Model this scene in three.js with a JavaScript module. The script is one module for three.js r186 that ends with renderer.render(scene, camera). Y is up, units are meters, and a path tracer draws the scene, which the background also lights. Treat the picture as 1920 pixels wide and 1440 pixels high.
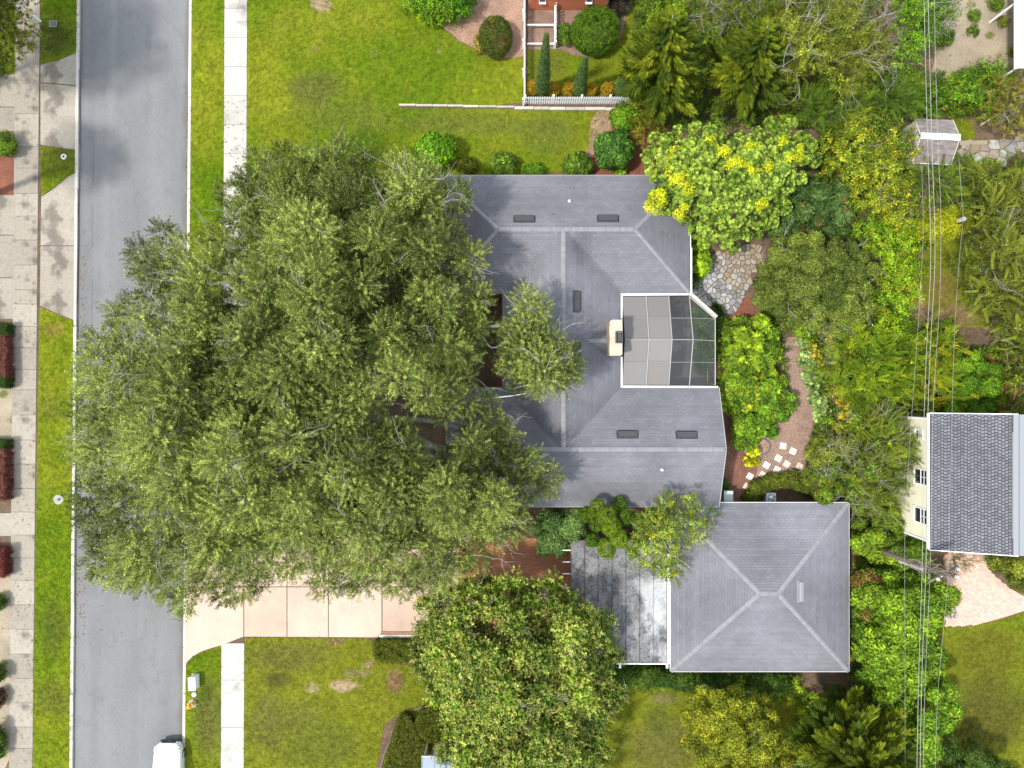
import * as THREE from 'three';
import { mergeGeometries } from 'three/addons/utils/BufferGeometryUtils.js';
import { RoundedBoxGeometry } from 'three/addons/geometries/RoundedBoxGeometry.js';

// ------------------------------------------------------------------ camera, sky, sun, exposure
const CAM_H = 47.5, FOCAL = 1331;            // drone height in metres; focal length in pixels of a 1920-wide frame
const scene = new THREE.Scene();
const camera = new THREE.PerspectiveCamera(2 * Math.atan(720 / FOCAL) * 180 / Math.PI, 4 / 3, 0.5, 900);
camera.up.set(0, 0, -1);
camera.position.set(0, CAM_H, 0);
camera.lookAt(0, 0, 0);

const SUN_DIR = new THREE.Vector3(-0.47, 0.86, 0.19).normalize();
{ // hazy bright summer sky, an even veil of thin cloud over pale blue
  const w = 256, h = 128, data = new Float32Array(w * h * 4), d = new THREE.Vector3();
  for (let j = 0; j < h; j++) for (let i = 0; i < w; i++) {
    const el = ((j + 0.5) / h - 0.5) * Math.PI, az = ((i + 0.5) / w - 0.5) * 2 * Math.PI;
    d.set(Math.cos(az) * Math.cos(el), Math.sin(el), Math.sin(az) * Math.cos(el));
    const up = Math.max(0, d.y), haze = Math.pow(1 - up, 3), near = Math.max(0, d.dot(SUN_DIR));
    const glow = Math.pow(near, 6) * 0.55 + Math.pow(near, 40) * 0.9;
    const cloud = 0.5 + 0.5 * Math.sin(az * 3 + 2.1 * Math.sin(el * 5)) * Math.sin(el * 7 + az);
    const k = (0.86 + 0.1 * cloud) * 1.5;
    const o = (j * w + i) * 4, below = d.y < 0 ? 0.45 : 1;
    data[o] = (0.60 * k + 0.32 * haze + glow) * below;
    data[o + 1] = (0.68 * k + 0.27 * haze + glow * 0.95) * below;
    data[o + 2] = (0.80 * k + 0.17 * haze + glow * 0.85) * below;
    data[o + 3] = 1;
  }
  const t = new THREE.DataTexture(data, w, h, THREE.RGBAFormat, THREE.FloatType);
  t.mapping = THREE.EquirectangularReflectionMapping; t.magFilter = t.minFilter = THREE.LinearFilter; t.needsUpdate = true;
  scene.background = t; scene.environment = t;
}
const sun = new THREE.DirectionalLight(new THREE.Color(1, 0.955, 0.88), 3.4);
sun.name = 'sun';
sun.position.copy(SUN_DIR).multiplyScalar(120);
sun.castShadow = true; sun.shadow.radius = 6.5; sun.shadow.mapSize.set(4096, 4096);
Object.assign(sun.shadow.camera, { left: -55, right: 55, top: 45, bottom: -45, near: 20, far: 220 });
scene.add(sun, sun.target);

const renderer = new THREE.WebGLRenderer({ antialias: true });
renderer.toneMapping = THREE.LinearToneMapping;
renderer.toneMappingExposure = 1.62;
renderer.shadowMap.enabled = true;

// ------------------------------------------------------------------ helpers
const V3 = (x, y, z) => new THREE.Vector3(x, y, z);
const lerp = (a, b, t) => a + (b - a) * t, clamp = (x, a = 0, b = 1) => Math.min(b, Math.max(a, x));
const smooth = (a, b, x) => { const t = clamp((x - a) / (b - a)); return t * t * (3 - 2 * t); };
function rng(seed) { let a = seed >>> 0; return () => { a |= 0; a = a + 0x6D2B79F5 | 0; let t = Math.imul(a ^ a >>> 15, 1 | a); t = t + Math.imul(t ^ t >>> 7, 61 | t) ^ t; return ((t ^ t >>> 14) >>> 0) / 4294967296; }; }
function hash2(x, y, s = 0) { let h = Math.imul(x, 374761393) + Math.imul(y, 668265263) + Math.imul(s, 982451653) | 0; h = Math.imul(h ^ h >>> 13, 1274126177); return ((h ^ h >>> 16) >>> 0) / 4294967296; }
function vnoise(x, y, s = 0) { const ix = Math.floor(x), iy = Math.floor(y), fx = x - ix, fy = y - iy, u = fx * fx * (3 - 2 * fx), v = fy * fy * (3 - 2 * fy); return lerp(lerp(hash2(ix, iy, s), hash2(ix + 1, iy, s), u), lerp(hash2(ix, iy + 1, s), hash2(ix + 1, iy + 1, s), u), v); }
function fbm(x, y, s = 0, n = 4) { let a = 0.5, f = 1, t = 0, k = 0; for (let i = 0; i < n; i++) { t += a * vnoise(x * f, y * f, s + i * 17); k += a; a *= 0.5; f *= 2.03; } return t / k; }
// a survey point of the photograph (1920 x 1440) at a height above the ground -> metres
const M = (px, py, h = 0) => [(px - 960) * (CAM_H - h) / FOCAL, (py - 720) * (CAM_H - h) / FOCAL];
const P = (px, py, h = 0) => { const [x, z] = M(px, py, h); return V3(x, h, z); };
const PX = CAM_H / FOCAL;
const rgb = (r, g, b) => new THREE.Color().setRGB(r, g, b);

const used = new Map();
function numbered(name) { const n = used.get(name) ?? 0; used.set(name, n + 1); return n ? `${name}_${String(n).padStart(3, '0')}` : name; }
function tag(o, label, category, group, kind) { if (label) o.userData.label = label; if (category) o.userData.category = category; if (group) o.userData.group = group; if (kind) o.userData.kind = kind; return o; }
function thing(name, label, category, pos = [0, 0, 0], group, turn = 0) { const o = new THREE.Group(); o.name = numbered(name); o.position.set(...pos); o.rotation.y = turn; scene.add(o); return tag(o, label, category, group); }
function mesh(name, geo, mat, parent, kind) { const o = new THREE.Mesh(geo, mat); o.name = parent ? name : numbered(name); o.castShadow = o.receiveShadow = true; (parent ?? scene).add(o); if (kind) o.userData.kind = kind; return o; }
function struct(name, geo, mat, label) { const o = mesh(name, geo, mat); o.userData.kind = 'structure'; if (label) o.userData.label = label; return o; }
function structGroup(name, label) { const o = new THREE.Group(); o.name = numbered(name); scene.add(o); o.userData.kind = 'structure'; if (label) o.userData.label = label; return o; }

function prep(g) { const q = g.index ? g.toNonIndexed() : g; for (const k of Object.keys(q.attributes)) if (!['position', 'normal', 'uv'].includes(k)) q.deleteAttribute(k); if (!q.attributes.uv) q.setAttribute('uv', new THREE.BufferAttribute(new Float32Array(q.attributes.position.count * 2), 2)); return q; }
const join = (list) => mergeGeometries(list.map(prep));
function box(w, h, d, x = 0, y = 0, z = 0, ry = 0) { const g = new THREE.BoxGeometry(w, h, d); if (ry) g.rotateY(ry); g.translate(x, y, z); return g; }
function rbox(w, h, d, r, x = 0, y = 0, z = 0) { const g = new RoundedBoxGeometry(w, h, d, 2, r); g.translate(x, y, z); return g; }
function cyl(r0, r1, h, x = 0, y = 0, z = 0, n = 14) { const g = new THREE.CylinderGeometry(r1, r0, h, n); g.translate(x, y, z); return g; }
function bar(a, b, w, h) { const d = b.clone().sub(a), L = d.length(), g = new THREE.BoxGeometry(w, h, L); const m = new THREE.Matrix4().lookAt(V3(0, 0, 0), d.clone().negate(), Math.abs(d.y) > 0.99 * L ? V3(0, 0, 1) : V3(0, 1, 0)); g.applyMatrix4(m); const c = a.clone().add(b).multiplyScalar(0.5); g.translate(c.x, c.y, c.z); return g; }
// a limb or wire along points, radius tapering from r0 to r1
function tube(pts, r0, r1, n = 6, seg = 0) {
  const c = pts.length > 2 ? new THREE.CatmullRomCurve3(pts) : new THREE.LineCurve3(pts[0], pts[1]), k = seg || (pts.length - 1) * 4, g = new THREE.TubeGeometry(c, k, 1, n, false), p = g.attributes.position, o = V3();
  for (let i = 0; i <= k; i++) { c.getPointAt(i / k, o); const r = lerp(r0, r1, i / k); for (let j = 0; j <= n; j++) { const q = i * (n + 1) + j; p.setXYZ(q, o.x + (p.getX(q) - o.x) * r, o.y + (p.getY(q) - o.y) * r, o.z + (p.getZ(q) - o.z) * r); } }
  return g;
}
function shapeOf(pts) { return new THREE.Shape(pts.map(([x, z]) => new THREE.Vector2(x, z))); }
// a slab with outline pts [[x,z]...] in metres, top at y, going down by t; uv in metres
function slab(pts, y, t = 0.12, bevel = 0) { const g = new THREE.ExtrudeGeometry(shapeOf(pts), { depth: t - 2 * bevel, bevelEnabled: bevel > 0, bevelThickness: bevel, bevelSize: bevel, bevelOffset: -bevel, bevelSegments: 1 }); g.rotateX(Math.PI / 2); g.translate(0, y - bevel, 0); return g; }
const px2m = (list, h = 0) => list.map(([x, y]) => M(x, y, h));
function curvy(list, n = 6, tension = 0.5) { const c = new THREE.CatmullRomCurve3(list.map(([x, y]) => V3(x, 0, y)), true, 'catmullrom', tension); return c.getPoints(list.length * n).slice(0, -1).map((p) => [p.x, p.z]); }
function inside(x, y, poly) { let c = false; for (let i = 0, j = poly.length - 1; i < poly.length; j = i++) { const [xi, yi] = poly[i], [xj, yj] = poly[j]; if ((yi > y) !== (yj > y) && x < (xj - xi) * (y - yi) / (yj - yi) + xi) c = !c; } return c; }
function edgeDist(x, y, poly) { let m = 1e9; for (let i = 0, j = poly.length - 1; i < poly.length; j = i++) { const [ax, ay] = poly[j], [bx, by] = poly[i], dx = bx - ax, dy = by - ay, t = clamp(((x - ax) * dx + (y - ay) * dy) / (dx * dx + dy * dy || 1)); m = Math.min(m, Math.hypot(x - ax - dx * t, y - ay - dy * t)); } return m; }
const bounds = (poly) => [Math.min(...poly.map((p) => p[0])), Math.min(...poly.map((p) => p[1])), Math.max(...poly.map((p) => p[0])), Math.max(...poly.map((p) => p[1]))];

// ------------------------------------------------------------------ textures and materials
const toS = (v) => { v = clamp(v); return 255 * (v <= 0.0031308 ? v * 12.92 : 1.055 * Math.pow(v, 1 / 2.4) - 0.055); };
function colorTex(w, h, fn, repeat = true) { const d = new Uint8Array(w * h * 4); for (let j = 0; j < h; j++) for (let i = 0; i < w; i++) { const c = fn(i / w, j / h, i, j), o = (j * w + i) * 4; d[o] = toS(c[0]); d[o + 1] = toS(c[1]); d[o + 2] = toS(c[2]); d[o + 3] = 255; } const t = new THREE.DataTexture(d, w, h); t.colorSpace = THREE.SRGBColorSpace; t.magFilter = THREE.LinearFilter; t.minFilter = THREE.LinearMipmapLinearFilter; t.wrapS = t.wrapT = repeat ? THREE.RepeatWrapping : THREE.ClampToEdgeWrapping; t.needsUpdate = true; return t; }
function greyTex(w, h, fn) { const d = new Uint8Array(w * h * 4); for (let j = 0; j < h; j++) for (let i = 0; i < w; i++) { const o = (j * w + i) * 4; d[o] = d[o + 1] = d[o + 2] = 255 * clamp(fn(i / w, j / h)); d[o + 3] = 255; } const t = new THREE.DataTexture(d, w, h); t.magFilter = THREE.LinearFilter; t.wrapS = t.wrapT = THREE.RepeatWrapping; t.needsUpdate = true; return t; }
// tileable noise on a period of n cells
function tnoise(u, v, n, s) { const x = u * n, y = v * n, ix = Math.floor(x), iy = Math.floor(y), fx = x - ix, fy = y - iy, a = fx * fx * (3 - 2 * fx), b = fy * fy * (3 - 2 * fy), w = (q) => ((q % n) + n) % n; return lerp(lerp(hash2(w(ix), w(iy), s), hash2(w(ix + 1), w(iy), s), a), lerp(hash2(w(ix), w(iy + 1), s), hash2(w(ix + 1), w(iy + 1), s), a), b); }
const tfbm = (u, v, n, s, o = 4) => { let t = 0, a = 0.5, k = 0; for (let i = 0; i < o; i++) { t += a * tnoise(u, v, n << i, s + i); k += a; a *= 0.55; } return t / k; };
const std = (color, roughness = 0.9, extra = {}) => new THREE.MeshStandardMaterial({ color, roughness, ...extra });
function scaled(t, sx, sy = sx) { const c = t.clone(); c.repeat.set(1 / sx, 1 / sy); c.needsUpdate = true; return c; }
const bumpFine = greyTex(512, 512, (u, v) => 0.5 * tfbm(u, v, 64, 5) + 0.5 * tnoise(u, v, 256, 9));
const grainTex = colorTex(1024, 1024, (u, v) => { const k = 0.55 + 0.3 * tfbm(u, v, 6, 21, 5) + 0.18 * tnoise(u, v, 256, 3) + 0.12 * tnoise(u, v, 512, 8); return [k, k, k]; });

// concrete: blotchy, grey streaks of mildew
const concreteTex = colorTex(1024, 1024, (u, v) => { const m = smooth(0.48, 0.75, tfbm(u, v, 5, 31, 6)), f = tfbm(u, v, 40, 33, 4), g = tnoise(u, v, 512, 7); const k = (0.66 + 0.3 * f + 0.16 * (g - 0.5)) * (1 - 0.5 * m); return [k, k * (0.985 - 0.02 * m), k * (0.95 - 0.02 * m)]; });
const asphaltBump = scaled(bumpFine, 0.8);
const soilTex = colorTex(1024, 1024, (u, v) => { const a = tfbm(u, v, 6, 41, 6), b = tnoise(u, v, 200, 42), c = tnoise(u, v, 420, 44); const k = 0.35 + 0.7 * a; const chip = b > 0.72 ? 1.7 : b < 0.25 ? 0.55 : 1; return [0.16 * k * chip * (0.8 + 0.4 * c), 0.105 * k * chip * (0.8 + 0.4 * c), 0.065 * k * chip * (0.75 + 0.5 * c)]; });
const mulchTex = colorTex(1024, 1024, (u, v) => { const a = tfbm(u, v, 5, 51, 5), b = tnoise(u, v, 190, 52), c = tnoise(u, v, 400, 54); const chip = b > 0.7 ? 1.6 : b < 0.28 ? 0.5 : 1; const k = (0.55 + 0.6 * a) * chip * (0.75 + 0.5 * c); return [0.2 * k, 0.12 * k, 0.085 * k]; });
const sandTex = colorTex(1024, 1024, (u, v) => { const a = tfbm(u, v, 5, 61, 6), b = tnoise(u, v, 220, 62), g = smooth(0.55, 0.72, tfbm(u, v, 9, 66, 5)); const k = (0.5 + 0.6 * a) * (0.75 + 0.5 * b); return [lerp(0.33, 0.13, g) * k, lerp(0.27, 0.14, g) * k, lerp(0.19, 0.03, g) * k]; });
const soilM = std(0xffffff, 1, { map: scaled(soilTex, 5), bumpMap: scaled(bumpFine, 1.2), bumpScale: 0.03 });
const mulchM = std(0xffffff, 1, { map: scaled(mulchTex, 5), bumpMap: scaled(bumpFine, 1), bumpScale: 0.03 });
const paleMulchM = std(rgb(1.5, 1.65, 1.75), 1, { map: scaled(mulchTex, 4.3), bumpMap: scaled(bumpFine, 1), bumpScale: 0.03 });
const redMulchM = std(rgb(1.05, 0.62, 0.5), 1, { map: scaled(mulchTex, 3.7), bumpMap: scaled(bumpFine, 1), bumpScale: 0.03 });
const sandM = std(0xffffff, 1, { map: scaled(sandTex, 6), bumpMap: scaled(bumpFine, 1), bumpScale: 0.02 });
const concretes = [[0.33, 0.315, 0.285], [0.37, 0.355, 0.325], [0.3, 0.285, 0.262], [0.25, 0.235, 0.215]].map((c, i) => std(rgb(...c.map((v, j) => v * [0.9, 0.84, 0.77][j])), 0.95, { map: scaled(concreteTex, 4.1 + i * 0.7), bumpMap: asphaltBump, bumpScale: 0.004 }));
const paleConcretes = [[0.45, 0.43, 0.4], [0.41, 0.395, 0.365], [0.47, 0.45, 0.42]].map((c, i) => std(rgb(...c.map((v) => v * 1.0)), 0.95, { map: scaled(concreteTex, 9 + i), bumpMap: asphaltBump, bumpScale: 0.004 }));
const driveMs = [[0.5, 0.37, 0.29], [0.47, 0.345, 0.265], [0.52, 0.39, 0.305]].map((c, i) => std(rgb(...c), 0.95, { map: scaled(grainTex, 7 + i), bumpMap: asphaltBump, bumpScale: 0.004 }));
const curbM = std(rgb(0.5, 0.47, 0.42), 0.95, { map: scaled(grainTex, 2), bumpMap: asphaltBump, bumpScale: 0.006 });
const whitePaint = std(rgb(0.78, 0.78, 0.78), 0.5), offWhite = std(rgb(0.62, 0.6, 0.56), 0.7, { map: scaled(grainTex, 1.5) });
const darkMetal = std(rgb(0.03, 0.032, 0.036), 0.6), greyMetal = std(rgb(0.2, 0.21, 0.22), 0.5, { metalness: 0.3 });

// ------------------------------------------------------------------ lawns: colour by place (dry and lush patches, mower stripes)
const patches = [ // px, py, rx, ry, colour, strength
  [600, 8, 20, 16, [0.26, 0.2, 0.12], 1], [590, 92, 9, 7, [0.17, 0.17, 0.06], 0.8], [702, 100, 8, 6, [0.12, 0.13, 0.04], 0.7], [822, 98, 7, 5, [0.18, 0.17, 0.07], 0.7],
  [590, 165, 60, 34, [0.088, 0.1, 0.024], 0.75], [640, 215, 110, 40, [0.1, 0.115, 0.022], 0.5], [690, 275, 55, 45, [0.036, 0.078, 0.006], 0.7], [870, 232, 190, 24, [0.095, 0.112, 0.022], 0.6], [1030, 255, 60, 40, [0.09, 0.105, 0.024], 0.5],
  [100, 618, 22, 16, [0.17, 0.14, 0.028], 0.8], [95, 765, 26, 26, [0.12, 0.14, 0.02], 0.7], [95, 70, 50, 45, [0.05, 0.062, 0.018], 0.7], [110, 300, 40, 40, [0.05, 0.07, 0.014], 0.6],
  [645, 1285, 26, 12, [0.3, 0.23, 0.15], 0.95], [585, 1290, 14, 10, [0.24, 0.2, 0.12], 0.8], [670, 1262, 30, 9, [0.19, 0.16, 0.08], 0.7], [740, 1278, 17, 24, [0.16, 0.09, 0.055], 0.85], [632, 1203, 18, 6, [0.17, 0.12, 0.075], 0.8], [690, 1246, 12, 10, [0.2, 0.15, 0.1], 0.7],
  [540, 1230, 90, 30, [0.1, 0.1, 0.026], 0.7], [520, 1275, 30, 16, [0.055, 0.06, 0.018], 0.7], [500, 1350, 40, 60, [0.1, 0.105, 0.03], 0.6], [600, 1400, 90, 60, [0.085, 0.1, 0.02], 0.5], [560, 1340, 50, 30, [0.115, 0.12, 0.03], 0.5],
  [390, 1350, 30, 80, [0.085, 0.085, 0.026], 0.7], [385, 1300, 12, 20, [0.045, 0.07, 0.008], 0.6], [100, 1180, 26, 60, [0.07, 0.082, 0.016], 0.6], [100, 1310, 34, 40, [0.085, 0.09, 0.018], 0.6],
  [1245, 1310, 30, 14, [0.15, 0.13, 0.06], 0.6], [1250, 1400, 80, 60, [0.105, 0.098, 0.03], 0.7], [1230, 1350, 26, 30, [0.07, 0.09, 0.018], 0.6], [1850, 1230, 70, 60, [0.1, 0.1, 0.012], 0.7], [1850, 1340, 90, 70, [0.066, 0.068, 0.014], 0.8], [1765, 545, 35, 50, [0.135, 0.115, 0.03], 0.9], [1790, 590, 50, 24, [0.16, 0.115, 0.06], 0.9],
  [1210, 90, 40, 90, [0.055, 0.078, 0.014], 0.6], [1030, 120, 40, 40, [0.075, 0.09, 0.016], 0.6],
];
function lawnColor(x, z, out = [0, 0, 0]) {
  const px = 960 + x / PX, py = 720 + z / PX;
  const big = fbm(x * 0.16 + 7, z * 0.16, 3, 3), mid = fbm(x * 0.7, z * 0.7, 13, 3), fine = vnoise(x * 5.5, z * 5.5, 23), tiny = vnoise(x * 15, z * 15, 29);
  const t = clamp(0.5 + (big - 0.5) * 2.0 + (mid - 0.5) * 0.75 + 0.05 * Math.sin(x * 5.2 + 0.6 * Math.sin(z * 0.4)));
  let r = lerp(0.08, 0.16, t), g = lerp(0.138, 0.188, t), b = lerp(0.005, 0.012, t);
  const dull = px > 455 && py > 1180 ? 0.6 : px > 1100 ? 0.5 : px > 440 ? 0.12 : 0;
  r = lerp(r, 0.135, dull); g = lerp(g, 0.14, dull); b = lerp(b, 0.014, dull);
  const straw = smooth(0.6, 0.85, mid) * 0.14; r = lerp(r, 0.14, straw); g = lerp(g, 0.13, straw); b = lerp(b, 0.03, straw);
  const wob = 0.75 + 0.5 * fbm(x * 1.1, z * 1.1, 71, 3) + 0.35 * (fine - 0.5);
  for (const [cx, cy, rx, ry, c, s] of patches) { const d = Math.hypot((px - cx) / rx, (py - cy) / ry) / wob; if (d < 1.25) { const k = s * smooth(1.25, 0.45, d); r = lerp(r, c[0], k); g = lerp(g, c[1], k); b = lerp(b, c[2], k); } }
  const k = 0.72 + 0.34 * fine + 0.26 * tiny;
  const weed = vnoise(x * 2.7, z * 2.7, 53) > 0.93 ? 1.35 : 1; r *= weed; g *= weed; out[0] = r * k * 1.05; out[1] = g * k; out[2] = b * k; return out;
}
const LW = 76, LH = 60;
const lawnTex = colorTex(2048, 1536, (u, v) => lawnColor((u - 0.5) * LW, (v - 0.5) * LH), true);
lawnTex.repeat.set(1 / LW, 1 / LH); lawnTex.offset.set(0.5, 0.5);
const lawnM = new THREE.MeshPhysicalMaterial({ color: 0xffffff, roughness: 1, specularIntensity: 0.1, map: lawnTex, bumpMap: scaled(bumpFine, 1.4), bumpScale: 0.03 });

// ------------------------------------------------------------------ leaves
class Leaves {
  constructor() { this.p = []; this.n = []; this.c = []; this.i = []; }
  // a leaf from point b along d (unit), surface normal n, length L, width W, tone c, fold f
  add(b, d, n, L, W, c = 1, f = 0.18) {
    const s = V3().crossVectors(d, n).normalize(), nn = V3().crossVectors(s, d).normalize(), k = this.p.length / 3;
    const mid = b.clone().addScaledVector(d, L * 0.45), tip = b.clone().addScaledVector(d, L).addScaledVector(nn, -L * 0.12);
    const l = mid.clone().addScaledVector(s, W / 2).addScaledVector(nn, W * f), r = mid.clone().addScaledVector(s, -W / 2).addScaledVector(nn, W * f);
    const nl = nn.clone().addScaledVector(s, -f).normalize(), nr = nn.clone().addScaledVector(s, f).normalize();
    for (const [q, m] of [[b, nn], [l, nl], [tip, nn], [r, nr]]) { this.p.push(q.x, q.y, q.z); this.n.push(m.x, m.y, m.z); this.c.push(c, c, c); }
    this.i.push(k, k + 1, k + 2, k, k + 2, k + 3);
  }
  twig(a, b, r, c = 0.6) { const d = b.clone().sub(a).normalize(), s = V3().crossVectors(d, Math.abs(d.y) < 0.9 ? V3(0, 1, 0) : V3(1, 0, 0)).normalize(), t = V3().crossVectors(d, s); const k = this.p.length / 3; for (const [q, w] of [[a, r], [b, r * 0.5]]) for (let j = 0; j < 3; j++) { const an = j * 2.094, o = s.clone().multiplyScalar(Math.cos(an)).addScaledVector(t, Math.sin(an)); const v = q.clone().addScaledVector(o, w); this.p.push(v.x, v.y, v.z); this.n.push(o.x, o.y, o.z); this.c.push(c, c, c); } for (let j = 0; j < 3; j++) { const e = (j + 1) % 3; this.i.push(k + j, k + e, k + 3 + j, k + e, k + 3 + e, k + 3 + j); } }
  build() { const g = new THREE.BufferGeometry(); g.setAttribute('position', new THREE.Float32BufferAttribute(this.p, 3)); g.setAttribute('normal', new THREE.Float32BufferAttribute(this.n, 3)); g.setAttribute('color', new THREE.Float32BufferAttribute(this.c, 3)); g.setIndex(this.i); return g; }
}
const tone = (R) => 0.5 + 1.0 * Math.pow(R(), 1.4);
const dirOf = (az, el) => V3(Math.cos(az) * Math.cos(el), Math.sin(el), Math.sin(az) * Math.cos(el));
// a leafy sprig growing along +y
function sprigGeo(seed, { n = 16, len = 0.5, L = 0.12, W = 0.045, el = 0.5, droop = 0 }) {
  const R = rng(seed), g = new Leaves();
  for (let i = 0; i < n; i++) { const t = 0.12 + 0.88 * (i + R() * 0.6) / n, az = i * 2.4 + R() * 0.9, e = el + (R() - 0.5) * 0.9, d = dirOf(az, e - droop), b = V3((R() - 0.5) * 0.05, t * len, (R() - 0.5) * 0.05); const up = dirOf(az + (R() - 0.5), e + Math.PI / 2 + (R() - 0.5) * 0.6); g.add(b, d, up, L * (0.75 + 0.5 * R()), W * (0.75 + 0.5 * R()), tone(R)); }
  return g.build();
}
// a loose tuft: leaves scattered through a small ball, facing mostly up and outward
function tuftGeo(seed, { n = 30, r = 0.3, L = 0.14, W = 0.07, up = 0.6 }) {
  const R = rng(seed), g = new Leaves();
  for (let i = 0; i < n; i++) { const az = R() * 6.283, el = Math.asin(R() * 1.5 - 0.5), o = dirOf(az, el), b = o.clone().multiplyScalar(r * (0.25 + 0.75 * Math.sqrt(R()))); const nrm = o.clone().addScaledVector(V3(0, 1, 0), up).add(V3(R() - 0.5, R() - 0.5, R() - 0.5)).normalize(); const d = V3().crossVectors(nrm, dirOf(R() * 6.283, 0)).normalize(); g.add(b, d, nrm, L * (0.7 + 0.6 * R()), W * (0.7 + 0.6 * R()), tone(R)); }
  return g.build();
}
// rosette of leaflets spreading from one point (axis +y)
function rosetteGeo(seed, { n = 9, L = 0.26, W = 0.1, rise = 0.25, layers = 2 }) {
  const R = rng(seed), g = new Leaves();
  for (let k = 0; k < layers; k++) for (let i = 0; i < n; i++) { const az = (i + k * 0.5 + (R() - 0.5) * 0.35) / n * 6.283, e = rise + k * 0.45 + (R() - 0.5) * 0.3, d = dirOf(az, e); g.add(V3(0, k * 0.03, 0), d, dirOf(az, e + Math.PI / 2), L * (1 - k * 0.3) * (0.85 + 0.3 * R()), W * (0.85 + 0.3 * R()), tone(R) * (1 + k * 0.2)); }
  return g.build();
}
// feathery arching frond along +y
function frondGeo(seed, { n = 16, len = 1.1, L = 0.28, W = 0.035, arch = 0.5 }) {
  const R = rng(seed), g = new Leaves(); let pr = V3(0, 0, 0);
  for (let i = 0; i < n; i++) { const t = (i + 1) / n, q = V3(0, len * t * (1 - 0.25 * arch * t), len * arch * t * t * 0.6); g.twig(pr, q, 0.008, 0.9); const dir = q.clone().sub(pr).normalize(); for (const s of [-1, 1]) { const d = dir.clone().multiplyScalar(0.6).add(V3(s * 0.9, 0, 0.15 + (R() - 0.5) * 0.3)).normalize(); g.add(q, d, V3(0, 0.3, -1).normalize(), L * (1 - 0.5 * t) * (0.8 + 0.4 * R()), W, 0.8 + 0.4 * R(), 0.05); } pr = q; }
  return g.build();
}
// plume of a Norfolk pine branch along +x: central axis with short furry branchlets either side
function plumeGeo(seed) {
  const R = rng(seed), g = new Leaves(), n = 40;
  const sag = (t) => -0.05 * t + 0.16 * t * t;
  for (let i = 0; i < n; i++) {
    const t = 0.1 + 0.9 * i / n, q = V3(t, sag(t), 0), w = 0.36 * (t < 0.18 ? t / 0.18 : Math.pow(1 - (t - 0.18) / 0.9, 0.65)) + 0.03;
    for (const s of [-1, 1]) { const e = V3(q.x + w * 0.75, q.y + 0.04 + (R() - 0.5) * 0.05, s * w * (0.85 + 0.3 * R())), dir = e.clone().sub(q).normalize(), tn = 0.55 + 0.9 * R() * R(); for (let k = 0; k < 3; k++) { const nn = dirOf(R() * 6.283, 0.7 + 0.6 * R()); g.add(q, dir.clone().add(V3((R() - 0.5) * 0.2, (R() - 0.5) * 0.25, (R() - 0.5) * 0.2)).normalize(), nn, q.distanceTo(e) * (0.9 + 0.25 * R()), 0.03 + 0.012 * R(), tn * (0.85 + 0.3 * R())); } }
  }
  for (let i = 0; i < 8; i++) g.twig(V3(i / 8, sag(i / 8), 0), V3((i + 1) / 8, sag((i + 1) / 8), 0), 0.014, 0.5);
  return g.build();
}
const leafMat = (trans = 0.32, rough = 0.62) => new THREE.MeshPhysicalMaterial({ color: rgb(1.13, 1.13, 1.05), vertexColors: true, roughness: rough, transmission: trans, thickness: 0, side: THREE.DoubleSide, specularIntensity: 0.18 });
const leafM = leafMat(0.42, 0.7), glossLeafM = leafMat(0.25, 0.45), needleM = leafMat(0.22, 0.75), flowerM = leafMat(0.2, 0.8);
const barkTex = colorTex(256, 512, (u, v) => { const k = 0.6 + 0.6 * tfbm(u, v, 8, 91, 4) * (0.7 + 0.5 * tnoise(u, v, 40, 92)); return [k, k, k]; });
const twigGrey = std(rgb(0.3, 0.285, 0.26), 0.95), barkGrey = std(rgb(0.26, 0.24, 0.215), 0.95, { map: barkTex }), barkPale = std(rgb(0.46, 0.44, 0.4), 0.95, { map: barkTex }), barkBrown = std(rgb(0.16, 0.12, 0.09), 0.95, { map: barkTex });

const Q = new THREE.Quaternion(), Qs = new THREE.Quaternion(), MX = new THREE.Matrix4(), UP = V3(0, 1, 0), SC = V3();
class Scatter { // gathers copies of one small geometry
  constructor() { this.m = []; this.c = []; }
  put(pos, dir, spin, s, col, k = 1) { Q.setFromUnitVectors(UP, dir); Qs.setFromAxisAngle(UP, spin); Q.multiply(Qs); MX.compose(pos, Q, SC.set(s, s, s)); this.m.push(...MX.elements); this.c.push(col[0] * k, col[1] * k, col[2] * k); }
  build(name, geo, mat, parent) { const n = this.m.length / 16, o = new THREE.InstancedMesh(geo, mat, n); o.instanceMatrix.array.set(this.m); o.instanceColor = new THREE.InstancedBufferAttribute(new Float32Array(this.c), 3); o.name = name; o.castShadow = o.receiveShadow = true; o.userData.kind = 'stuff'; parent.add(o); return o; }
}
const mix3 = (a, b, t) => [lerp(a[0], b[0], t), lerp(a[1], b[1], t), lerp(a[2], b[2], t)];
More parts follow.
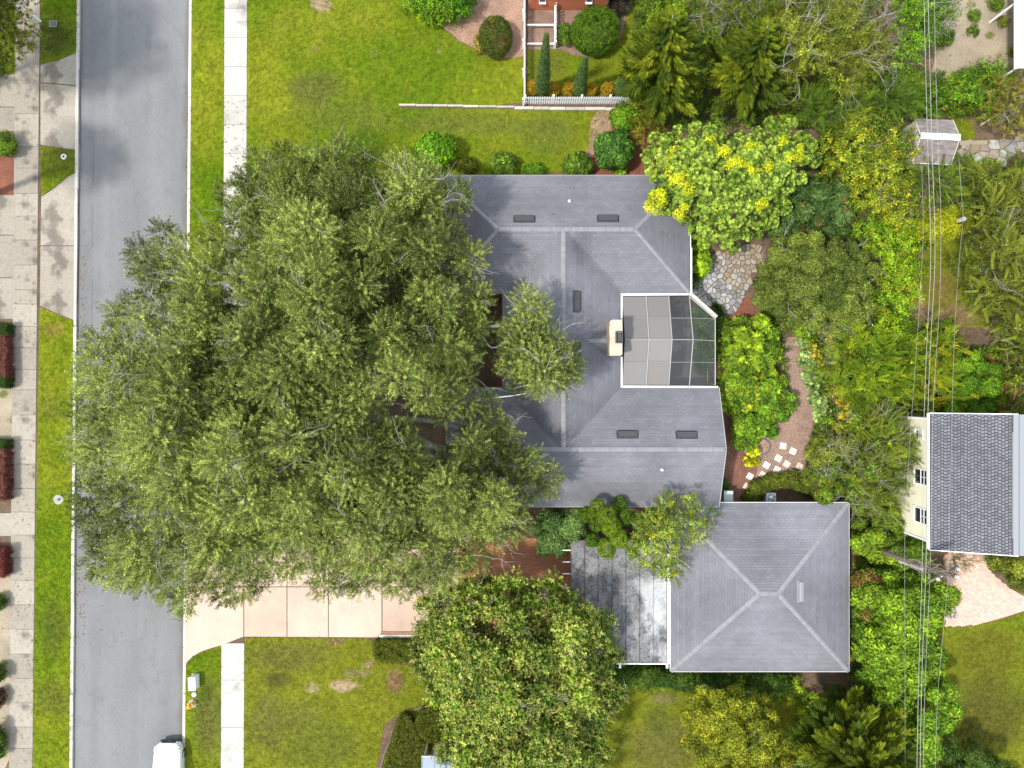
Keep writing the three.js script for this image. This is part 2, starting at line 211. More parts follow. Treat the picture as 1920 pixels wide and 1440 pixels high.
// fill ball-like clumps [{x,y,z,rx,ry,rz,tint}] with copies
function fill(sc, clumps, R, { density = 12, cols, upBias = 0.35, size = 1, low = -0.35, core = 0.55, spread = 0.5, accent, accentShare = 0 }) {
  for (const c of clumps) {
    const area = 4 * Math.PI * Math.pow((Math.pow(c.rx * c.ry, 1.6) + Math.pow(c.rx * c.rz, 1.6) + Math.pow(c.ry * c.rz, 1.6)) / 3, 1 / 1.6), n = Math.round(area * density * (1 - low) / 2);
    for (let i = 0; i < n; i++) {
      const y = low + (1 - low) * R(), az = R() * 6.283, h = Math.sqrt(1 - y * y), o = V3(Math.cos(az) * h, y, Math.sin(az) * h), f = lerp(core, 1.02, Math.pow(R(), 0.45));
      const pos = V3(c.x + o.x * c.rx * f, c.y + o.y * c.ry * f, c.z + o.z * c.rz * f);
      const dir = o.add(V3(0, upBias, 0)).add(V3((R() - 0.5) * spread, (R() - 0.5) * spread, (R() - 0.5) * spread)).normalize();
      const acc = accent && R() < (c.accent ?? accentShare);
      const col = acc ? accent : mix3(cols[0], cols[1], clamp((c.tint ?? 0.5) + (R() - 0.5) * 0.7));
      sc.put(pos, dir, R() * 6.283, size * (0.75 + 0.5 * R()), col, (0.62 + 0.85 * R()) * lerp(0.5, 1, smooth(core, 0.9, f)));  // copies deep in a clump get a darker colour, painting the inner shade
    }
  }
}
// clumps spread inside an outline drawn on the survey photo
function clumpsIn(poly, R, { hEdge = 2, hTop = 5, spacing = 1.2, r = [0.7, 1.1], flat = 0.75, dome = 3, holes = [], jitter = 0.8, edge = 0.6, tries = 4000, min = 0, bough = 1.5, lift = 0.9 }) {
  const [x0, y0, x1, y1] = bounds(poly), out = [], s = spacing / PX, bs = bough / PX, heads = [];
  for (let k = 0; k < 900; k++) { const x = lerp(x0, x1, R()), y = lerp(y0, y1, R()); if (!heads.some((q) => Math.hypot(q[0] - x, q[1] - y) < bs)) heads.push([x, y, R() - 0.5]); } // boughs billow round these
  for (let k = 0; k < tries; k++) {
    const x = lerp(x0, x1, R()), y = lerp(y0, y1, R()); if (!inside(x, y, poly)) continue;
    const d = edgeDist(x, y, poly) * PX, t = clamp(d / dome); let h = hEdge + (hTop - hEdge) * (1 - (1 - t) * (1 - t)) + (R() - 0.5) * jitter * 2;
    let f1 = 1e9, f2 = 1e9, own = 0; for (const q of heads) { const e = Math.hypot(q[0] - x, q[1] - y); if (e < f1) { f2 = f1; f1 = e; own = q[2]; } else if (e < f2) f2 = e; }
    const billow = smooth(0, 0.75, (f2 - f1) / bs); h += lift * (billow - 0.75 + own * 0.8) * clamp(t + 0.25);
    const rr = lerp(0.8, 1, billow) * lerp(r[0], r[1], R()) * lerp(0.75, 1, t), sc = FOCAL / (CAM_H - h) * PX;
    if (d < rr * edge * sc) continue;
    if (holes.some(([hx, hy, hr]) => Math.hypot(x - hx, y - hy) < hr + rr * 0.75 / PX)) continue;
    if (out.some((c) => Math.hypot(c.px - x, c.py - y) < s * (0.8 + 0.4 * R()))) continue;
    const [wx, wz] = M(x, y, h); out.push({ px: x, py: y, x: wx, y: Math.max(min, h), z: wz, rx: rr, rz: rr * (0.85 + 0.3 * R()), ry: rr * flat, tint: clamp(0.42 + (R() - 0.5) * 0.6 + own * 0.75 + 0.22 * billow) });  // tint lightens bough middles and darkens creases: shading put into leaf colour
  }
  return out;
}
function limbsTo(root, base, clumps, R, { trunkR = 0.3, fork = 0.35, count = 8, mat = barkGrey, lean = V3(0, 0, 0), twigs = 0, twigMat = twigGrey, twigR = 0.02, twigLen = 0.9 }) {
  const cx = clumps.reduce((a, c) => a + c.x, 0) / clumps.length, cz = clumps.reduce((a, c) => a + c.z, 0) / clumps.length, top = Math.max(...clumps.map((c) => c.y));
  const f = V3(lerp(base.x, cx, 0.35) , top * fork, lerp(base.z, cz, 0.35)).add(lean);
  mesh('trunk', tube([base.clone().add(V3(0, -0.05, 0)), base.clone().lerp(f, 0.5).add(V3((R() - 0.5) * 0.2, 0, (R() - 0.5) * 0.2)), f], trunkR * 1.25, trunkR * 0.8, 10).translate(-root.position.x, -root.position.y, -root.position.z), mat, root);
  const pool = clumps.slice(), step = Math.max(1, Math.floor(pool.length / count));
  const at = (p) => p.sub(root.position);
  for (let i = 0, k = 0; i < pool.length && k < count; i += step, k++) {
    const c = pool[i], e = V3(c.x, c.y - c.ry * 0.2, c.z), m1 = f.clone().lerp(e, 0.4).add(V3((R() - 0.5), 0.3 * R(), (R() - 0.5)).multiplyScalar(0.15 * f.distanceTo(e))), m2 = f.clone().lerp(e, 0.75).add(V3((R() - 0.5), (R() - 0.3), (R() - 0.5)).multiplyScalar(0.12 * f.distanceTo(e)));
    const L = f.distanceTo(e); mesh('limb', tube([f.clone(), m1, m2, e].map(at), trunkR * clamp(0.3 + L * 0.05, 0.3, 0.6), trunkR * 0.12, 7), mat, root);
  }
  if (twigs) { // bare pale sprays: a curved twig that forks again and again
    const list = [], grow = (p, d, L, r, depth) => { const pts = [p.clone()], n = 3; let q = p, e = d; for (let j = 0; j < n; j++) { e = e.clone().add(V3((R() - 0.5) * 0.7, (R() - 0.45) * 0.35, (R() - 0.5) * 0.7)).normalize(); q = q.clone().addScaledVector(e, L / n); pts.push(q); if (depth && R() < 0.75) grow(q, e.clone().add(V3((R() - 0.5) * 1.6, (R() - 0.4) * 0.6, (R() - 0.5) * 1.6)).normalize(), L * (0.45 + 0.25 * R()), r * 0.6, depth - 1); } list.push(tube(pts.map((w) => at(w.clone())), r, r * 0.4, 4, 6)); };
    for (let i = 0; i < twigs; i++) { const c = pool[Math.floor(R() * pool.length)], az = R() * 6.283; grow(V3(c.x + (R() - 0.5) * c.rx * 0.8, c.y + c.ry * (0.05 + 0.45 * R()), c.z + (R() - 0.5) * c.rz * 0.8), dirOf(az, 0.2 + 0.5 * R()), twigLen * (0.7 + 0.6 * R()), twigR, 2); }
    mesh('twig', join(list), twigMat, root, 'stuff'); }
}

// ================================================================== the setting
struct('ground', new THREE.PlaneGeometry(500, 500).rotateX(-Math.PI / 2).translate(0, -0.2, 0), std(rgb(0.09, 0.1, 0.03), 1, { map: scaled(grainTex, 9), bumpMap: scaled(bumpFine, 3), bumpScale: 0.04 }), 'open ground around the lots');
// edges of the street drift a little to the left towards the bottom of the view
const line = (top, bottom) => (y) => lerp(top, bottom, y / 1440);
const eSwL0 = line(29, 17), eSwL1 = line(75, 61), eRoadL = line(149.5, 136), eRoadR = line(355, 342), eSwR0 = line(421, 414), eSwR1 = line(463.5, 457);
const FAR0 = -900, FAR1 = 2400;
const soilPoly = px2m([[eRoadR(FAR0) + 5, FAR0], [3200, FAR0], [3200, FAR1], [eRoadR(FAR1) + 5, FAR1]]);
struct('garden_soil', slab(soilPoly, -0.015, 0.18), soilM, 'dark leaf-strewn garden soil between the houses');
struct('garden_soil', slab(px2m([[-1300, FAR0], [eRoadL(FAR0) - 5, FAR0], [eRoadL(FAR1) - 5, FAR1], [-1300, FAR1]]), -0.015, 0.18), soilM, 'bare soil along the front of the opposite lots');

{ // street: worn grey asphalt, streaks along the traffic, a cracked seam near the left edge, dirt in the right gutter
  const W = 1024, Hh = 2048;
  const tex = colorTex(W, Hh, (u, v) => {
    const z = (v - 0.5) * 62, x = u * 7.4, py = 720 + z / PX;
    const long = fbm(x * 2.2, z * 0.09, 101, 4), spot = fbm(x * 0.5, z * 0.35, 111, 4), fine = hash2(Math.floor(u * W), Math.floor(v * Hh), 3), grit = vnoise(x * 9, z * 9, 117);
    let k = 0.136 * (0.84 + 0.2 * long + 0.16 * spot + 0.12 * (fine - 0.5) + 0.1 * (grit - 0.5));
    const wheel = Math.exp(-Math.pow((x - 2.1) / 0.5, 2)) + Math.exp(-Math.pow((x - 5.3) / 0.5, 2)); k *= 1 + 0.06 * wheel;
    const seam = Math.abs(x - 1.0 - 0.012 * Math.sin(z * 0.7)); if (py > 190 && py < 700) k *= 1 - 0.34 * smooth(0.035, 0.012, seam) * smooth(0.25, 0.5, vnoise(z * 0.8, 5, 7));
    if (x < 1.0 && py < 640) k *= 0.97;
    const edge = smooth(0.55, 0.05, 7.4 - x + 0.25 * (vnoise(z * 1.3, 2, 9) - 0.5)); const left = smooth(0.25, 0.0, x);
    const oil = smooth(0.66, 0.75, fbm(x * 1.3 + 9, z * 0.8, 131, 4)) * 0.08; k *= 1 - oil;
    const patch = smooth(0.5, 0.62, fbm(x * 0.25 + 4, z * 0.12, 151, 3)); k *= 1 - 0.07 * patch; const crack = Math.abs(fbm(x * 0.9, z * 0.5, 161, 4) - 0.5); if (crack < 0.006) k *= 0.88;
    return [k * (1 - 0.2 * edge - 0.25 * left), k * (1.0 - 0.3 * edge - 0.25 * left), k * (1.015 - 0.42 * edge - 0.25 * left)];
  });
  const g = new THREE.BufferGeometry(), N = 40, pos = [], uv = [], idx = [], nor = [];
  for (let i = 0; i <= N; i++) { const y = lerp(FAR0, FAR1, i / N), [x0, z] = M(eRoadL(y) - 1, y), [x1] = M(eRoadR(y) + 1, y); for (let j = 0; j <= 8; j++) { const s = j / 8, crown = 0.07 * (1 - Math.pow(2 * s - 1, 2)); pos.push(lerp(x0, x1, s), -0.12 + crown, z); uv.push(s, z / 62 + 0.5); nor.push(0, 1, 0); } }
  for (let i = 0; i < N; i++) for (let j = 0; j < 8; j++) { const a = i * 9 + j; idx.push(a, a + 9, a + 1, a + 1, a + 9, a + 10); }
  g.setAttribute('position', new THREE.Float32BufferAttribute(pos, 3)); g.setAttribute('normal', new THREE.Float32BufferAttribute(nor, 3)); g.setAttribute('uv', new THREE.Float32BufferAttribute(uv, 2)); g.setIndex(idx); g.computeVertexNormals();
  struct('road', g, std(0xffffff, 0.93, { map: tex, bumpMap: scaled(bumpFine, 0.12), bumpScale: 0.004 }), 'worn light grey asphalt street running past the house');
}
for (const [f, dx, label] of [[eRoadL, -3, 'pale concrete kerb on the left side of the street'], [eRoadR, 2.4, 'pale concrete kerb on the right side of the street']]) { // kerb stones, a little uneven
  const root = structGroup('kerb', label), R = rng(dx * 10 + 50);
  for (let y = -420; y < 1900; y += 86) { const w = 2.5 + 0.4 * R(), s = (R() - 0.5) * 0.5; mesh('kerb_stone', slab(px2m([[f(y) + dx - w + s, y + 0.4], [f(y) + dx + w + s, y + 0.4], [f(y + 86) + dx + w + s, y + 85.7], [f(y + 86) + dx - w + s, y + 85.7]]), 0.022 + 0.012 * R(), 0.2, 0.01), curbM, root); }
}
// pavements: slabs with open joints
function slabRow(name, label, e0, e1, ys, mats, y = 0.012, seed = 5, skip = []) {
  const root = structGroup(name, label), R = rng(seed);
  for (let i = 0; i + 1 < ys.length; i++) { const a = ys[i], b = ys[i + 1], j = 0.26; mesh('pavement_slab', slab(px2m([[e0(a), a + j], [e1(a), a + j], [e1(b), b - j], [e0(b), b - j]]), y + (R() - 0.5) * 0.012, 0.12, 0.008), mats[Math.floor(R() * mats.length)], root); }
  return root;
}
const ysL = [-420, -360, -300, -240, -180, -120, -66, -10, 40, 98, 150, 213, 275, 315, 363, 405, 450, 497, 543, 570, 612, 652, 693, 731, 778, 825, 870, 916, 960, 1003, 1046, 1088, 1134, 1180, 1226, 1272, 1318, 1363, 1403, 1450, 1500, 1550, 1600, 1700, 1800];
slabRow('pavement', 'stained grey concrete pavement on the far left', eSwL0, eSwL1, ysL, [concretes[0], concretes[0], concretes[1], concretes[2]], 0.012, 11);
const ysR = []; for (let y = -420; y < 1900; y += 54.3) ysR.push(y + 2);
const ysR1 = ysR.filter((y) => y < 1060), ysR2 = [1206, 1275, 1364, 1452, 1540, 1630, 1720, 1810];
slabRow('pavement', 'bright white concrete pavement beside the big front lawn', eSwR0, eSwR1, ysR1, paleConcretes, 0.012, 12);
slabRow('pavement', 'white pavement below the pink driveway', eSwR0, eSwR1, ysR2, [paleConcretes[0], paleConcretes[1]], 0.012, 13);
function slabs(name, label, list, part = 'concrete_slab', y = 0.012, t = 0.12) { const root = structGroup(name, label); for (const [pts, m, dy = 0] of list) mesh(part, slab(px2m(pts), y + dy, t, 0.008), m, root); return root; }
slabs('driveway', 'stained concrete driveway of the upper left lot', [
  [[[76, 122], [112, 112], [147.5, 98], [148, 160], [76, 154]], concretes[1]], [[[76, 156], [148, 162], [148, 281], [112, 277], [76, 271]], concretes[1]],
  [[[-60, 139], [28, 139], [29, 200], [-60, 200]], concretes[0]], [[[-60, 201.5], [29, 201.5], [29, 246], [-60, 246]], concretes[2]], [[[-260, 139], [-61, 139], [-61, 246], [-260, 246]], concretes[2]]]);
slabs('driveway', 'long mottled concrete driveway of the middle left lot', [
  [[[77.5, 369], [92, 360], [112, 345], [128, 331], [146, 322], [145.5, 460], [76, 460]], concretes[1]], [[[76, 461.5], [145.5, 461.5], [143, 602], [108, 588], [75, 573]], concretes[0]],
  [[[-60, 366], [29.5, 366], [29, 440], [-60, 440]], concretes[0]], [[[-60, 441.5], [29, 441.5], [28.5, 520], [-60, 520]], concretes[2]], [[[-60, 521.5], [28, 521.5], [28, 598], [-60, 598]], concretes[0]], [[[-300, 366], [-61.5, 366], [-61.5, 598], [-300, 598]], concretes[0]]]);
slabs('driveway', 'pale concrete path by the lowest red hedge', [[[[-60, 962], [25, 962], [24.5, 1005], [-60, 1005]], concretes[1]]]);
// pink driveway of the house, scored into big squares; terracotta apron towards the carport
slabs('driveway', 'salmon pink concrete driveway leading from the street to the carport', [
  [[[346, 1172], [345.5, 1253], [352, 1240], [362, 1230], [376, 1222], [396, 1215], [414, 1210], [456.5, 1193.5], [456.5, 1101], [346, 1101]], driveMs[0]],
  [[[346, 1099.5], [456.5, 1099.5], [456.5, 1008], [414, 1000], [372, 975], [347, 950]], driveMs[1]],
  [[[458, 1101], [537.5, 1101], [537.5, 1194], [458, 1193.5]], driveMs[1]], [[[539, 1101], [615, 1101], [615, 1194.5], [539, 1194]], driveMs[0]], [[[616.4, 1101], [715.5, 1101], [715.5, 1195], [616.4, 1194.5]], driveMs[2]],
  [[[458, 1008], [537.5, 1008], [537.5, 1099.5], [458, 1099.5]], driveMs[2]], [[[539, 1008], [615, 1008], [615, 1099.5], [539, 1099.5]], driveMs[0]], [[[616.4, 1008], [715.5, 1008], [715.5, 1099.5], [616.4, 1099.5]], driveMs[1]]]);
const terraM = [[0.47, 0.25, 0.15], [0.42, 0.21, 0.12]].map((c, i) => std(rgb(...c), 0.95, { map: scaled(grainTex, 3 + i), bumpMap: asphaltBump, bumpScale: 0.006 }));
const brickTones = [[0.33, 0.12, 0.06], [0.38, 0.15, 0.08], [0.28, 0.1, 0.055], [0.36, 0.17, 0.1]];
// one joined mesh of small paving bricks over an outline in metres
function paverGeo(poly, y, { bw = 0.21, bd = 0.105, gap = 0.012, turn = 0, seed = 1 }) {
  const R = rng(seed), [x0, z0, x1, z1] = bounds(poly), cx = (x0 + x1) / 2, cz = (z0 + z1) / 2, ext = Math.hypot(x1 - x0, z1 - z0) / 2, pos = [], nor = [], uv = [], col = [], ct = Math.cos(turn), st = Math.sin(turn);
  let row = 0;
  for (let b = -ext; b < ext; b += bd, row++) for (let a = -ext + (row % 2) * bw / 2; a < ext; a += bw) {
    const mx = cx + (a + bw / 2) * ct - (b + bd / 2) * st, mz = cz + (a + bw / 2) * st + (b + bd / 2) * ct; if (!inside(mx, mz, poly)) continue;
    const h = y + (R() - 0.5) * 0.008, w = bw - gap, d = bd - gap, k = 0.86 + 0.28 * R();
    const T = (u, v, yy) => [cx + (a + gap / 2 + u * w) * ct - (b + gap / 2 + v * d) * st, yy, cz + (a + gap / 2 + u * w) * st + (b + gap / 2 + v * d) * ct];
    const q = [T(0, 0, h), T(1, 0, h), T(1, 1, h), T(0, 1, h)], l = [T(0, 0, h - 0.03), T(1, 0, h - 0.03), T(1, 1, h - 0.03), T(0, 1, h - 0.03)];
    const face = (A, B, C, D, n) => { for (const v of [A, C, B, A, D, C]) { pos.push(...v); nor.push(...n); uv.push(v[0], v[2]); col.push(k, k * (0.9 + 0.2 * hash2(row, Math.round(a * 100), 2)), k); } };
    face(q[0], q[1], q[2], q[3], [0, 1, 0]);
    for (let i = 0; i < 4; i++) { const j = (i + 1) % 4, mxx = (q[i][0] + q[j][0]) / 2 - mx, mzz = (q[i][2] + q[j][2]) / 2 - mz, L = Math.hypot(mxx, mzz); face(l[i], l[j], q[j], q[i], [mxx / L, 0, mzz / L]); }
  }
  const g = new THREE.BufferGeometry(); g.setAttribute('position', new THREE.Float32BufferAttribute(pos, 3)); g.setAttribute('normal', new THREE.Float32BufferAttribute(nor, 3)); g.setAttribute('uv', new THREE.Float32BufferAttribute(uv, 2)); g.setAttribute('color', new THREE.Float32BufferAttribute(col, 3)); return g;
}
const paverM = std(rgb(0.4, 0.165, 0.085), 0.95, { vertexColors: true, bumpMap: asphaltBump, bumpScale: 0.004 }), pinkPaverM = std(rgb(0.56, 0.36, 0.29), 0.95, { vertexColors: true, bumpMap: asphaltBump, bumpScale: 0.004 });
{
  const apron = slabs('driveway', 'terracotta end of the driveway under the trees in front of the carport', [[[[717.2, 1101], [860, 1101], [860, 1184], [717.2, 1184]], driveMs[1]], [[[717.2, 1030], [860, 1030], [860, 1099.5], [717.2, 1099.5]], driveMs[2]]], 'concrete_slab', 0.008);
  mesh('paving_brick', paverGeo(px2m([[861, 1010], [1250, 1010], [1250, 1190], [861, 1190]]), 0.03, { seed: 4 }), paverM, apron, 'stuff');
  const edging = thing('garden_wall', 'low white-topped retaining kerb at the end of the pink driveway by the clipped hedge', 'low wall');
  mesh('wall', slab(px2m([[717, 1184.8], [880, 1184.8], [880, 1190], [717, 1190]]), 0.1, 0.25, 0.01), terraM[0], edging);
  mesh('coping', slab(px2m([[712, 1190.4], [880, 1190.4], [880, 1197.5], [712, 1196.8]], 0.25), 0.27, 0.3, 0.015), offWhite, edging);
}
// lawns, each with its grass
const blades = (() => { const R = rng(77), g = new Leaves(); for (let i = 0; i < 9; i++) { const az = R() * 6.283, d = dirOf(az, 0.5 + 0.8 * R()), b = V3((R() - 0.5) * 0.14, -0.01, (R() - 0.5) * 0.14); g.add(b, d, dirOf(az, 0.5 + 0.8 * R() + 1.57), 0.075 + 0.05 * R(), 0.02 + 0.008 * R(), 0.8 + 0.4 * R(), 0.1); } return g.build(); })();
const grassM = leafMat(0.2, 0.8);
function lawn(label, poly, { dense = 42, seed = 1, y = 0.0, clip } = {}) {
  const o = struct('lawn', slab(poly, y, 0.14), lawnM, label), R = rng(seed), sc = new Scatter(), [x0, z0, x1, z1] = bounds(poly), n = Math.round((x1 - x0) * (z1 - z0) * dense), col = [0, 0, 0];
  for (let i = 0; i < n; i++) { const x = lerp(x0, x1, R()), z = lerp(z0, z1, R()); if (Math.abs(x) > 36 || Math.abs(z) > 27.5 || !inside(x, z, poly)) continue; lawnColor(x, z, col); sc.put(V3(x, y, z), UP, R() * 6.283, 0.75 + 0.6 * R(), col, (1.05 + 0.5 * R())); }
  if (sc.m.length) sc.build('grass', blades, grassM, o); return o;
}
lawn('triangular grass strip beside the upper left driveway', px2m([[eSwL1(-420) + 1, -420], [148, -420], [147, 97], [112, 111], [76, 121]]), { seed: 21 });
lawn('small wedge of grass between the two left driveways', px2m([[76.5, 274], [110, 279], [145, 284], [145, 321], [128, 330], [110, 344], [92, 358], [77.5, 367]]), { seed: 22 });
lawn('long bright grass verge on the left of the street', px2m([[74.5, 575.5], [108, 590], [142, 604], [138.5, 1050], [134.5, 1450], [130, 1800], [59, 1800], [61.5, 1440], [67, 1050], [72, 700]]), { seed: 23 });
lawn('patch of dull grass under the tree in the top left corner', px2m([[-300, -420], [eSwL0(-420), -420], [28, 138], [-300, 138]]), { seed: 24, dense: 30 });
lawn('bright green grass verge between the street and the white pavement', px2m([[eRoadR(-420) + 5, -420], [eSwR0(-420) - 1, -420], [eSwR0(1000) - 1, 995], [372, 972], [eRoadR(948) + 5, 946]]), { seed: 25 });
lawn('narrow olive verge with the utility box below the driveway', px2m([[346.5, 1255], [353, 1242], [363, 1232], [377, 1224], [397, 1217], [eSwR0(1211) - 1, 1211], [eSwR0(1800) - 1, 1800], [eRoadR(1800) + 5, 1800]]), { seed: 26 });
lawn('broad front lawn above the big oak', px2m([[eSwR1(-420) + 1, -420], [700, -420], [742, -40], [762, 8], [795, 28], [838, 58], [858, 76], [890, 92], [914, 108], [940, 112], [985, 106], [985, 192], [955, 194], [932, 197], [748, 196], [748, 203.5], [950, 204], [962, 207], [1145, 207.5], [1128, 240], [1108, 268], [1104, 296], [1060, 322], [940, 327], [860, 327], [820, 345], [760, 500], [600, 540], [eSwR1(540) + 1, 540]]), { seed: 27 });
lawn('enclosed strip of lawn behind the white picket fence', px2m([[990, 180], [989, 94], [1046, 93], [1075, 104], [1108, 109], [1140, 98], [1165, 72], [1174, 40], [1172, -60], [1290, -60], [1290, 140], [1230, 196], [1185, 178]]), { seed: 28 });
lawn('olive front lawn below the driveway', px2m([[eSwR1(1195) + 1, 1195.5], [690, 1197], [699, 1205], [702, 1240], [790, 1250], [1020, 1270], [1170, 1252], [1480, 1262], [1520, 1300], [1490, 1500], [1480, 1800], [714, 1800], [716, 1430], [736, 1380], [744, 1345], [752, 1333], [720, 1360], [706, 1440], [700, 1800], [eSwR1(1800) + 1, 1800]]), { seed: 29, dense: 46 });
lawn('deep green lawn in the lower right corner', px2m([[1752, 1174], [1800, 1176.5], [1850, 1169], [1895, 1156], [1935, 1142], [2300, 1130], [2300, 1800], [1740, 1800], [1740, 1500], [1740, 1300]]), { seed: 30 });
lawn('dry yellow lawn beneath the power lines', px2m([[1738, 455], [1765, 452], [1792, 440], [1850, 470], [1870, 560], [1850, 612], [1800, 615], [1762, 600], [1734, 575], [1728, 500]]), { seed: 31 });
lawn('little square of grass beside the shed', px2m([[1782, 220], [1822, 226], [1830, 262], [1790, 262]]), { seed: 32 });
// beds and paths
const bed = (name, label, pts, m, y = 0.0) => struct(name, slab(curvy(px2m(pts), 5), y, 0.1), m, label);
struct('planting_bed', slab(px2m([[742, -400], [985, -400], [985, 105], [940, 111], [915, 107], [891, 91], [859, 75], [839, 57], [796, 27], [763, 7]]), -0.004, 0.1), std(rgb(1.75, 1.75, 1.7), 1, { map: scaled(mulchTex, 4), bumpMap: scaled(bumpFine, 1), bumpScale: 0.03 }), 'pale mulch bed with the round topiary at the top');
struct('planting_bed', slab(px2m([[990, -10], [1172, -10], [1173, 38], [1164, 71], [1139, 97], [1108, 108], [1075, 103], [1047, 92], [990, 93]]), -0.004, 0.1), std(rgb(1.3, 1.35, 1.4), 1, { map: scaled(mulchTex, 3.3), bumpMap: scaled(bumpFine, 1), bumpScale: 0.03 }), 'mulch bed along the brick house');
bed('planting_bed', 'reddish mulch bed by the north corner of the house', [[1120, 212], [1195, 208], [1230, 240], [1240, 325], [1110, 328], [1070, 318], [1102, 298], [1108, 265]], redMulchM, 0.004);
bed('gravel_patch', 'pale pink gravel patch at the end of the lawn', [[1108, 228], [1122, 209], [1150, 209], [1148, 236], [1134, 262], [1106, 296], [1092, 300], [1104, 270]], std(rgb(1.7, 1.75, 1.7), 1, { map: scaled(mulchTex, 3.1), bumpMap: scaled(bumpFine, 0.8), bumpScale: 0.03 }), 0.009);
bed('garden_path', 'pinkish mulch path winding through the back garden', [[1462, 640], [1500, 636], [1514, 690], [1526, 760], [1520, 830], [1512, 872], [1508, 900], [1450, 908], [1410, 945], [1358, 945], [1356, 860], [1400, 830], [1432, 812], [1470, 780], [1482, 745], [1478, 715], [1464, 680]], paleMulchM, 0.004);
bed('planting_bed', 'dark red-brown mulch strip along the gable wall', [[1352, 765], [1372, 790], [1388, 840], [1420, 870], [1412, 905], [1395, 945], [1352, 946]], std(rgb(1.1, 0.82, 0.8), 1, { map: scaled(mulchTex, 3.9), bumpMap: scaled(bumpFine, 1), bumpScale: 0.03 }), 0.009);
bed('planting_bed', 'red mulch mound beside the flagstones', [[1376, 590], [1398, 556], [1410, 566], [1414, 598], [1396, 606], [1366, 604]], redMulchM, 0.01);
bed('planting_bed', 'red chip bed at the lower end of the right-hand border', [[-40, 298], [28, 298], [29, 364], [-40, 366]], redMulchM, 0.0);
bed('bare_sand', 'pale sandy weedy ground in the top right corner', [[1742, 70], [1760, 0], [1770, -80], [1990, -80], [1990, 150], [1880, 140], [1830, 140], [1770, 150], [1745, 150], [1752, 110]], sandM, 0.0);
bed('bare_sand', 'leaf-littered earth under the power lines', [[1706, 440], [1728, 380], [1752, 340], [1790, 350], [1800, 450], [1738, 520], [1734, 640], [1700, 620], [1712, 520]], std(rgb(0.9, 0.7, 0.6), 1, { map: scaled(sandTex, 5), bumpMap: scaled(bumpFine, 1), bumpScale: 0.03 }), -0.004);
bed('bare_sand', 'dry sandy strips along the far left pavement', [[-60, 716], [26, 716], [25, 836], [-60, 836]], sandM, 0.0);
bed('bare_sand', 'bare tan ground at the lower left edge', [[-60, 1080], [23, 1080], [19, 1420], [-60, 1420]], sandM, 0.0);
{ // curved brick patio of the right-hand house
  const poly = curvy(px2m([[1772, 1040], [1835, 1030], [1850, 1062], [1880, 1092], [1925, 1118], [2000, 1110], [2000, 1125], [1935, 1140], [1895, 1154], [1850, 1167], [1800, 1174], [1752, 1171], [1746, 1150], [1770, 1120], [1775, 1080]]), 5);
  const root = struct('brick_patio', slab(poly, -0.002, 0.1), terraM[1], 'fan-shaped pink brick patio below the right-hand house');
  mesh('paving_brick', paverGeo(poly, 0.03, { turn: 0.5, seed: 6 }), pinkPaverM, root, 'stuff');
}
// broken flagstones: Voronoi cells cut from slabs of stone
function voronoi(poly, size, seed, gap) {
  const R = rng(seed), [x0, z0, x1, z1] = bounds(poly), pts = [];
  for (let z = z0 - size; z < z1 + size; z += size) for (let x = x0 - size; x < x1 + size; x += size) pts.push([x + R() * size * 0.95, z + R() * size * 0.95]);
  const cells = [];
  for (const p of pts) { if (!inside(p[0], p[1], poly)) continue; let c = [[p[0] - size * 2, p[1] - size * 2], [p[0] + size * 2, p[1] - size * 2], [p[0] + size * 2, p[1] + size * 2], [p[0] - size * 2, p[1] + size * 2]];
    for (const q of pts) { if (q === p) continue; const dx = q[0] - p[0], dz = q[1] - p[1], L = Math.hypot(dx, dz); if (L > size * 4) continue; const lim = L / 2 - gap, out = []; for (let i = 0; i < c.length; i++) { const a = c[i], b = c[(i + 1) % c.length], da = ((a[0] - p[0]) * dx + (a[1] - p[1]) * dz) / L - lim, db = ((b[0] - p[0]) * dx + (b[1] - p[1]) * dz) / L - lim; if (da <= 0) out.push(a); if (da * db < 0) { const t = da / (da - db); out.push([lerp(a[0], b[0], t), lerp(a[1], b[1], t)]); } } c = out; }
    if (c.length > 2) cells.push([p, c]); }
  return cells;
}
const stoneGrey = [[0.25, 0.25, 0.25], [0.3, 0.3, 0.295], [0.19, 0.19, 0.195], [0.36, 0.355, 0.345]].map((c) => std(rgb(...c), 0.9, { map: scaled(grainTex, 1.3), bumpMap: scaled(bumpFine, 0.6), bumpScale: 0.01 }));
const stoneTan = [[0.25, 0.19, 0.12], [0.3, 0.25, 0.19], [0.24, 0.2, 0.16], [0.34, 0.3, 0.25]].map((c) => std(rgb(...c), 0.9, { map: scaled(grainTex, 1.3), bumpMap: scaled(bumpFine, 0.6), bumpScale: 0.01 }));
function flagstones(label, pts, size, seed, tan) { const root = structGroup('flagstone_path', label), R = rng(seed + 1), poly = px2m(pts); mesh('path_bed', slab(poly, -0.006, 0.1), soilM, root); for (const [p, c] of voronoi(poly, size, seed, 0.022)) { const set = tan(p[0], p[1]) > R() ? stoneTan : stoneGrey; mesh('flagstone', slab(c, 0.035 + 0.03 * R(), 0.1, 0.012), set[Math.floor(R() * 4)], root); } }
flagstones('grey and tan crazy paving outside the screened porch', [[1297, 548], [1304, 520], [1318, 500], [1334, 478], [1360, 470], [1424, 458], [1430, 478], [1418, 505], [1406, 535], [1394, 560], [1380, 585], [1352, 590], [1332, 588], [1314, 570]], 0.33, 61, (x, z) => clamp((x - 13.6) * 0.4 + (-6.9 - z) * 0.4));
flagstones('pale stone slabs set in the bank beside the shed', [[1800, 272], [1850, 262], [1930, 250], [2000, 250], [2000, 282], [1920, 300], [1880, 306], [1830, 300], [1800, 292]], 0.62, 62, () => 0.75);
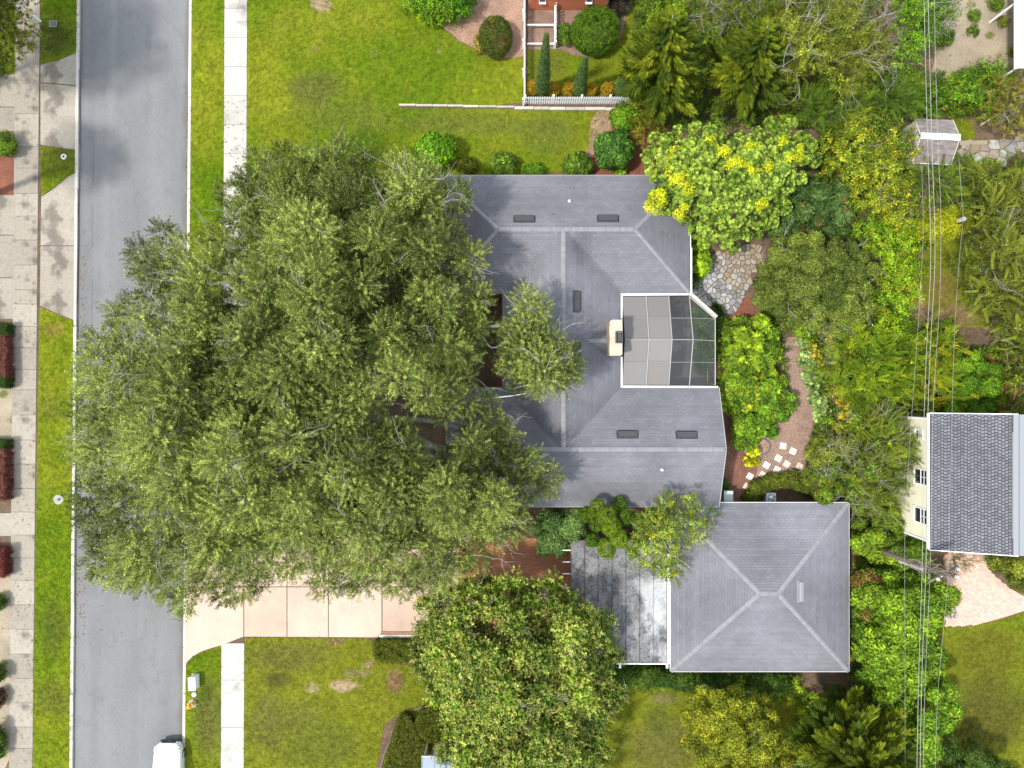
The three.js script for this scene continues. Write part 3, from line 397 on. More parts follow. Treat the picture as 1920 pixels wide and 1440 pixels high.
{ // eleven square pavers set askew in the mulch
  const root = structGroup('stepping_stones', 'square cream stepping stones scattered in the mulch by the hedge'), R = rng(9), ms = [[0.66, 0.58, 0.5], [0.6, 0.5, 0.42], [0.7, 0.66, 0.58]].map((c) => std(rgb(...c), 0.9, { map: scaled(grainTex, 1), bumpMap: asphaltBump, bumpScale: 0.004 }));
  for (const [x, y, a] of [[1468, 836, 4], [1486.5, 846, 22], [1459, 859, 30], [1437, 872, 28], [1475, 870, 32], [1499, 874, 26], [1456.5, 880.6, 26], [1484, 886, 26], [1429.6, 890, 32], [1406, 893, 30], [1400, 912, 34]]) { const g = rbox(0.42, 0.05, 0.42, 0.012, 0, 0, 0).rotateY(-a * Math.PI / 180 + (R() - 0.5) * 0.1); const o = mesh('stepping_stone', g, ms[Math.floor(R() * 3)], root); o.position.copy(P(x, y)); o.position.y = 0.02; }
}

// ================================================================== buildings
// shingle courses laid over one roof plane (convex outline of 3-D points): stepped tabs with their own tone, joined
const shingleTone = (x, z, s) => 0.72 + 0.44 * fbm(x * 0.45, z * 0.45, s, 4) + 0.12 * vnoise(x * 2.3, z * 2.3, s + 5);
class Shingles {
  constructor(o) { this.o = { row: 0.17, tab: 0.33, gap: 0.006, lift: 0.02, vary: 0.06, slot: 0.009, seed: 3, dark: null, ...o }; this.p = []; this.n = []; this.c = []; this.u = []; }
  plane(pts, phase = 0) {
    const o = this.o, a = pts[0], n = V3(); for (let i = 1; i + 1 < pts.length; i++) n.add(V3().crossVectors(pts[i].clone().sub(a), pts[i + 1].clone().sub(a))); n.normalize(); if (n.y < 0) n.negate();
    const u = V3().crossVectors(V3(0, 1, 0), n).normalize(), v = V3().crossVectors(n, u); if (v.y < 0) v.negate();
    const to = (p) => [p.dot(u), p.dot(v)], poly = pts.map(to), w0 = a.dot(n), b = bounds(poly);
    let area = 0; for (let i = 0; i < poly.length; i++) { const [x1, y1] = poly[i], [x2, y2] = poly[(i + 1) % poly.length]; area += x1 * y2 - x2 * y1; } if (area < 0) poly.reverse();
    const clip = (q) => { let c = q; for (let i = 0; i < poly.length && c.length; i++) { const A = poly[i], B = poly[(i + 1) % poly.length], ex = B[0] - A[0], ey = B[1] - A[1], out = []; const f = (p) => ex * (p[1] - A[1]) - ey * (p[0] - A[0]); for (let k = 0; k < c.length; k++) { const P0 = c[k], P1 = c[(k + 1) % c.length], d0 = f(P0), d1 = f(P1); if (d0 >= 0) out.push(P0); if (d0 * d1 < 0) { const t = d0 / (d0 - d1); out.push([lerp(P0[0], P1[0], t), lerp(P0[1], P1[1], t)]); } } c = out; } return c; };
    const R = rng(o.seed + Math.round(w0 * 100)), back = (q, h) => u.clone().multiplyScalar(q[0]).addScaledVector(v, q[1]).addScaledVector(n, w0 + h);
    const r0 = Math.floor(b[1] / o.row);
    for (let r = r0; r * o.row < b[3]; r++) { const y0 = r * o.row, y1 = y0 + o.row, off = ((r % 2) + 2) % 2 * o.tab / 2 + (hash2(r, 3, o.seed) - 0.5) * 0.12;
      for (let x = Math.floor(b[0] / o.tab) * o.tab + off - o.tab; x < b[2]; x += o.tab) {
        const c = clip([[x + o.gap / 2, y0 + o.slot], [x + o.tab - o.gap / 2, y0 + o.slot], [x + o.tab - o.gap / 2, y1], [x + o.gap / 2, y1]]); if (c.length < 3) continue;
        const thick = o.lift * (0.8 + 0.4 * R()), m = back(c[0], 0); let k = (1 + (R() - 0.5) * 2 * o.vary) * (0.95 + 0.1 * hash2(r, 8, o.seed)) * shingleTone(m.x, m.z, o.seed); if (o.dark) k *= o.dark(m.x, m.z);
        const H = (q) => lerp(thick, 0.003, (q[1] - y0) / o.row), q3 = c.map((q) => back(q, H(q)));
        const put = (A, B, C, nn, kk) => { for (const w of [A, B, C]) { this.p.push(w.x, w.y, w.z); this.n.push(nn.x, nn.y, nn.z); this.c.push(kk, kk, kk * 1.02); this.u.push(w.x, w.z); } };
        for (let i = 1; i + 1 < c.length; i++) put(q3[0], q3[i], q3[i + 1], n, k);
        for (let i = 0; i < c.length; i++) { const A = c[i], B = c[(i + 1) % c.length]; if (Math.abs(A[1] - y0 - o.slot) < 1e-6 && Math.abs(B[1] - y0 - o.slot) < 1e-6) { const nn = v.clone().negate(), a1 = back(A, 0), b1 = back(B, 0); put(q3[i], a1, b1, nn, k * 0.8); put(q3[i], b1, q3[(i + 1) % c.length], nn, k * 0.8); } }
      } }
    return this;
  }
  build(name, mat, parent) { // wound so that faces look outward
    const g = new THREE.BufferGeometry(); g.setAttribute('position', new THREE.Float32BufferAttribute(this.p, 3)); g.setAttribute('normal', new THREE.Float32BufferAttribute(this.n, 3)); g.setAttribute('color', new THREE.Float32BufferAttribute(this.c, 3)); g.setAttribute('uv', new THREE.Float32BufferAttribute(this.u, 2));
    const p = g.attributes.position, n = g.attributes.normal, A = V3(), B = V3(), C = V3(), N = V3(); for (let i = 0; i < p.count; i += 3) { A.fromBufferAttribute(p, i); B.fromBufferAttribute(p, i + 1); C.fromBufferAttribute(p, i + 2); N.fromBufferAttribute(n, i); if (V3().crossVectors(B.clone().sub(A), C.clone().sub(A)).dot(N) < 0) { p.setXYZ(i + 1, C.x, C.y, C.z); p.setXYZ(i + 2, B.x, B.y, B.z); } }
    return mesh(name, g, mat, parent, 'stuff');
  }
}
// a solid roof deck under the shingles: planes thickened downwards
function deckGeo(planes, t = 0.16, sink = 0.006) { const list = []; for (const pts of planes) { const pos = [], k = pts.length, top = pts.map((p) => p.clone().add(V3(0, -sink, 0))), bot = pts.map((p) => p.clone().add(V3(0, -t, 0))); const tri = (a, b, c) => pos.push(a.x, a.y, a.z, b.x, b.y, b.z, c.x, c.y, c.z); const up = V3().crossVectors(top[1].clone().sub(top[0]), top[2].clone().sub(top[0])).y > 0; for (let i = 1; i + 1 < k; i++) { if (up) { tri(top[0], top[i], top[i + 1]); tri(bot[0], bot[i + 1], bot[i]); } else { tri(top[0], top[i + 1], top[i]); tri(bot[0], bot[i], bot[i + 1]); } } for (let i = 0; i < k; i++) { const j = (i + 1) % k; if (up) { tri(top[i], bot[i], bot[j]); tri(top[i], bot[j], top[j]); } else { tri(top[i], bot[j], bot[i]); tri(top[i], top[j], bot[j]); } } const g = new THREE.BufferGeometry(); g.setAttribute('position', new THREE.Float32BufferAttribute(pos, 3)); g.computeVertexNormals(); list.push(g); } return join(list); }
// a line of overlapping cap shingles along a ridge or hip
function capGeo(a, b, { w = 0.3, step = 0.15, drop = 0.1, seed = 1 }) { const R = rng(seed), d = b.clone().sub(a), L = d.length(), dir = d.clone().normalize(), side = V3().crossVectors(dir, UP).normalize(), pos = [], col = [], n = Math.floor(L / step); for (let i = 0; i < n; i++) { const k = 0.9 + 0.2 * R(), p0 = a.clone().addScaledVector(dir, i * step), p1 = a.clone().addScaledVector(dir, (i + 1.15) * step), h0 = 0.05, h1 = 0.028; const q = (p, s, h) => p.clone().addScaledVector(side, s * w / 2).add(V3(0, h - (s ? drop * w / 2 / 0.15 * 0.45 : 0), 0)); const T = (A, B, C) => { pos.push(A.x, A.y, A.z, B.x, B.y, B.z, C.x, C.y, C.z); for (let j = 0; j < 3; j++) col.push(k, k, k); }; const l0 = q(p0, -1, h0), m0 = q(p0, 0, h0), r0 = q(p0, 1, h0), l1 = q(p1, -1, h1), m1 = q(p1, 0, h1), r1 = q(p1, 1, h1); T(l0, m0, m1); T(l0, m1, l1); T(m0, r0, r1); T(m0, r1, m1); T(l0, l0.clone().add(V3(0, -0.03, 0)), m0); T(m0, r0.clone().add(V3(0, -0.03, 0)), r0); } const g = new THREE.BufferGeometry(); g.setAttribute('position', new THREE.Float32BufferAttribute(pos, 3)); g.setAttribute('color', new THREE.Float32BufferAttribute(col, 3)); g.computeVertexNormals(); const P3 = g.attributes.position, nn = g.attributes.normal; for (let i = 0; i < nn.count; i++) if (nn.getY(i) < -0.2) nn.setXYZ(i, -nn.getX(i), -nn.getY(i), -nn.getZ(i)); return g; }
const shingleM = std(rgb(0.126, 0.125, 0.137), 0.96, { vertexColors: true, bumpMap: scaled(bumpFine, 0.25), bumpScale: 0.003 });
const capM = std(rgb(0.18, 0.18, 0.188), 0.95, { vertexColors: true, side: THREE.DoubleSide, bumpMap: scaled(bumpFine, 0.25), bumpScale: 0.003 });
const deckM = std(rgb(0.05, 0.048, 0.048), 0.95), fasciaM = std(rgb(0.3, 0.29, 0.28), 0.6), brownTrim = std(rgb(0.12, 0.065, 0.04), 0.7), gutterM = std(rgb(0.82, 0.82, 0.82), 0.45);
const stuccoM = std(rgb(0.36, 0.27, 0.2), 0.95, { map: scaled(grainTex, 2), bumpMap: scaled(bumpFine, 0.8), bumpScale: 0.006 });

// ------------------------------------------------------------------ the ranch house
const EV = 2.7, RG = 4.2, K = 1.5 / 3.72;
{
  const house = thing('ranch_house', 'grey shingled ranch house in the middle with a screened porch let into its back', 'house');
  const xw = -4.54, xe = 11.21, zn = -13.16, zr = -9.44, zs = -5.72, xr = 3.14, cw = -0.58, ce = 6.86, sn = 0.24, sr = 3.99, ss = 7.74, sw = -4.0, se = 13.05;
  const e = (x, z) => V3(x, EV, z), r = (x, z) => V3(x, RG, z);
  const A = r(xw + 3.72, zr), B = r(xe - 3.72, zr), C = r(xr, zr), D = r(xr, sr);
  const planes = [
    [e(xw, zn), e(xe, zn), B, A], [e(xw, zs), e(xw, zn), A], [e(xe, zn), e(xe, zs), B],
    [e(xw, zs), A, C, e(cw, zs)], [e(ce, zs), C, B, e(xe, zs)],
    [e(cw, zs), C, D, e(cw, sn)], [e(ce, zs), e(ce, sn), D, C],
    [e(sw, sn), e(cw, sn), D, r(sw, sr)], [e(ce, sn), e(se, sn), r(se, sr), D], [e(sw, ss), r(sw, sr), r(se, sr), e(se, ss)]];
  const roof = mesh('roof', deckGeo(planes), deckM, house);
  // soot and algae where trees drip and around the chimney; shingles also darken towards the valleys
  const blot = (x, z, cx, cz, rx, rz, k) => { const d = Math.hypot((x - cx) / rx, (z - cz) / rz) / (0.7 + 0.6 * fbm(x, z, 57, 3)); return 1 - k * smooth(1.2, 0.3, d); };
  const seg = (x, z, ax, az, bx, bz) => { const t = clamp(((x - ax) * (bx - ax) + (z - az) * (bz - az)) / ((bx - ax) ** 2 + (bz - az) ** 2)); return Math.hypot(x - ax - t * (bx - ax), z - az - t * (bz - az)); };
  const valley = (x, z) => { if (x < cw || x > ce || z < -9.44 || z > sr) return 1; const inMid = Math.abs(x - xr) < Math.min(z + 9.44, sr - z); if (!inMid) return 1; const d = Math.min(seg(x, z, xr, zr, ce, zs), seg(x, z, xr, sr, ce, sn), seg(x, z, xr, zr, cw, zs), seg(x, z, xr, sr, cw, sn)); return 1 - (x > xr ? 0.2 : 0.12) * smooth(1.5, 0, d + 0.5 * (fbm(x * 0.9, z * 0.9, 61, 3) - 0.5)); };  // darker towards the valley lines, more on the east slope
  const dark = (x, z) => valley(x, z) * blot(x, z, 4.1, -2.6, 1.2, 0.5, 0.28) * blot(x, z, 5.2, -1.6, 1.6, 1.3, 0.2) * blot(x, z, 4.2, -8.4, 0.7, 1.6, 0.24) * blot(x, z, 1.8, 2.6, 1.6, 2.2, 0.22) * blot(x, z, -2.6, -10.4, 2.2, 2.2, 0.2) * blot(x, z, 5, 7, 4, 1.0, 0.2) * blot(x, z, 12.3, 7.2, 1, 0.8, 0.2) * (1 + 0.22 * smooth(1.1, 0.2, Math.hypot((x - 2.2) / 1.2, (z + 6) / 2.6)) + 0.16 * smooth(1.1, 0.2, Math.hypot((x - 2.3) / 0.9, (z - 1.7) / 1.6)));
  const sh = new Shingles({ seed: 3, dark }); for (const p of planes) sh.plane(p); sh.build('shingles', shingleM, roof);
  const caps = [[A, B], [C, D], [r(sw, sr), r(se, sr)], [e(xw, zn), A], [e(xw, zs), A], [e(xe, zn), B], [e(xe, zs), B]];
  caps.forEach(([a, b], i) => mesh('ridge_cap', capGeo(a, b, { w: i < 3 ? 0.27 : 0.22, seed: i + 5 }), capM, roof, 'stuff'));
  // fascia along the eaves
  const F = (x0, z0, x1, z1, m = fasciaM, w = 0.03, h = 0.2, y = EV - 0.1) => mesh('fascia', bar(V3(x0, y, z0), V3(x1, y, z1), w, h), m, roof);
  F(xw, zn - 0.02, xe, zn - 0.02); F(xw - 0.02, zn, xw - 0.02, zs); F(xw, zs + 0.02, cw, zs + 0.02, brownTrim); F(cw - 0.02, zs, cw - 0.02, sn, brownTrim, 0.05); F(sw, sn - 0.02, cw, sn - 0.02, brownTrim); F(sw, ss + 0.02, se, ss + 0.02);
  for (const x of [sw - 0.02, se + 0.02]) for (const [z0, z1] of [[sn, sr], [ss, sr]]) mesh('bargeboard', bar(V3(x, EV - 0.06, z0), V3(x, RG - 0.06, z1), 0.04, 0.2), fasciaM, roof);
  // white gutters round the porch and on the east eave
  const G = (x0, z0, x1, z1, w = 0.15) => mesh('gutter', bar(V3(x0, EV - 0.045, z0), V3(x1, EV - 0.045, z1), w, 0.11), gutterM, roof);
  G(ce - 0.02, zs + 0.08, xe + 0.16, zs + 0.05, 0.11); G(ce + 0.06, zs + 0.17, ce + 0.06, -3.62, 0.1); G(ce + 0.06, -1.72, ce + 0.06, sn - 0.17, 0.1); G(ce - 0.02, sn - 0.08, se - 0.05, sn - 0.05, 0.11); G(xe + 0.1, zs - 0.02, xe + 0.1, -8.6, 0.1); G(xe + 0.06, -8.62, xe + 0.06, zn, 0.05);
  // off-ridge vents: a hood on a flange, open on the downhill side
  const vent = (x, z, nz, nx) => { // downhill direction (nx, nz)
    const g = new THREE.Group(); g.name = 'roof_vent'; const y = RG - K * Math.abs(nz ? z - (z < -5 ? zr : sr) : x - xr) ; g.position.set(x, y, z); g.rotation.set(0, Math.atan2(nx, nz), 0); 
    const s = Math.atan(K), tilt = (q) => q.rotateX(s).translate(0, 0.02, 0);
    const sheet = join([tilt(box(1.36, 0.012, 0.5, 0, 0.008, 0)), tilt(box(1.22, 0.015, 0.34, 0, 0.0, 0).rotateX(-0.28).translate(0, 0.09, 0.02)), tilt(box(0.015, 0.12, 0.3, -0.6, 0.06, 0.02)), tilt(box(0.015, 0.12, 0.3, 0.6, 0.06, 0.02)), tilt(box(1.22, 0.05, 0.015, 0, 0.03, -0.15))]);
    const out = mesh('roof_vent', sheet, std(rgb(0.03, 0.031, 0.034), 0.7), roof), lo = mesh('vent_louvre', tilt(box(1.2, 0.05, 0.11, 0, 0.03, 0.215)), std(rgb(0.012, 0.012, 0.013), 0.8), roof); lo.position.copy(g.position); lo.rotation.copy(g.rotation); out.position.copy(g.position); out.rotation.copy(g.rotation); return out;
  };
  const atR = (px, py) => M(px, py, 3.95);
  for (const [px, py, nz, nx] of [[983, 411, -1, 0], [1140, 410, -1, 0], [1177, 815, -1, 0], [1288, 816, -1, 0], [1081, 565, 0, 1], [1081, 660, 0, 1]]) { const [x, z] = atR(px, py); vent(x, z, nz, nx); }
  for (const [px, py] of [[1068, 377], [1240, 880]]) { const [x, z] = M(px, py, 3.5), y = RG - K * Math.abs(z - (z < 0 ? zr : sr)); mesh('vent_pipe', join([cyl(0.04, 0.04, 0.32, x, y + 0.13, z), cyl(0.11, 0.05, 0.06, x, y + 0.05, z)]), offWhite, roof); }
  // cricket behind the chimney
  { const a = V3(6.5, 3.66, -2.67), b = V3(4.75, 3.58, -2.67), q = V3(6.5, RG - K * 3.36, -3.75), t = V3(6.5, RG - K * 3.36, -1.6); const ck = new Shingles({ seed: 9 }); ck.plane([b, a, q]).plane([b, t, a]); ck.build('chimney_cricket', shingleM, roof); mesh('ridge_cap', capGeo(b, a, { w: 0.24, seed: 14 }), capM, roof, 'stuff'); }
  // chimney: tan stone shaft, cream mortar cap chipped at the corners, dark flue
  { const c = new THREE.Group(); c.name = 'chimney'; const [cx, cz] = M(1155, 633.5, 4.9); c.position.set(cx, 0, cz); house.add(c);
    mesh('chimney_shaft', rbox(0.72, 4.75, 2.0, 0.03, 0, 2.375, 0), std(rgb(0.33, 0.24, 0.17), 0.95, { map: scaled(grainTex, 1.2), bumpMap: scaled(bumpFine, 0.6), bumpScale: 0.01 }), c);
    mesh('chimney_cap', slab([[-0.36, -1.03], [-0.2, -1.1], [0.39, -1.1], [0.41, -0.4], [0.39, 0.4], [0.4, 0.98], [0.3, 1.06], [-0.38, 1.08], [-0.4, 0.6], [-0.36, 0.1], [-0.4, -0.4]], 4.9, 0.16, 0.03), std(rgb(0.5, 0.42, 0.32), 0.95, { map: scaled(grainTex, 0.9), bumpMap: scaled(bumpFine, 0.5), bumpScale: 0.012 }), c);
    mesh('flue', join([box(0.42, 0.22, 0.05, 0.17, 5.0, -0.36), box(0.42, 0.22, 0.05, 0.17, 5.0, 0.3), box(0.05, 0.22, 0.61, -0.015, 5.0, -0.03), box(0.05, 0.22, 0.61, 0.355, 5.0, -0.03), box(0.3, 0.02, 0.56, 0.17, 4.93, -0.03)]), std(rgb(0.05, 0.048, 0.05), 0.8), c); }
  // walls, set in under the eaves
  const wall = (pts) => mesh('wall', slab(pts, EV - 0.02, EV + 0.1), stuccoM, house);
  wall([[xw + 0.55, zn + 0.55], [xe - 0.55, zn + 0.55], [xe - 0.55, zs - 0.5], [xw + 0.55, zs - 0.5]]); wall([[cw + 0.55, zs - 0.48], [ce - 0.1, zs - 0.48], [ce - 0.1, sn + 0.48], [cw + 0.55, sn + 0.48]]); wall([[sw + 0.3, sn + 0.5], [se - 0.3, sn + 0.5], [se - 0.3, ss - 0.5], [sw + 0.3, ss - 0.5]]);
  for (const x of [se - 0.3]) { const g = new THREE.BufferGeometry(); g.setAttribute('position', new THREE.Float32BufferAttribute([x, EV - 0.03, sn + 0.5, x, EV - 0.03, ss - 0.5, x, RG - 0.25, sr], 3)); g.computeVertexNormals(); mesh('gable_wall', g, std(rgb(0.36, 0.27, 0.2), 0.95, { side: THREE.DoubleSide }), house); }
  // white utility cabinet on the gable wall
  mesh('wall_cabinet', rbox(0.3, 0.7, 0.95, 0.03, se + 0.12, 2.0, 2.25), whitePaint, house); mesh('wall_cabinet_grille', box(0.02, 0.3, 0.3, se + 0.28, 2.2, 2.35), darkMetal, house);

  // ---- screened porch: roof of eight solid insulated panels, then eight bays of insect screen on white frames
  const porch = new THREE.Group(); porch.name = 'screened_porch'; house.add(porch);
  const zA = zs + 0.17, zB = sn - 0.17, zm = (zA + zB) / 2, ye = 2.62, yr = 3.55, z1 = zA + (zB - zA) * 0.255, z3 = zA + (zB - zA) * 0.745;
  const xs = [ce + 0.12, 8.47, 9.9, 11.2, 12.83];
  const yAt = (x, z) => { const g = ye + (yr - ye) * (1 - Math.abs(z - zm) / (zm - zA)); return x > 11.2 ? lerp(g, ye, (x - 11.2) / 1.63) : g; };
  const zz = [zA, z1, zm, z3, zB], panelTones = [[0.185, 0.172, 0.163], [0.175, 0.163, 0.155], [0.19, 0.178, 0.17], [0.2, 0.19, 0.183]].map((c) => std(rgb(...c).multiplyScalar(0.93), 0.7, { map: scaled(grainTex, 6) }));
  const quad = (pts, t) => { const list = [pts]; return deckGeo(list, t, 0); };
  for (let i = 0; i < 2; i++) for (let j = 0; j < 4; j++) { const g = 0.012, X0 = xs[i] + g, X1 = xs[i + 1] - g, Z0 = zz[j] + g, Z1 = zz[j + 1] - g; mesh('roof_panel', quad([V3(X0, yAt(X0, Z0), Z0), V3(X0, yAt(X0, Z1), Z1), V3(X1, yAt(X1, Z1), Z1), V3(X1, yAt(X1, Z0), Z0)], 0.07), panelTones[(i + j) % 4], porch); }
  const screenM = new THREE.MeshStandardMaterial({ color: rgb(0.05, 0.052, 0.052), roughness: 0.9, transparent: true, opacity: 0.5, side: THREE.DoubleSide });
  const pane = (pts) => { const g = new THREE.BufferGeometry(), pos = []; for (let i = 1; i + 1 < pts.length; i++) for (const p of [pts[0], pts[i], pts[i + 1]]) pos.push(p.x, p.y, p.z); g.setAttribute('position', new THREE.Float32BufferAttribute(pos, 3)); g.computeVertexNormals(); return mesh('insect_screen', g, screenM, porch); };
  const S = (x, z) => V3(x, yAt(x, z), z), cutX = 11.25, cutZ = -4.0; // the north-east corner is cut off
  for (let j = 0; j < 4; j++) { pane([S(9.9, zz[j]), S(9.9, zz[j + 1]), S(11.2, zz[j + 1]), S(11.2, zz[j])]); }
  pane([S(11.2, zz[0]), S(11.2, zz[1]), S(12.65, zz[1])]); for (let j = 1; j < 4; j++) pane([S(11.2, zz[j]), S(11.2, zz[j + 1]), S(12.83, zz[j + 1]), S(12.83, zz[j])]);
  const frameM = std(rgb(0.29, 0.29, 0.28), 0.6), frameGrey = std(rgb(0.2, 0.197, 0.19), 0.6);
  const beam = (a, b, w = 0.06, m = frameM) => mesh('frame_beam', bar(a.clone().add(V3(0, 0.035, 0)), b.clone().add(V3(0, 0.035, 0)), w, 0.07), m, porch);
  for (const x of [8.47, 9.9, 11.2]) { beam(S(x, zA), S(x, zm), 0.042); beam(S(x, zm), S(x, zB), 0.042); }
  for (const z of [z1, z3]) { beam(S(xs[0], z), S(9.87, z), 0.03, frameGrey); beam(S(9.93, z), S(11.17, z), 0.026, frameGrey); beam(S(11.23, z), S(12.83, z), 0.026, frameGrey); }
  beam(S(xs[0], zm), S(11.17, zm), 0.03); beam(S(11.23, zm), S(12.83, zm), 0.03);
  beam(V3(12.83, ye, z1), V3(12.83, ye, zB), 0.05); beam(V3(11.22, ye, zA + 0.04), V3(12.83, ye, z1), 0.05);
  mesh('eave_board', bar(V3(11.3, ye - 0.02, zA - 0.16), V3(12.95, ye - 0.02, z1 - 0.12), 0.22, 0.04), std(rgb(0.42, 0.39, 0.36), 0.8, { map: scaled(grainTex, 1) }), porch);
  for (const [x, z] of [[12.83, z1], [12.83, zm], [12.83, z3], [12.83, zB - 0.05], [11.25, zA + 0.05]]) mesh('post', box(0.06, ye, 0.06, x, ye / 2, z), frameM, porch);
  mesh('rail', bar(V3(12.83, 0.9, z1), V3(12.83, 0.9, zB), 0.04, 0.06), frameM, porch);
  const floorR = rng(71); mesh('porch_floor', slab([[ce, zA - 0.1], [11.3, zA - 0.1], [12.85, z1], [12.85, zB + 0.1], [ce, zB + 0.1]], 0.02, 0.1), std(rgb(0.14, 0.14, 0.14), 0.9, { map: scaled(grainTex, 2) }), porch);
  for (const [, c] of voronoi([[9.6, zA], [11.25, zA], [12.2, z1], [11.5, zm + 0.5], [9.6, zm + 0.9]], 0.6, 66, 0.02)) mesh('floor_stone', slab(c, 0.05 + 0.01 * floorR(), 0.05, 0.008), stoneGrey[Math.floor(floorR() * 4)], porch);
  mesh('porch_seat', join([box(1.3, 0.06, 0.5, 10.6, 0.45, zA + 0.55, -0.75), box(1.3, 0.5, 0.06, 10.45, 0.7, zA + 0.4, -0.75), box(0.06, 0.45, 0.5, 10.2, 0.22, zA + 1.0, -0.75), box(0.06, 0.45, 0.5, 11.0, 0.22, zA + 0.2, -0.75)]), std(rgb(0.03, 0.03, 0.032), 0.7), porch);
}

// ------------------------------------------------------------------ garage with flat-roofed carport
{
  const gar = thing('garage', 'square hip-roofed grey garage with a stained flat carport on its left side', 'garage');
  const E0 = 2.4, R0 = 4.0, x0 = 10.09, x1 = 21.4, z0 = 7.55, z1 = 18.26, zc = 12.85, a = V3(15.2, R0, zc), b = V3(16.3, R0, zc), e = (x, z) => V3(x, E0, z);
  const planes = [[e(x0, z0), e(x1, z0), b, a], [e(x1, z0), e(x1, z1), b], [e(x1, z1), e(x0, z1), a, b], [e(x0, z1), e(x0, z0), a]];
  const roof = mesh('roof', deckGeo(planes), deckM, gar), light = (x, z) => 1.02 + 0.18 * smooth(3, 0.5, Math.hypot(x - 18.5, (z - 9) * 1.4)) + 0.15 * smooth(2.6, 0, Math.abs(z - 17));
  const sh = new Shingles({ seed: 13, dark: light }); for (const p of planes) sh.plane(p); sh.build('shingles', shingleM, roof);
  [[a, b], [e(x0, z0), a], [e(x0, z1), a], [e(x1, z0), b], [e(x1, z1), b]].forEach(([p, q], i) => mesh('ridge_cap', capGeo(p, q, { w: 0.27, seed: i + 31 }), capM, roof, 'stuff'));
  for (const [p, q, r, s] of [[x0, z0 - 0.02, x1, z0 - 0.02], [x1 + 0.02, z0, x1 + 0.02, z1], [x0, z1 + 0.02, x1, z1 + 0.02], [x0 - 0.02, z1, x0 - 0.02, z0]]) mesh('fascia', bar(V3(p, E0 - 0.1, q), V3(r, E0 - 0.1, s), 0.04, 0.2), std(rgb(0.5, 0.49, 0.47), 0.6), roof);
  { const [x, z] = M(1503, 1110, 3.7), y = R0 - (R0 - E0) * (x - 16.3) / (x1 - 16.3); const g = join([box(0.55, 0.012, 1.36, 0, 0.01, 0), rbox(0.3, 0.14, 1.24, 0.05, 0, 0.08, 0)]); const o = mesh('roof_vent', g, std(rgb(0.2, 0.2, 0.21), 0.5), roof); o.position.set(x, y + 0.02, z); o.rotation.z = -Math.atan((R0 - E0) / (x1 - 16.3)); }
  mesh('wall', slab([[x0 + 0.5, z0 + 0.5], [x1 - 0.55, z0 + 0.5], [x1 - 0.55, z1 - 0.5], [x0 + 0.5, z1 - 0.5]], E0 - 0.02, E0 + 0.1), stuccoM, gar);
  // carport roof of seven flat pans blackened by mildew
  const cp = new THREE.Group(); cp.name = 'carport'; gar.add(cp);
  const tex = colorTex(1024, 1024, (u, v) => { const x = u * 7, z = v * 8.5, m = fbm(x * 0.55 + 3, z * 0.5, 141, 5), sp = vnoise(x * 16, z * 16, 143), st = fbm(x * 4, z * 0.7, 145, 3), leafy = smooth(0.62, 0.25, u + 0.25 * (m - 0.5)); const light = smooth(0.44, 0.7, m + 0.14 * (u - 0.4) - 0.12 * leafy); let k = lerp(0.14, 0.34, light) * (0.75 + 0.4 * st); const dots = smooth(lerp(0.5, 0.8, light), 1, sp + 0.1 * (vnoise(x * 40, z * 40, 3) - 0.5)); k *= 1 - 0.75 * dots; k *= 1 - 0.45 * smooth(0.52, 0.7, fbm(x * 2.4, z * 2.1, 149, 4)) * (1 - 0.5 * light); return [k * 1.0, k * 0.985, k * 1.0]; });
  const cx0 = 3.74, cx1 = 9.86, cz0 = 9.95, cz1 = 17.76, n = 7;
  for (let i = 0; i < n; i++) { const w = (cx1 - cx0) / n, xa = cx0 + i * w + 0.012, xb = cx0 + (i + 1) * w - 0.012, y = 2.28; const g = join([box(xb - xa, 0.04, cz1 - cz0, (xa + xb) / 2, y, (cz0 + cz1) / 2), box(0.03, 0.045, cz1 - cz0, xa + 0.02, y + 0.04, (cz0 + cz1) / 2)]), uv = g.attributes.uv, p = g.attributes.position; for (let k = 0; k < uv.count; k++) uv.setXY(k, (p.getX(k) - cx0) / 7, (p.getZ(k) - cz0) / 8.5); mesh('roof_pan', g, std(rgb(1, 1, 1), 0.7, { map: tex }), cp); }
  mesh('edge_flashing', join([box(0.2, 0.05, 7.0, 9.99, 2.29, 14.3), box(0.05, 0.09, 7.0, 10.06, 2.31, 14.3)]), whitePaint, cp);
  mesh('edge_beam', box(6.2, 0.16, 0.07, 6.85, 2.2, 17.83), whitePaint, cp);
  for (const z of [10.6, 11.35, 12.1, 13.0, 14.2, 15.4, 16.6]) mesh('rafter', box(0.55, 0.1, 0.05, 3.5, 2.2, z), whitePaint, cp);
  for (const x of [6.9, 9.9]) mesh('post', join([box(0.1, 2.2, 0.1, x, 1.1, 17.98), box(0.14, 0.06, 0.36, x, 2.18, 17.96)]), whitePaint, cp);
  for (const z of [10.4, 14.0, 17.4]) mesh('post', box(0.1, 2.2, 0.1, 3.9, 1.1, z), whitePaint, cp);
}
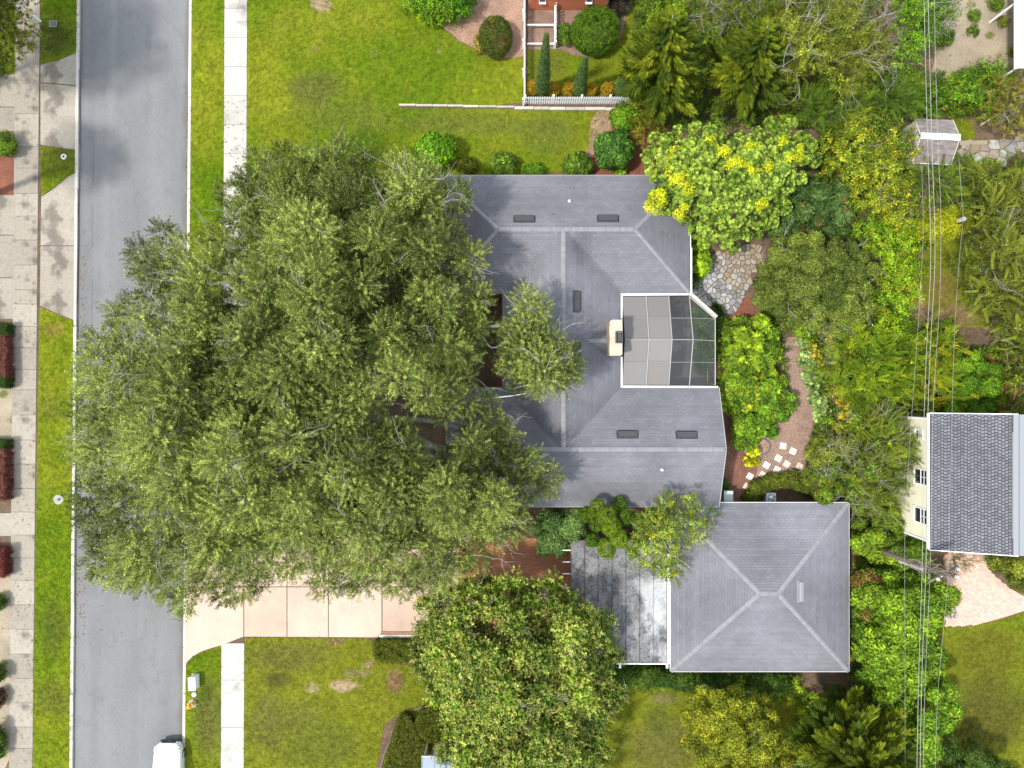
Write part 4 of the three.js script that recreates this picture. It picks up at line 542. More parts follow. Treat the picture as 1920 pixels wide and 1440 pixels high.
// ------------------------------------------------------------------ two-storey neighbour on the right
{
  const h = thing('neighbour_house', 'tall house with cream siding and grey hexagon-patterned shingles at the right edge', 'house');
  const E0 = 5.5, R0 = 7.0, x0 = 24.7, xr = 28.9, x1 = 33.1, z0 = 1.74, z1 = 9.8;
  const planes = [[V3(x0, E0, z0), V3(x0, E0, z1), V3(xr, R0, z1), V3(xr, R0, z0)], [V3(x1, E0, z1), V3(x1, E0, z0), V3(xr, R0, z0), V3(xr, R0, z1)]];
  const roof = mesh('roof', deckGeo(planes), std(rgb(0.03, 0.03, 0.034), 0.95), h);
  const sh = new Shingles({ seed: 23, row: 0.17, tab: 0.19, gap: 0.055, lift: 0.025, vary: 0.22, slot: 0.022 }); for (const p of planes) sh.plane(p); sh.build('shingles', std(rgb(0.115, 0.117, 0.128), 0.96, { vertexColors: true, bumpMap: scaled(bumpFine, 0.25), bumpScale: 0.003 }), roof);
  mesh('ridge_vent', join([bar(V3(xr - 0.17, R0 + 0.03, z0), V3(xr - 0.17, R0 + 0.03, z1), 0.3, 0.04), bar(V3(xr + 0.17, R0 + 0.03, z0), V3(xr + 0.17, R0 + 0.03, z1), 0.3, 0.04), bar(V3(xr - 0.34, R0 + 0.0, z0 + 1), V3(xr - 0.34, R0 + 0.0, z1 - 1), 0.03, 0.08)]), std(rgb(0.2, 0.21, 0.225), 0.8), roof);
  mesh('fascia', join([box(0.05, 0.2, z1 - z0, x0 - 0.03, E0 - 0.09, (z0 + z1) / 2), bar(V3(x0, E0 - 0.06, z0 - 0.02), V3(xr, R0 - 0.06, z0 - 0.02), 0.04, 0.2), bar(V3(x0, E0 - 0.06, z1 + 0.02), V3(xr, R0 - 0.06, z1 + 0.02), 0.04, 0.2)]), whitePaint, roof);
  const wx = 25.05, za = 2.1, zb = 9.45; mesh('wall', slab([[wx, za], [x1 - 0.4, za], [x1 - 0.4, zb], [wx, zb]], E0 - 0.12, E0), std(rgb(0.62, 0.58, 0.42), 0.8), h);
  const sid = std(rgb(0.66, 0.625, 0.47), 0.7), boards = []; for (let y = 0.25; y < 5.3; y += 0.19) { const g = box(0.03, 0.185, zb - za + 0.06, wx - 0.012, y, (za + zb) / 2).translate(-wx, -y, 0).rotateZ(-0.07).translate(wx, y, 0); boards.push(g); } mesh('siding', join(boards), sid, h, 'stuff');
  for (const z of [za, zb]) mesh('corner_board', box(0.07, 5.3, 0.12, wx - 0.05, 2.65, z), whitePaint, h);
  for (const [z, hh, y] of [[3.1, 0.7, 3.9], [5.67, 1.35, 4.1], [8.05, 1.35, 4.1]]) { const w = new THREE.Group(); w.name = 'window'; w.position.set(wx - 0.05, y, z); h.add(w); const W = z < 4 ? 0.5 : 0.85; mesh('window_frame', join([box(0.06, 0.07, W + 0.14, 0, hh / 2, 0), box(0.1, 0.06, W + 0.2, -0.02, -hh / 2, 0), box(0.06, hh, 0.07, 0, 0, -W / 2 - 0.03), box(0.06, hh, 0.07, 0, 0, W / 2 + 0.03), box(0.05, 0.05, W, 0, 0, 0), box(0.04, hh / 2, 0.03, 0, hh / 4, 0), box(0.04, 0.03, W, 0, hh / 4, 0)]), whitePaint, w); mesh('window_pane', box(0.02, hh - 0.04, W, 0.015, 0, 0), std(rgb(0.02, 0.022, 0.025), 0.12), w); }
}
// ------------------------------------------------------------------ shed at the back
{
  const s = thing('garden_shed', 'small taupe-roofed garden shed with a white ridge among the bushes', 'shed', [26.95, 0, -15.55], null, -0.045);
  const w = 1.22, d = 1.42, E0 = 2.0, R0 = 2.85;
  const planes = [[V3(-w, E0, -d), V3(w, E0, -d), V3(w, R0, 0), V3(-w, R0, 0)], [V3(-w, E0, d), V3(-w, R0, 0), V3(w, R0, 0), V3(w, E0, d)]];
  const roof = mesh('roof', deckGeo(planes, 0.1), deckM, s); const sh = new Shingles({ seed: 33, row: 0.14, vary: 0.25 }); for (const p of planes) sh.plane(p); sh.build('shingles', std(rgb(0.19, 0.162, 0.148), 0.96, { vertexColors: true }), roof);
  mesh('ridge_board', join([bar(V3(-w - 0.02, R0 + 0.03, -0.09), V3(w + 0.02, R0 + 0.03, -0.09), 0.2, 0.03), bar(V3(-w - 0.02, R0 + 0.028, 0.09), V3(w + 0.02, R0 + 0.028, 0.09), 0.2, 0.03)]), whitePaint, roof);
  for (const x of [-w - 0.02, w + 0.02]) for (const k of [-1, 1]) mesh('bargeboard', bar(V3(x, E0 - 0.02, k * d), V3(x, R0 - 0.02, 0), 0.03, 0.1), offWhite, roof);
  mesh('wall', box(2 * w - 0.2, E0 - 0.02, 2 * d - 0.25, 0, E0 / 2, 0), std(rgb(0.5, 0.46, 0.38), 0.85, { map: scaled(grainTex, 1) }), s);
  mesh('door', box(0.9, 1.75, 0.04, -0.1, 0.9, d - 0.1), offWhite, s); mesh('eave_board', box(2 * w, 0.1, 0.04, 0, E0 - 0.04, d + 0.02), offWhite, s);
}
// ------------------------------------------------------------------ brick neighbour at the top, white roof at the top right, roof corner at the bottom
{
  const b = thing('brick_house', 'orange-red brick house wall at the top edge behind the big rounded bush', 'house');
  const zf = -25.05, xa = 1.1, xb = 6.35; mesh('wall', slab([[xa, zf - 8], [xb, zf - 8], [xb, zf], [xa, zf]], 2.7, 2.75), std(rgb(0.3, 0.24, 0.2), 0.95), b);
  const R = rng(41), pos = []; const list = []; for (let k = 0, y = 0.04; y < 2.65; y += 0.077, k++) for (let x = xa + (k % 2) * 0.11; x < xb - 0.2; x += 0.22) list.push(box(0.208, 0.066, 0.04, x + 0.104, y + 0.033, zf + 0.008 + 0.006 * R()));
  mesh('brick', join(list), std(rgb(0.5, 0.15, 0.07), 0.9, { map: scaled(grainTex, 0.7) }), b, 'stuff');
  for (const px of [1017, 1104]) { const [x] = M(px, 3, 1); const w = new THREE.Group(); w.name = 'window'; b.add(w); mesh('window_sill', box(0.45, 0.06, 0.14, x, 0.98, zf + 0.09), whitePaint, w); mesh('window_frame', join([box(0.04, 0.9, 0.05, x - 0.2, 1.46, zf + 0.05), box(0.04, 0.9, 0.05, x + 0.2, 1.46, zf + 0.05), box(0.44, 0.04, 0.05, x, 1.93, zf + 0.05)]), whitePaint, w); mesh('window_pane', box(0.38, 0.88, 0.02, x, 1.46, zf + 0.045), std(rgb(0.02, 0.02, 0.025), 0.15), w); }
  const roof = mesh('roof', slab([[xa - 0.5, zf - 8.5], [xb + 0.4, zf - 8.5], [xb + 0.4, zf + 0.35], [xa - 0.5, zf + 0.35]], 2.86, 0.16), deckM, b); 
}
{
  const c = thing('white_shelter', 'white metal-roofed shelter at the top right edge', 'shelter');
  const x0 = M(1907, 0, 3)[0], z1 = M(0, 128, 3)[1]; for (let i = 0; i < 8; i++) mesh('roof_panel', join([box(0.98, 0.04, 9, x0 + 0.5 + i, 3, z1 - 4.5), box(0.05, 0.05, 9, x0 + 0.03 + i, 3.04, z1 - 4.5)]), whitePaint, c);
  mesh('gutter', box(0.12, 0.12, 9.05, x0 - 0.06, 2.94, z1 - 4.5), whitePaint, c); for (const z of [-8.8, -4.4, -0.2]) mesh('post', box(0.1, 2.98, 0.1, x0 + 0.3, 1.49, z1 + z), whitePaint, c);
}
{
  const c = thing('porch_roof', 'pale blue-grey roof corner at the bottom edge beside the clipped hedge', 'porch roof');
  const m = std(rgb(0.2, 0.24, 0.3), 0.6); for (let i = 0; i < 4; i++) mesh('roof_panel', join([box(0.73, 0.05, 6, -5.35 + i * 0.75, 2.5, 26.65), box(0.05, 0.05, 6, -5.7 + i * 0.75, 2.54, 26.65)]), m, c);
  mesh('fascia', box(3.1, 0.18, 0.05, -4.2, 2.42, 23.62), offWhite, c); for (const x of [-5.6, -2.9]) mesh('post', box(0.1, 2.4, 0.1, x, 1.2, 23.8), offWhite, c);
  slabs('garden_step', 'small grey concrete step beside the clipped hedge', [[[[816, 1396], [860, 1392], [860, 1500], [800, 1500], [798, 1425]], concretes[3]]]);
}

// ================================================================== fences, poles, wires, car, small things
const picketM = std(rgb(0.85, 0.85, 0.86), 0.6);
{ // picket fence along the south side of the strip of lawn, then up its left side
  const picket = (() => { const s = new THREE.Shape([[-0.045, 0], [0.045, 0], [0.045, 1.12], [0, 1.2], [-0.045, 1.12]].map((p) => new THREE.Vector2(...p))); return new THREE.ExtrudeGeometry(s, { depth: 0.022, bevelEnabled: true, bevelSize: 0.004, bevelThickness: 0.004, bevelSegments: 1 }); })();
  const run = (label, a, b, pitch, turn) => { const f = thing('picket_fence', label, 'fence', [a[0], 0, a[1]], null, turn), L = Math.hypot(b[0] - a[0], b[1] - a[1]); for (let x = 0.08; x < L; x += pitch) { const o = mesh('picket', picket, picketM, f); o.position.set(x, 0.06, 0); } for (const y of [0.35, 0.95]) mesh('rail', box(L, 0.09, 0.04, L / 2, y, -0.025), picketM, f); for (let x = 0; x <= L + 0.05; x += L / Math.round(L / 2)) mesh('post', join([box(0.1, 1.25, 0.1, x, 0.625, -0.09), cyl(0.085, 0.0, 0.1, x, 1.3, -0.09, 4)]), picketM, f); return f; };
  run('white picket fence in front of the row of clipped golden balls', [0.86, -18.72], [8.3, -18.66], 0.152, 0);
  run('white picket fence side running up to the brick house', [0.84, -18.6], [0.94, -26.3], 0.152, Math.PI / 2);
  const e = thing('wooden_enclosure', 'low white wooden frame enclosing a small mulch square beside the fence', 'enclosure');
  for (const [a, b] of [[[1.0, -23.75], [2.85, -23.75]], [[1.0, -22.5], [2.85, -22.5]], [[2.85, -25.2], [2.85, -22.45]]]) mesh('rail', bar(V3(a[0], 0.55, a[1]), V3(b[0], 0.55, b[1]), 0.07, 0.1), picketM, e);
  for (const z of [-25.2, -23.75, -22.5]) mesh('post', box(0.13, 0.95, 0.13, 2.85, 0.47, z), picketM, e);
  for (let z = -24.9; z < -22.6; z += 0.2) mesh('picket', picket, picketM, e).position.set(2.88, 0.0, z), e.children[e.children.length - 1].rotation.y = Math.PI / 2;
}
{ // low pale wall between the lawns, in blocks
  const w = thing('low_wall', 'thin cream block wall dividing the two lawns', 'low wall'), R = rng(15); let x = -7.55;
  while (x < 8.35) { const L = 1.0 + 0.5 * R(), z = x < -0.4 ? lerp(-18.63, -18.5, (x + 7.5) / 7) : lerp(-18.43, -18.33, x / 8.3); mesh('wall_block', rbox(Math.min(L, 8.4 - x) - 0.02, 0.2, x < -0.4 ? 0.13 : 0.2, 0.02, x + L / 2, 0.07 + 0.01 * R(), z + (R() - 0.5) * 0.02), std(rgb(0.44, 0.4, 0.33).multiplyScalar(0.8 + 0.35 * R()), 0.9, { map: scaled(grainTex, 0.9) }), w); x += L; }
}
const poleWood = std(rgb(0.15, 0.115, 0.09), 0.95, { map: barkTex });
{ // wooden power pole near the garage, cables down its side, bare twigs tangled round it
  const b = P(1618, 1022, 0), t = P(1788, 1080, 9.6), root = thing('utility_pole', 'brown wooden power pole right of the garage with white insulators at its head', 'utility pole', [b.x, 0, b.z]);
  const at = (p) => p.clone().sub(V3(b.x, 0, b.z)), d = t.clone().sub(b);
  mesh('pole', tube([b, b.clone().addScaledVector(d, 0.5), t].map(at), 0.17, 0.12, 10), poleWood, root);
  mesh('crossarm', bar(at(t).add(V3(-0.9, -0.7, 0.5)), at(t).add(V3(0.7, -0.7, -0.35)), 0.1, 0.12), poleWood, root);
  for (const [x, y, z] of [[0.05, 0.1, 0], [-0.55, -0.55, 0.3], [0.5, -0.55, -0.25], [-0.2, -0.9, 0.2]]) mesh('insulator', new THREE.LatheGeometry([[0, 0], [0.06, 0], [0.09, 0.05], [0.05, 0.09], [0.09, 0.13], [0.05, 0.2], [0, 0.22]].map((p) => new THREE.Vector2(...p)), 10).translate(...at(t).add(V3(x, y, z)).toArray()), std(rgb(0.7, 0.7, 0.7), 0.3), root);
  for (const o of [0.2, 0.28]) mesh('conduit', tube([b.clone().addScaledVector(d, 0.45).add(V3(0, 0, o)), b.clone().addScaledVector(d, 0.72).add(V3(0, 0, o))].map(at), 0.035, 0.035, 6), std(rgb(0.5, 0.5, 0.5), 0.5), root);
  const R = rng(19), vines = []; for (let i = 0; i < 34; i++) { const k = 0.5 + 0.45 * R(), p = b.clone().addScaledVector(d, k).add(V3((R() - 0.5) * 0.3, 0, (R() - 0.5) * 0.3)); vines.push(tube([p, p.clone().addScaledVector(d, 0.1).add(V3((R() - 0.5) * 0.5, 0.1, (R() - 0.5) * 0.5)), p.clone().addScaledVector(d, 0.2).add(V3((R() - 0.5) * 1.3, -0.2, (R() - 0.5) * 1.2))].map(at), 0.03, 0.012, 4, 6)); } mesh('dry_vine', join(vines), std(rgb(0.3, 0.24, 0.19), 0.95), root, 'stuff');
}
const wireM = std(rgb(0.26, 0.26, 0.23), 0.6);
function wire(label, pts, r = 0.03) { const o = mesh('power_line', tube(pts.map(([x, y, h]) => P(x, y, h)), r, r, 6, pts.length * 10), wireM); return tag(o, label, 'power line'); }
wire('left of the two bright power lines crossing above the shed', [[1731, -60, 9.4], [1734, 66, 9.2], [1739, 260, 8.8], [1745, 480, 8.4], [1738, 640, 8.3], [1733, 770, 8.4], [1732, 900, 8.5], [1729, 1065, 8.8], [1723, 1250, 9.1], [1718, 1500, 9.5]], 0.012);
wire('right of the two bright power lines crossing above the shed', [[1739, -60, 9.4], [1742, 66, 9.2], [1747, 260, 8.8], [1753, 480, 8.4], [1745, 640, 8.3], [1740, 770, 8.4], [1739, 900, 8.5], [1736, 1065, 8.8], [1729, 1250, 9.1], [1724, 1500, 9.5]], 0.013);
wire('thin third power line just right of the bright pair', [[1751, -60, 7.6], [1754, 110, 7.4], [1759, 280, 7.1], [1764, 400, 6.9], [1762, 560, 6.8], [1750, 760, 6.9], [1744, 1065, 7.6], [1734, 1300, 8.0], [1730, 1500, 8.2]], 0.009);
wire('thin lone cable left of the power lines beside the garage hedge', [[1728, 310, 6], [1731, 430, 5.8], [1722, 600, 5.6], [1708, 800, 5.5], [1697, 990, 5.6], [1697, 1200, 5.8], [1697, 1500, 6]], 0.007);
wire('thin service cable running down the right side from the vine-covered pole', [[1798, 300, 6.8], [1803, 370, 6.6], [1806, 408, 6.4], [1800, 470, 6.3], [1790, 620, 6.2], [1782, 900, 6.8], [1778, 1075, 9.2], [1770, 1170, 8.6], [1758, 1310, 8.2], [1752, 1500, 8]], 0.007);
const pale = [[0.62, 0.6, 0.56], [0.2, 0.2, 0.2]].map((c) => std(rgb(...c), 0.6));
{ // things along the kerb
  const box1 = thing('utility_box', 'white utility cabinet standing on the verge below the driveway', 'utility box', [...P(368, 1275).toArray()], null, 0.03);
  mesh('cabinet', rbox(0.44, 0.62, 0.84, 0.03, 0, 0.33, 0), std(rgb(0.74, 0.75, 0.76), 0.5), box1); mesh('lid', rbox(0.47, 0.05, 0.87, 0.015, 0, 0.665, 0), whitePaint, box1); mesh('base', box(0.52, 0.06, 0.94, -0.02, 0.01, 0.01), pale[1], box1);
  const m = thing('service_marker', 'small white round service cap between utility box and hydrant', 'service cap', P(365, 1301).toArray()); mesh('ring', cyl(0.2, 0.18, 0.1, 0, 0.04, 0), pale[1], m); mesh('cap', cyl(0.13, 0.11, 0.12, 0, 0.1, 0), whitePaint, m);
  const h = thing('fire_hydrant', 'orange-yellow fire hydrant on the verge above the white car', 'fire hydrant', P(361, 1319).toArray(), null, 0.6), hy = std(rgb(0.68, 0.3, 0.03), 0.5);
  mesh('barrel', new THREE.LatheGeometry([[0, 0], [0.17, 0], [0.17, 0.04], [0.11, 0.06], [0.11, 0.5], [0.15, 0.52], [0.15, 0.56], [0.12, 0.62], [0.06, 0.69], [0, 0.7]].map((p) => new THREE.Vector2(...p)), 16), hy, h); mesh('operating_nut', cyl(0.03, 0.03, 0.08, 0, 0.74, 0, 5), hy, h);
  for (const a of [0, Math.PI / 2, -Math.PI / 2]) mesh('outlet', cyl(0.06, 0.065, 0.14, 0, 0, 0, 10).rotateX(Math.PI / 2).translate(0, 0.4, 0.16).rotateY(a + Math.PI), std(rgb(0.7, 0.45, 0.1), 0.5), h); mesh('footing', cyl(0.3, 0.3, 0.06, 0, 0.0, 0, 8), pale[1], h);
  const mh = thing('sewer_cleanout', 'round concrete collar with a dark lid set in the left verge', 'manhole', P(110, 937).toArray()), R = rng(4);
  mesh('collar', slab(Array.from({ length: 14 }, (_, i) => { const a = i / 14 * 6.283, r = 0.3 + 0.06 * R(); return [Math.cos(a) * r, Math.sin(a) * r]; }), 0.05, 0.1, 0.01), std(rgb(0.3, 0.3, 0.29), 0.9, { map: scaled(grainTex, 0.8) }), mh); mesh('lid', cyl(0.1, 0.1, 0.03, 0.04, 0.055, -0.03), darkMetal, mh);
  const wm = thing('valve_cover', 'small pale round valve cover in the grass wedge', 'valve cover', P(120, 294).toArray()); mesh('collar', cyl(0.2, 0.18, 0.06, 0, 0.03, 0), std(rgb(0.5, 0.5, 0.47), 0.8), wm); mesh('lid', cyl(0.08, 0.08, 0.03, 0, 0.06, 0), darkMetal, wm);
  const gr = thing('meter_box', 'dark rectangular meter lid in the grass in the top left', 'meter lid', P(100, 45).toArray()); mesh('frame', rbox(0.52, 0.06, 0.42, 0.015, 0, 0.02, 0), pale[1], gr); mesh('lid', box(0.42, 0.04, 0.32, 0, 0.04, 0), std(rgb(0.07, 0.07, 0.075), 0.7), gr);
  const mk = thing('marker_post', 'tiny white marker post at the edge of the pavement in the top left', 'marker post', P(77, 40).toArray()); mesh('post', rbox(0.1, 0.75, 0.1, 0.02, 0, 0.37, 0), whitePaint, mk); mesh('cap', rbox(0.15, 0.05, 0.15, 0.02, 0, 0.77, 0), whitePaint, mk);
  const ac = thing('air_conditioner', 'silver air conditioner with a round fan by the top edge of the garage', 'air conditioner', P(1443, 932, 0.4).setY(0).toArray());
  mesh('cabinet', rbox(0.66, 0.7, 0.64, 0.06, 0, 0.37, 0), std(rgb(0.42, 0.44, 0.46), 0.5), ac); mesh('fan_shroud', cyl(0.27, 0.25, 0.05, 0, 0.745, 0, 24), std(rgb(0.3, 0.32, 0.34), 0.4), ac); mesh('fan_hub', new THREE.SphereGeometry(0.16, 16, 8, 0, 6.3, 0, 1.57).scale(1, 0.5, 1).translate(-0.02, 0.765, -0.02), std(rgb(0.55, 0.57, 0.6), 0.35, { metalness: 0.4 }), ac); mesh('fan_opening', join([0, 1, 2, 3].map((i) => box(0.17, 0.008, 0.09, 0.15, 0.776, 0).rotateY(i * 1.57 + 0.4))), darkMetal, ac);
  const pb = thing('equipment_box', 'pale green-grey equipment box in the corner between house and garage', 'equipment box', P(1365, 931, 0.9).setY(0).toArray()); mesh('cabinet', rbox(0.55, 1.0, 0.72, 0.04, 0, 0.5, 0), std(rgb(0.4, 0.45, 0.43), 0.6), pb); mesh('lid', rbox(0.6, 0.05, 0.78, 0.02, 0, 1.02, 0), std(rgb(0.44, 0.49, 0.47), 0.6), pb);
  const pot = thing('plant_pot', 'round terracotta pot among the border plants right of the mulch path', 'flower pot', P(1555, 733).toArray()); mesh('pot', new THREE.LatheGeometry([[0, 0], [0.14, 0], [0.2, 0.36], [0.24, 0.36], [0.24, 0.42], [0.19, 0.42], [0.18, 0.36], [0, 0.34]].map((p) => new THREE.Vector2(...p)), 20), std(rgb(0.42, 0.14, 0.06), 0.85), pot); mesh('soil', cyl(0.18, 0.18, 0.02, 0, 0.37, 0), std(rgb(0.4, 0.2, 0.12), 1), pot);
  const ring = thing('bed_edging', 'dark curved edging of a small round bed beside the stepping stones', 'bed edging', P(1429, 838).toArray()); for (let i = 0; i < 15; i++) { const a = -1.7 + i * 0.235; mesh('edging_piece', box(0.06, 0.16, 0.125, 0.52, 0.06, 0).rotateY(-a), std(rgb(0.11, 0.11, 0.115), 0.8), ring); }
  for (const [x, y, L, a, label] of [[1828, 268, 2.1, 0.02, 'weathered grey plank lying beside the shed'], [1855, 222, 2.0, 0.62, 'fallen pale branch poking out of the brown bush']]) { const p = P(x, y), o = thing(label.includes('plank') ? 'plank' : 'fallen_branch', label, label.includes('plank') ? 'plank' : 'branch', [p.x, 0.06, p.z], null, a); if (label.includes('plank')) { mesh('board', rbox(L, 0.05, 0.3, 0.01), std(rgb(0.3, 0.24, 0.17), 0.9, { map: scaled(grainTex, 0.8) }), o); mesh('cleat', box(0.08, 0.06, 0.3, L * 0.4, 0.05, 0), poleWood, o); } else { mesh('stem', tube([V3(-L / 2, 0.3, 0), V3(0, 0.5, 0.05), V3(L / 2, 0.9, 0)], 0.07, 0.04), barkPale, o); mesh('twig', tube([V3(0, 0.5, 0), V3(0.6, 0.7, 0.4)], 0.04, 0.015), barkPale, o); } }
}
{ // white car parked against the right kerb, nose towards the top, mostly below the frame
  const car = thing('parked_car', 'white car parked at the right kerb, only its bonnet in view at the bottom edge', 'car', [-22.72, -0.07, 26.02]);
  const paint = new THREE.MeshPhysicalMaterial({ color: rgb(0.72, 0.73, 0.75), roughness: 0.35, clearcoat: 1, clearcoatRoughness: 0.05 }), glass = new THREE.MeshPhysicalMaterial({ color: rgb(0.01, 0.011, 0.012), roughness: 0.06, clearcoat: 1 }), trim = std(rgb(0.018, 0.018, 0.02), 0.5), chrome = std(rgb(0.55, 0.56, 0.58), 0.22, { metalness: 0.9 });
  const loft = (st, ringFn) => { const pos = [], idx = []; let m = 0; for (const s of st) { const r = ringFn(s); m = r.length; for (const [x, y] of r) pos.push(x, y, s.z); } for (let i = 0; i + 1 < st.length; i++) for (let j = 0; j < m; j++) { const a = i * m + j, b = i * m + (j + 1) % m; idx.push(a, b, a + m, b, b + m, a + m); } for (const [o, f] of [[0, 1], [(st.length - 1) * m, 0]]) for (let j = 1; j + 1 < m; j++) f ? idx.push(o, o + j + 1, o + j) : idx.push(o, o + j, o + j + 1); const g = new THREE.BufferGeometry(); g.setAttribute('position', new THREE.Float32BufferAttribute(pos, 3)); g.setIndex(idx); g.computeVertexNormals(); return g; };
  const bodySt = [{ z: -2.33, w: 0.52, h: 0.62, b: 0.32 }, { z: -2.26, w: 0.66, h: 0.74, b: 0.26 }, { z: -2.12, w: 0.78, h: 0.83, b: 0.24 }, { z: -1.9, w: 0.86, h: 0.89, b: 0.24 }, { z: -1.5, w: 0.905, h: 0.95, b: 0.24 }, { z: -0.9, w: 0.92, h: 1.02, b: 0.22 }, { z: 0, w: 0.925, h: 1.06, b: 0.22 }, { z: 1.2, w: 0.925, h: 1.07, b: 0.22 }, { z: 2.0, w: 0.88, h: 1.05, b: 0.26 }, { z: 2.28, w: 0.78, h: 0.98, b: 0.32 }];
  mesh('body', loft(bodySt, ({ w, h, b }) => [[-w * 0.92, b], [w * 0.92, b], [w, b + 0.12], [w * 1.0, h - 0.28], [w * 0.985, h - 0.13], [w * 0.93, h - 0.045], [w * 0.8, h - 0.005], [w * 0.45, h + 0.022], [0, h + 0.032], [-w * 0.45, h + 0.022], [-w * 0.8, h - 0.005], [-w * 0.93, h - 0.045], [-w * 0.985, h - 0.13], [-w, h - 0.28], [-w, b + 0.12]]), paint, car);
  mesh('greenhouse', loft([{ z: -0.78, w: 0.8, y: 1.04 }, { z: 0.0, w: 0.74, y: 1.5 }, { z: 0.35, w: 0.7, y: 1.62 }, { z: 1.5, w: 0.7, y: 1.62 }, { z: 2.1, w: 0.78, y: 1.08 }], ({ w, y }) => [[-0.84, 1.0], [0.84, 1.0], [w, y - 0.06], [w * 0.8, y], [-w * 0.8, y], [-w, y - 0.06]]), glass, car);
  mesh('roof', rbox(1.34, 0.06, 1.5, 0.03, 0, 1.63, 0.95), paint, car);
  for (const s of [-1, 1]) { mesh('hood_crease', tube([V3(s * 0.42, 0.795, -2.16), V3(s * 0.5, 0.925, -1.7), V3(s * 0.6, 1.035, -0.95)], 0.012, 0.012, 5), paint, car); mesh('headlight', loft([{ z: -2.27, w: 0.09 }, { z: -2.1, w: 0.16 }, { z: -1.84, w: 0.07 }], ({ z, w }) => { const cx = s * (z < -2.2 ? 0.56 : z < -2 ? 0.7 : 0.8), y = z < -2.2 ? 0.69 : z < -2 ? 0.775 : 0.85; return [[cx - w, y - 0.08], [cx + w * 0.6, y - 0.1], [cx + w * 0.7, y - 0.02], [cx - w * 0.9, y + 0.045]]; }), new THREE.MeshPhysicalMaterial({ color: rgb(0.45, 0.46, 0.48), roughness: 0.12, clearcoat: 1, metalness: 0.4 }), car); mesh('headlight_bezel', box(0.26, 0.02, 0.06, s * 0.66, 0.835, -2.0).rotateY(s * 0.0), trim, car); const mi = mesh('mirror', rbox(0.2, 0.13, 0.11, 0.045, s * 1.02, 1.1, -0.5), paint, car); mesh('mirror_stalk', box(0.1, 0.04, 0.06, s * 0.92, 1.05, -0.5), trim, car); for (const z of [-1.42, 1.4]) { const w = new THREE.Group(); w.name = 'wheel'; w.position.set(s * 0.82, 0.34, z); car.add(w); mesh('tyre', new THREE.TorusGeometry(0.25, 0.095, 10, 26).rotateY(Math.PI / 2), trim, w); mesh('rim', cyl(0.19, 0.19, 0.14, 0, 0, 0, 18).rotateZ(Math.PI / 2), chrome, w); } }
  mesh('grille', rbox(0.95, 0.24, 0.06, 0.03, 0, 0.6, -2.335), trim, car); mesh('bumper', rbox(1.3, 0.2, 0.12, 0.05, 0, 0.38, -2.3), trim, car); mesh('emblem', cyl(0.05, 0.045, 0.02, 0, 0, 0, 12).rotateX(-0.9).translate(0, 0.795, -2.2), std(rgb(0.03, 0.03, 0.06), 0.3), car); mesh('number_plate_holder', box(0.34, 0.02, 0.03, 0, 0.5, -2.385), chrome, car);
}

// ================================================================== vegetation
const oakG = sprigGeo(1, { n: 34, len: 0.6, L: 0.12, W: 0.032, el: 0.75 }), oakG2 = tuftGeo(2, { n: 30, r: 0.3, L: 0.11, W: 0.035 });
const broadG = tuftGeo(3, { n: 26, r: 0.32, L: 0.2, W: 0.1, up: 0.7 }), smallG = tuftGeo(4, { n: 30, r: 0.22, L: 0.1, W: 0.055, up: 0.5 }), tinyG = tuftGeo(5, { n: 34, r: 0.16, L: 0.065, W: 0.04, up: 0.3 });
const loopG = sprigGeo(6, { n: 14, len: 0.6, L: 0.2, W: 0.06, el: 0.35 }), crapeG = sprigGeo(7, { n: 18, len: 0.55, L: 0.12, W: 0.065, el: 0.6 });
const roseG = rosetteGeo(8, { n: 9, L: 0.27, W: 0.1, rise: 0.2, layers: 2 }), bigRoseG = rosetteGeo(9, { n: 7, L: 0.38, W: 0.17, rise: 0.35, layers: 2 }), spikeG = rosetteGeo(10, { n: 12, L: 0.42, W: 0.05, rise: 0.6, layers: 2 });
const frondG = frondGeo(11, { n: 14, len: 1.2, L: 0.28, W: 0.04, arch: 0.6 }), featherG = frondGeo(12, { n: 16, len: 1.0, L: 0.16, W: 0.03, arch: 0.35 }), needleG = sprigGeo(13, { n: 30, len: 0.6, L: 0.14, W: 0.02, el: 0.7 });
const petalG = rosetteGeo(14, { n: 6, L: 0.1, W: 0.08, rise: 0.5, layers: 2 });

function tree({ name = 'tree', label, category = 'tree', group, polys, seed, crown, cols, geo, mat = leafM, fillO = {}, trunkAt, limb = {}, bark = barkGrey, second, flowers }) {
  const R = rng(seed), clumps = [];
  for (const p of polys) { const q = Array.isArray(p[0]) ? { poly: p } : p; clumps.push(...clumpsIn(q.poly, R, { ...crown, ...q })); }
  const base = trunkAt ? P(...trunkAt, 0) : V3(clumps.reduce((a, c) => a + c.x, 0) / clumps.length, 0, clumps.reduce((a, c) => a + c.z, 0) / clumps.length);
  const root = thing(name, label, category, [base.x, 0, base.z], group);
  limbsTo(root, base, clumps, R, { mat: bark, ...limb });
  const local = clumps.map((c) => ({ ...c, x: c.x - base.x, z: c.z - base.z })), sc = new Scatter();
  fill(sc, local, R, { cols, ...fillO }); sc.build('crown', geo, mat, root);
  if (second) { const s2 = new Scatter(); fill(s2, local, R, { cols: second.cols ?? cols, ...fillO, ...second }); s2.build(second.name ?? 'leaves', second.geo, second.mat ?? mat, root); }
  if (flowers) { const s3 = new Scatter(); fill(s3, local, R, { core: 0.98, low: 0.1, spread: 0.3, ...flowers }); s3.build(flowers.name ?? 'flower', flowers.geo ?? petalG, flowerM, root); }
  return root;
}
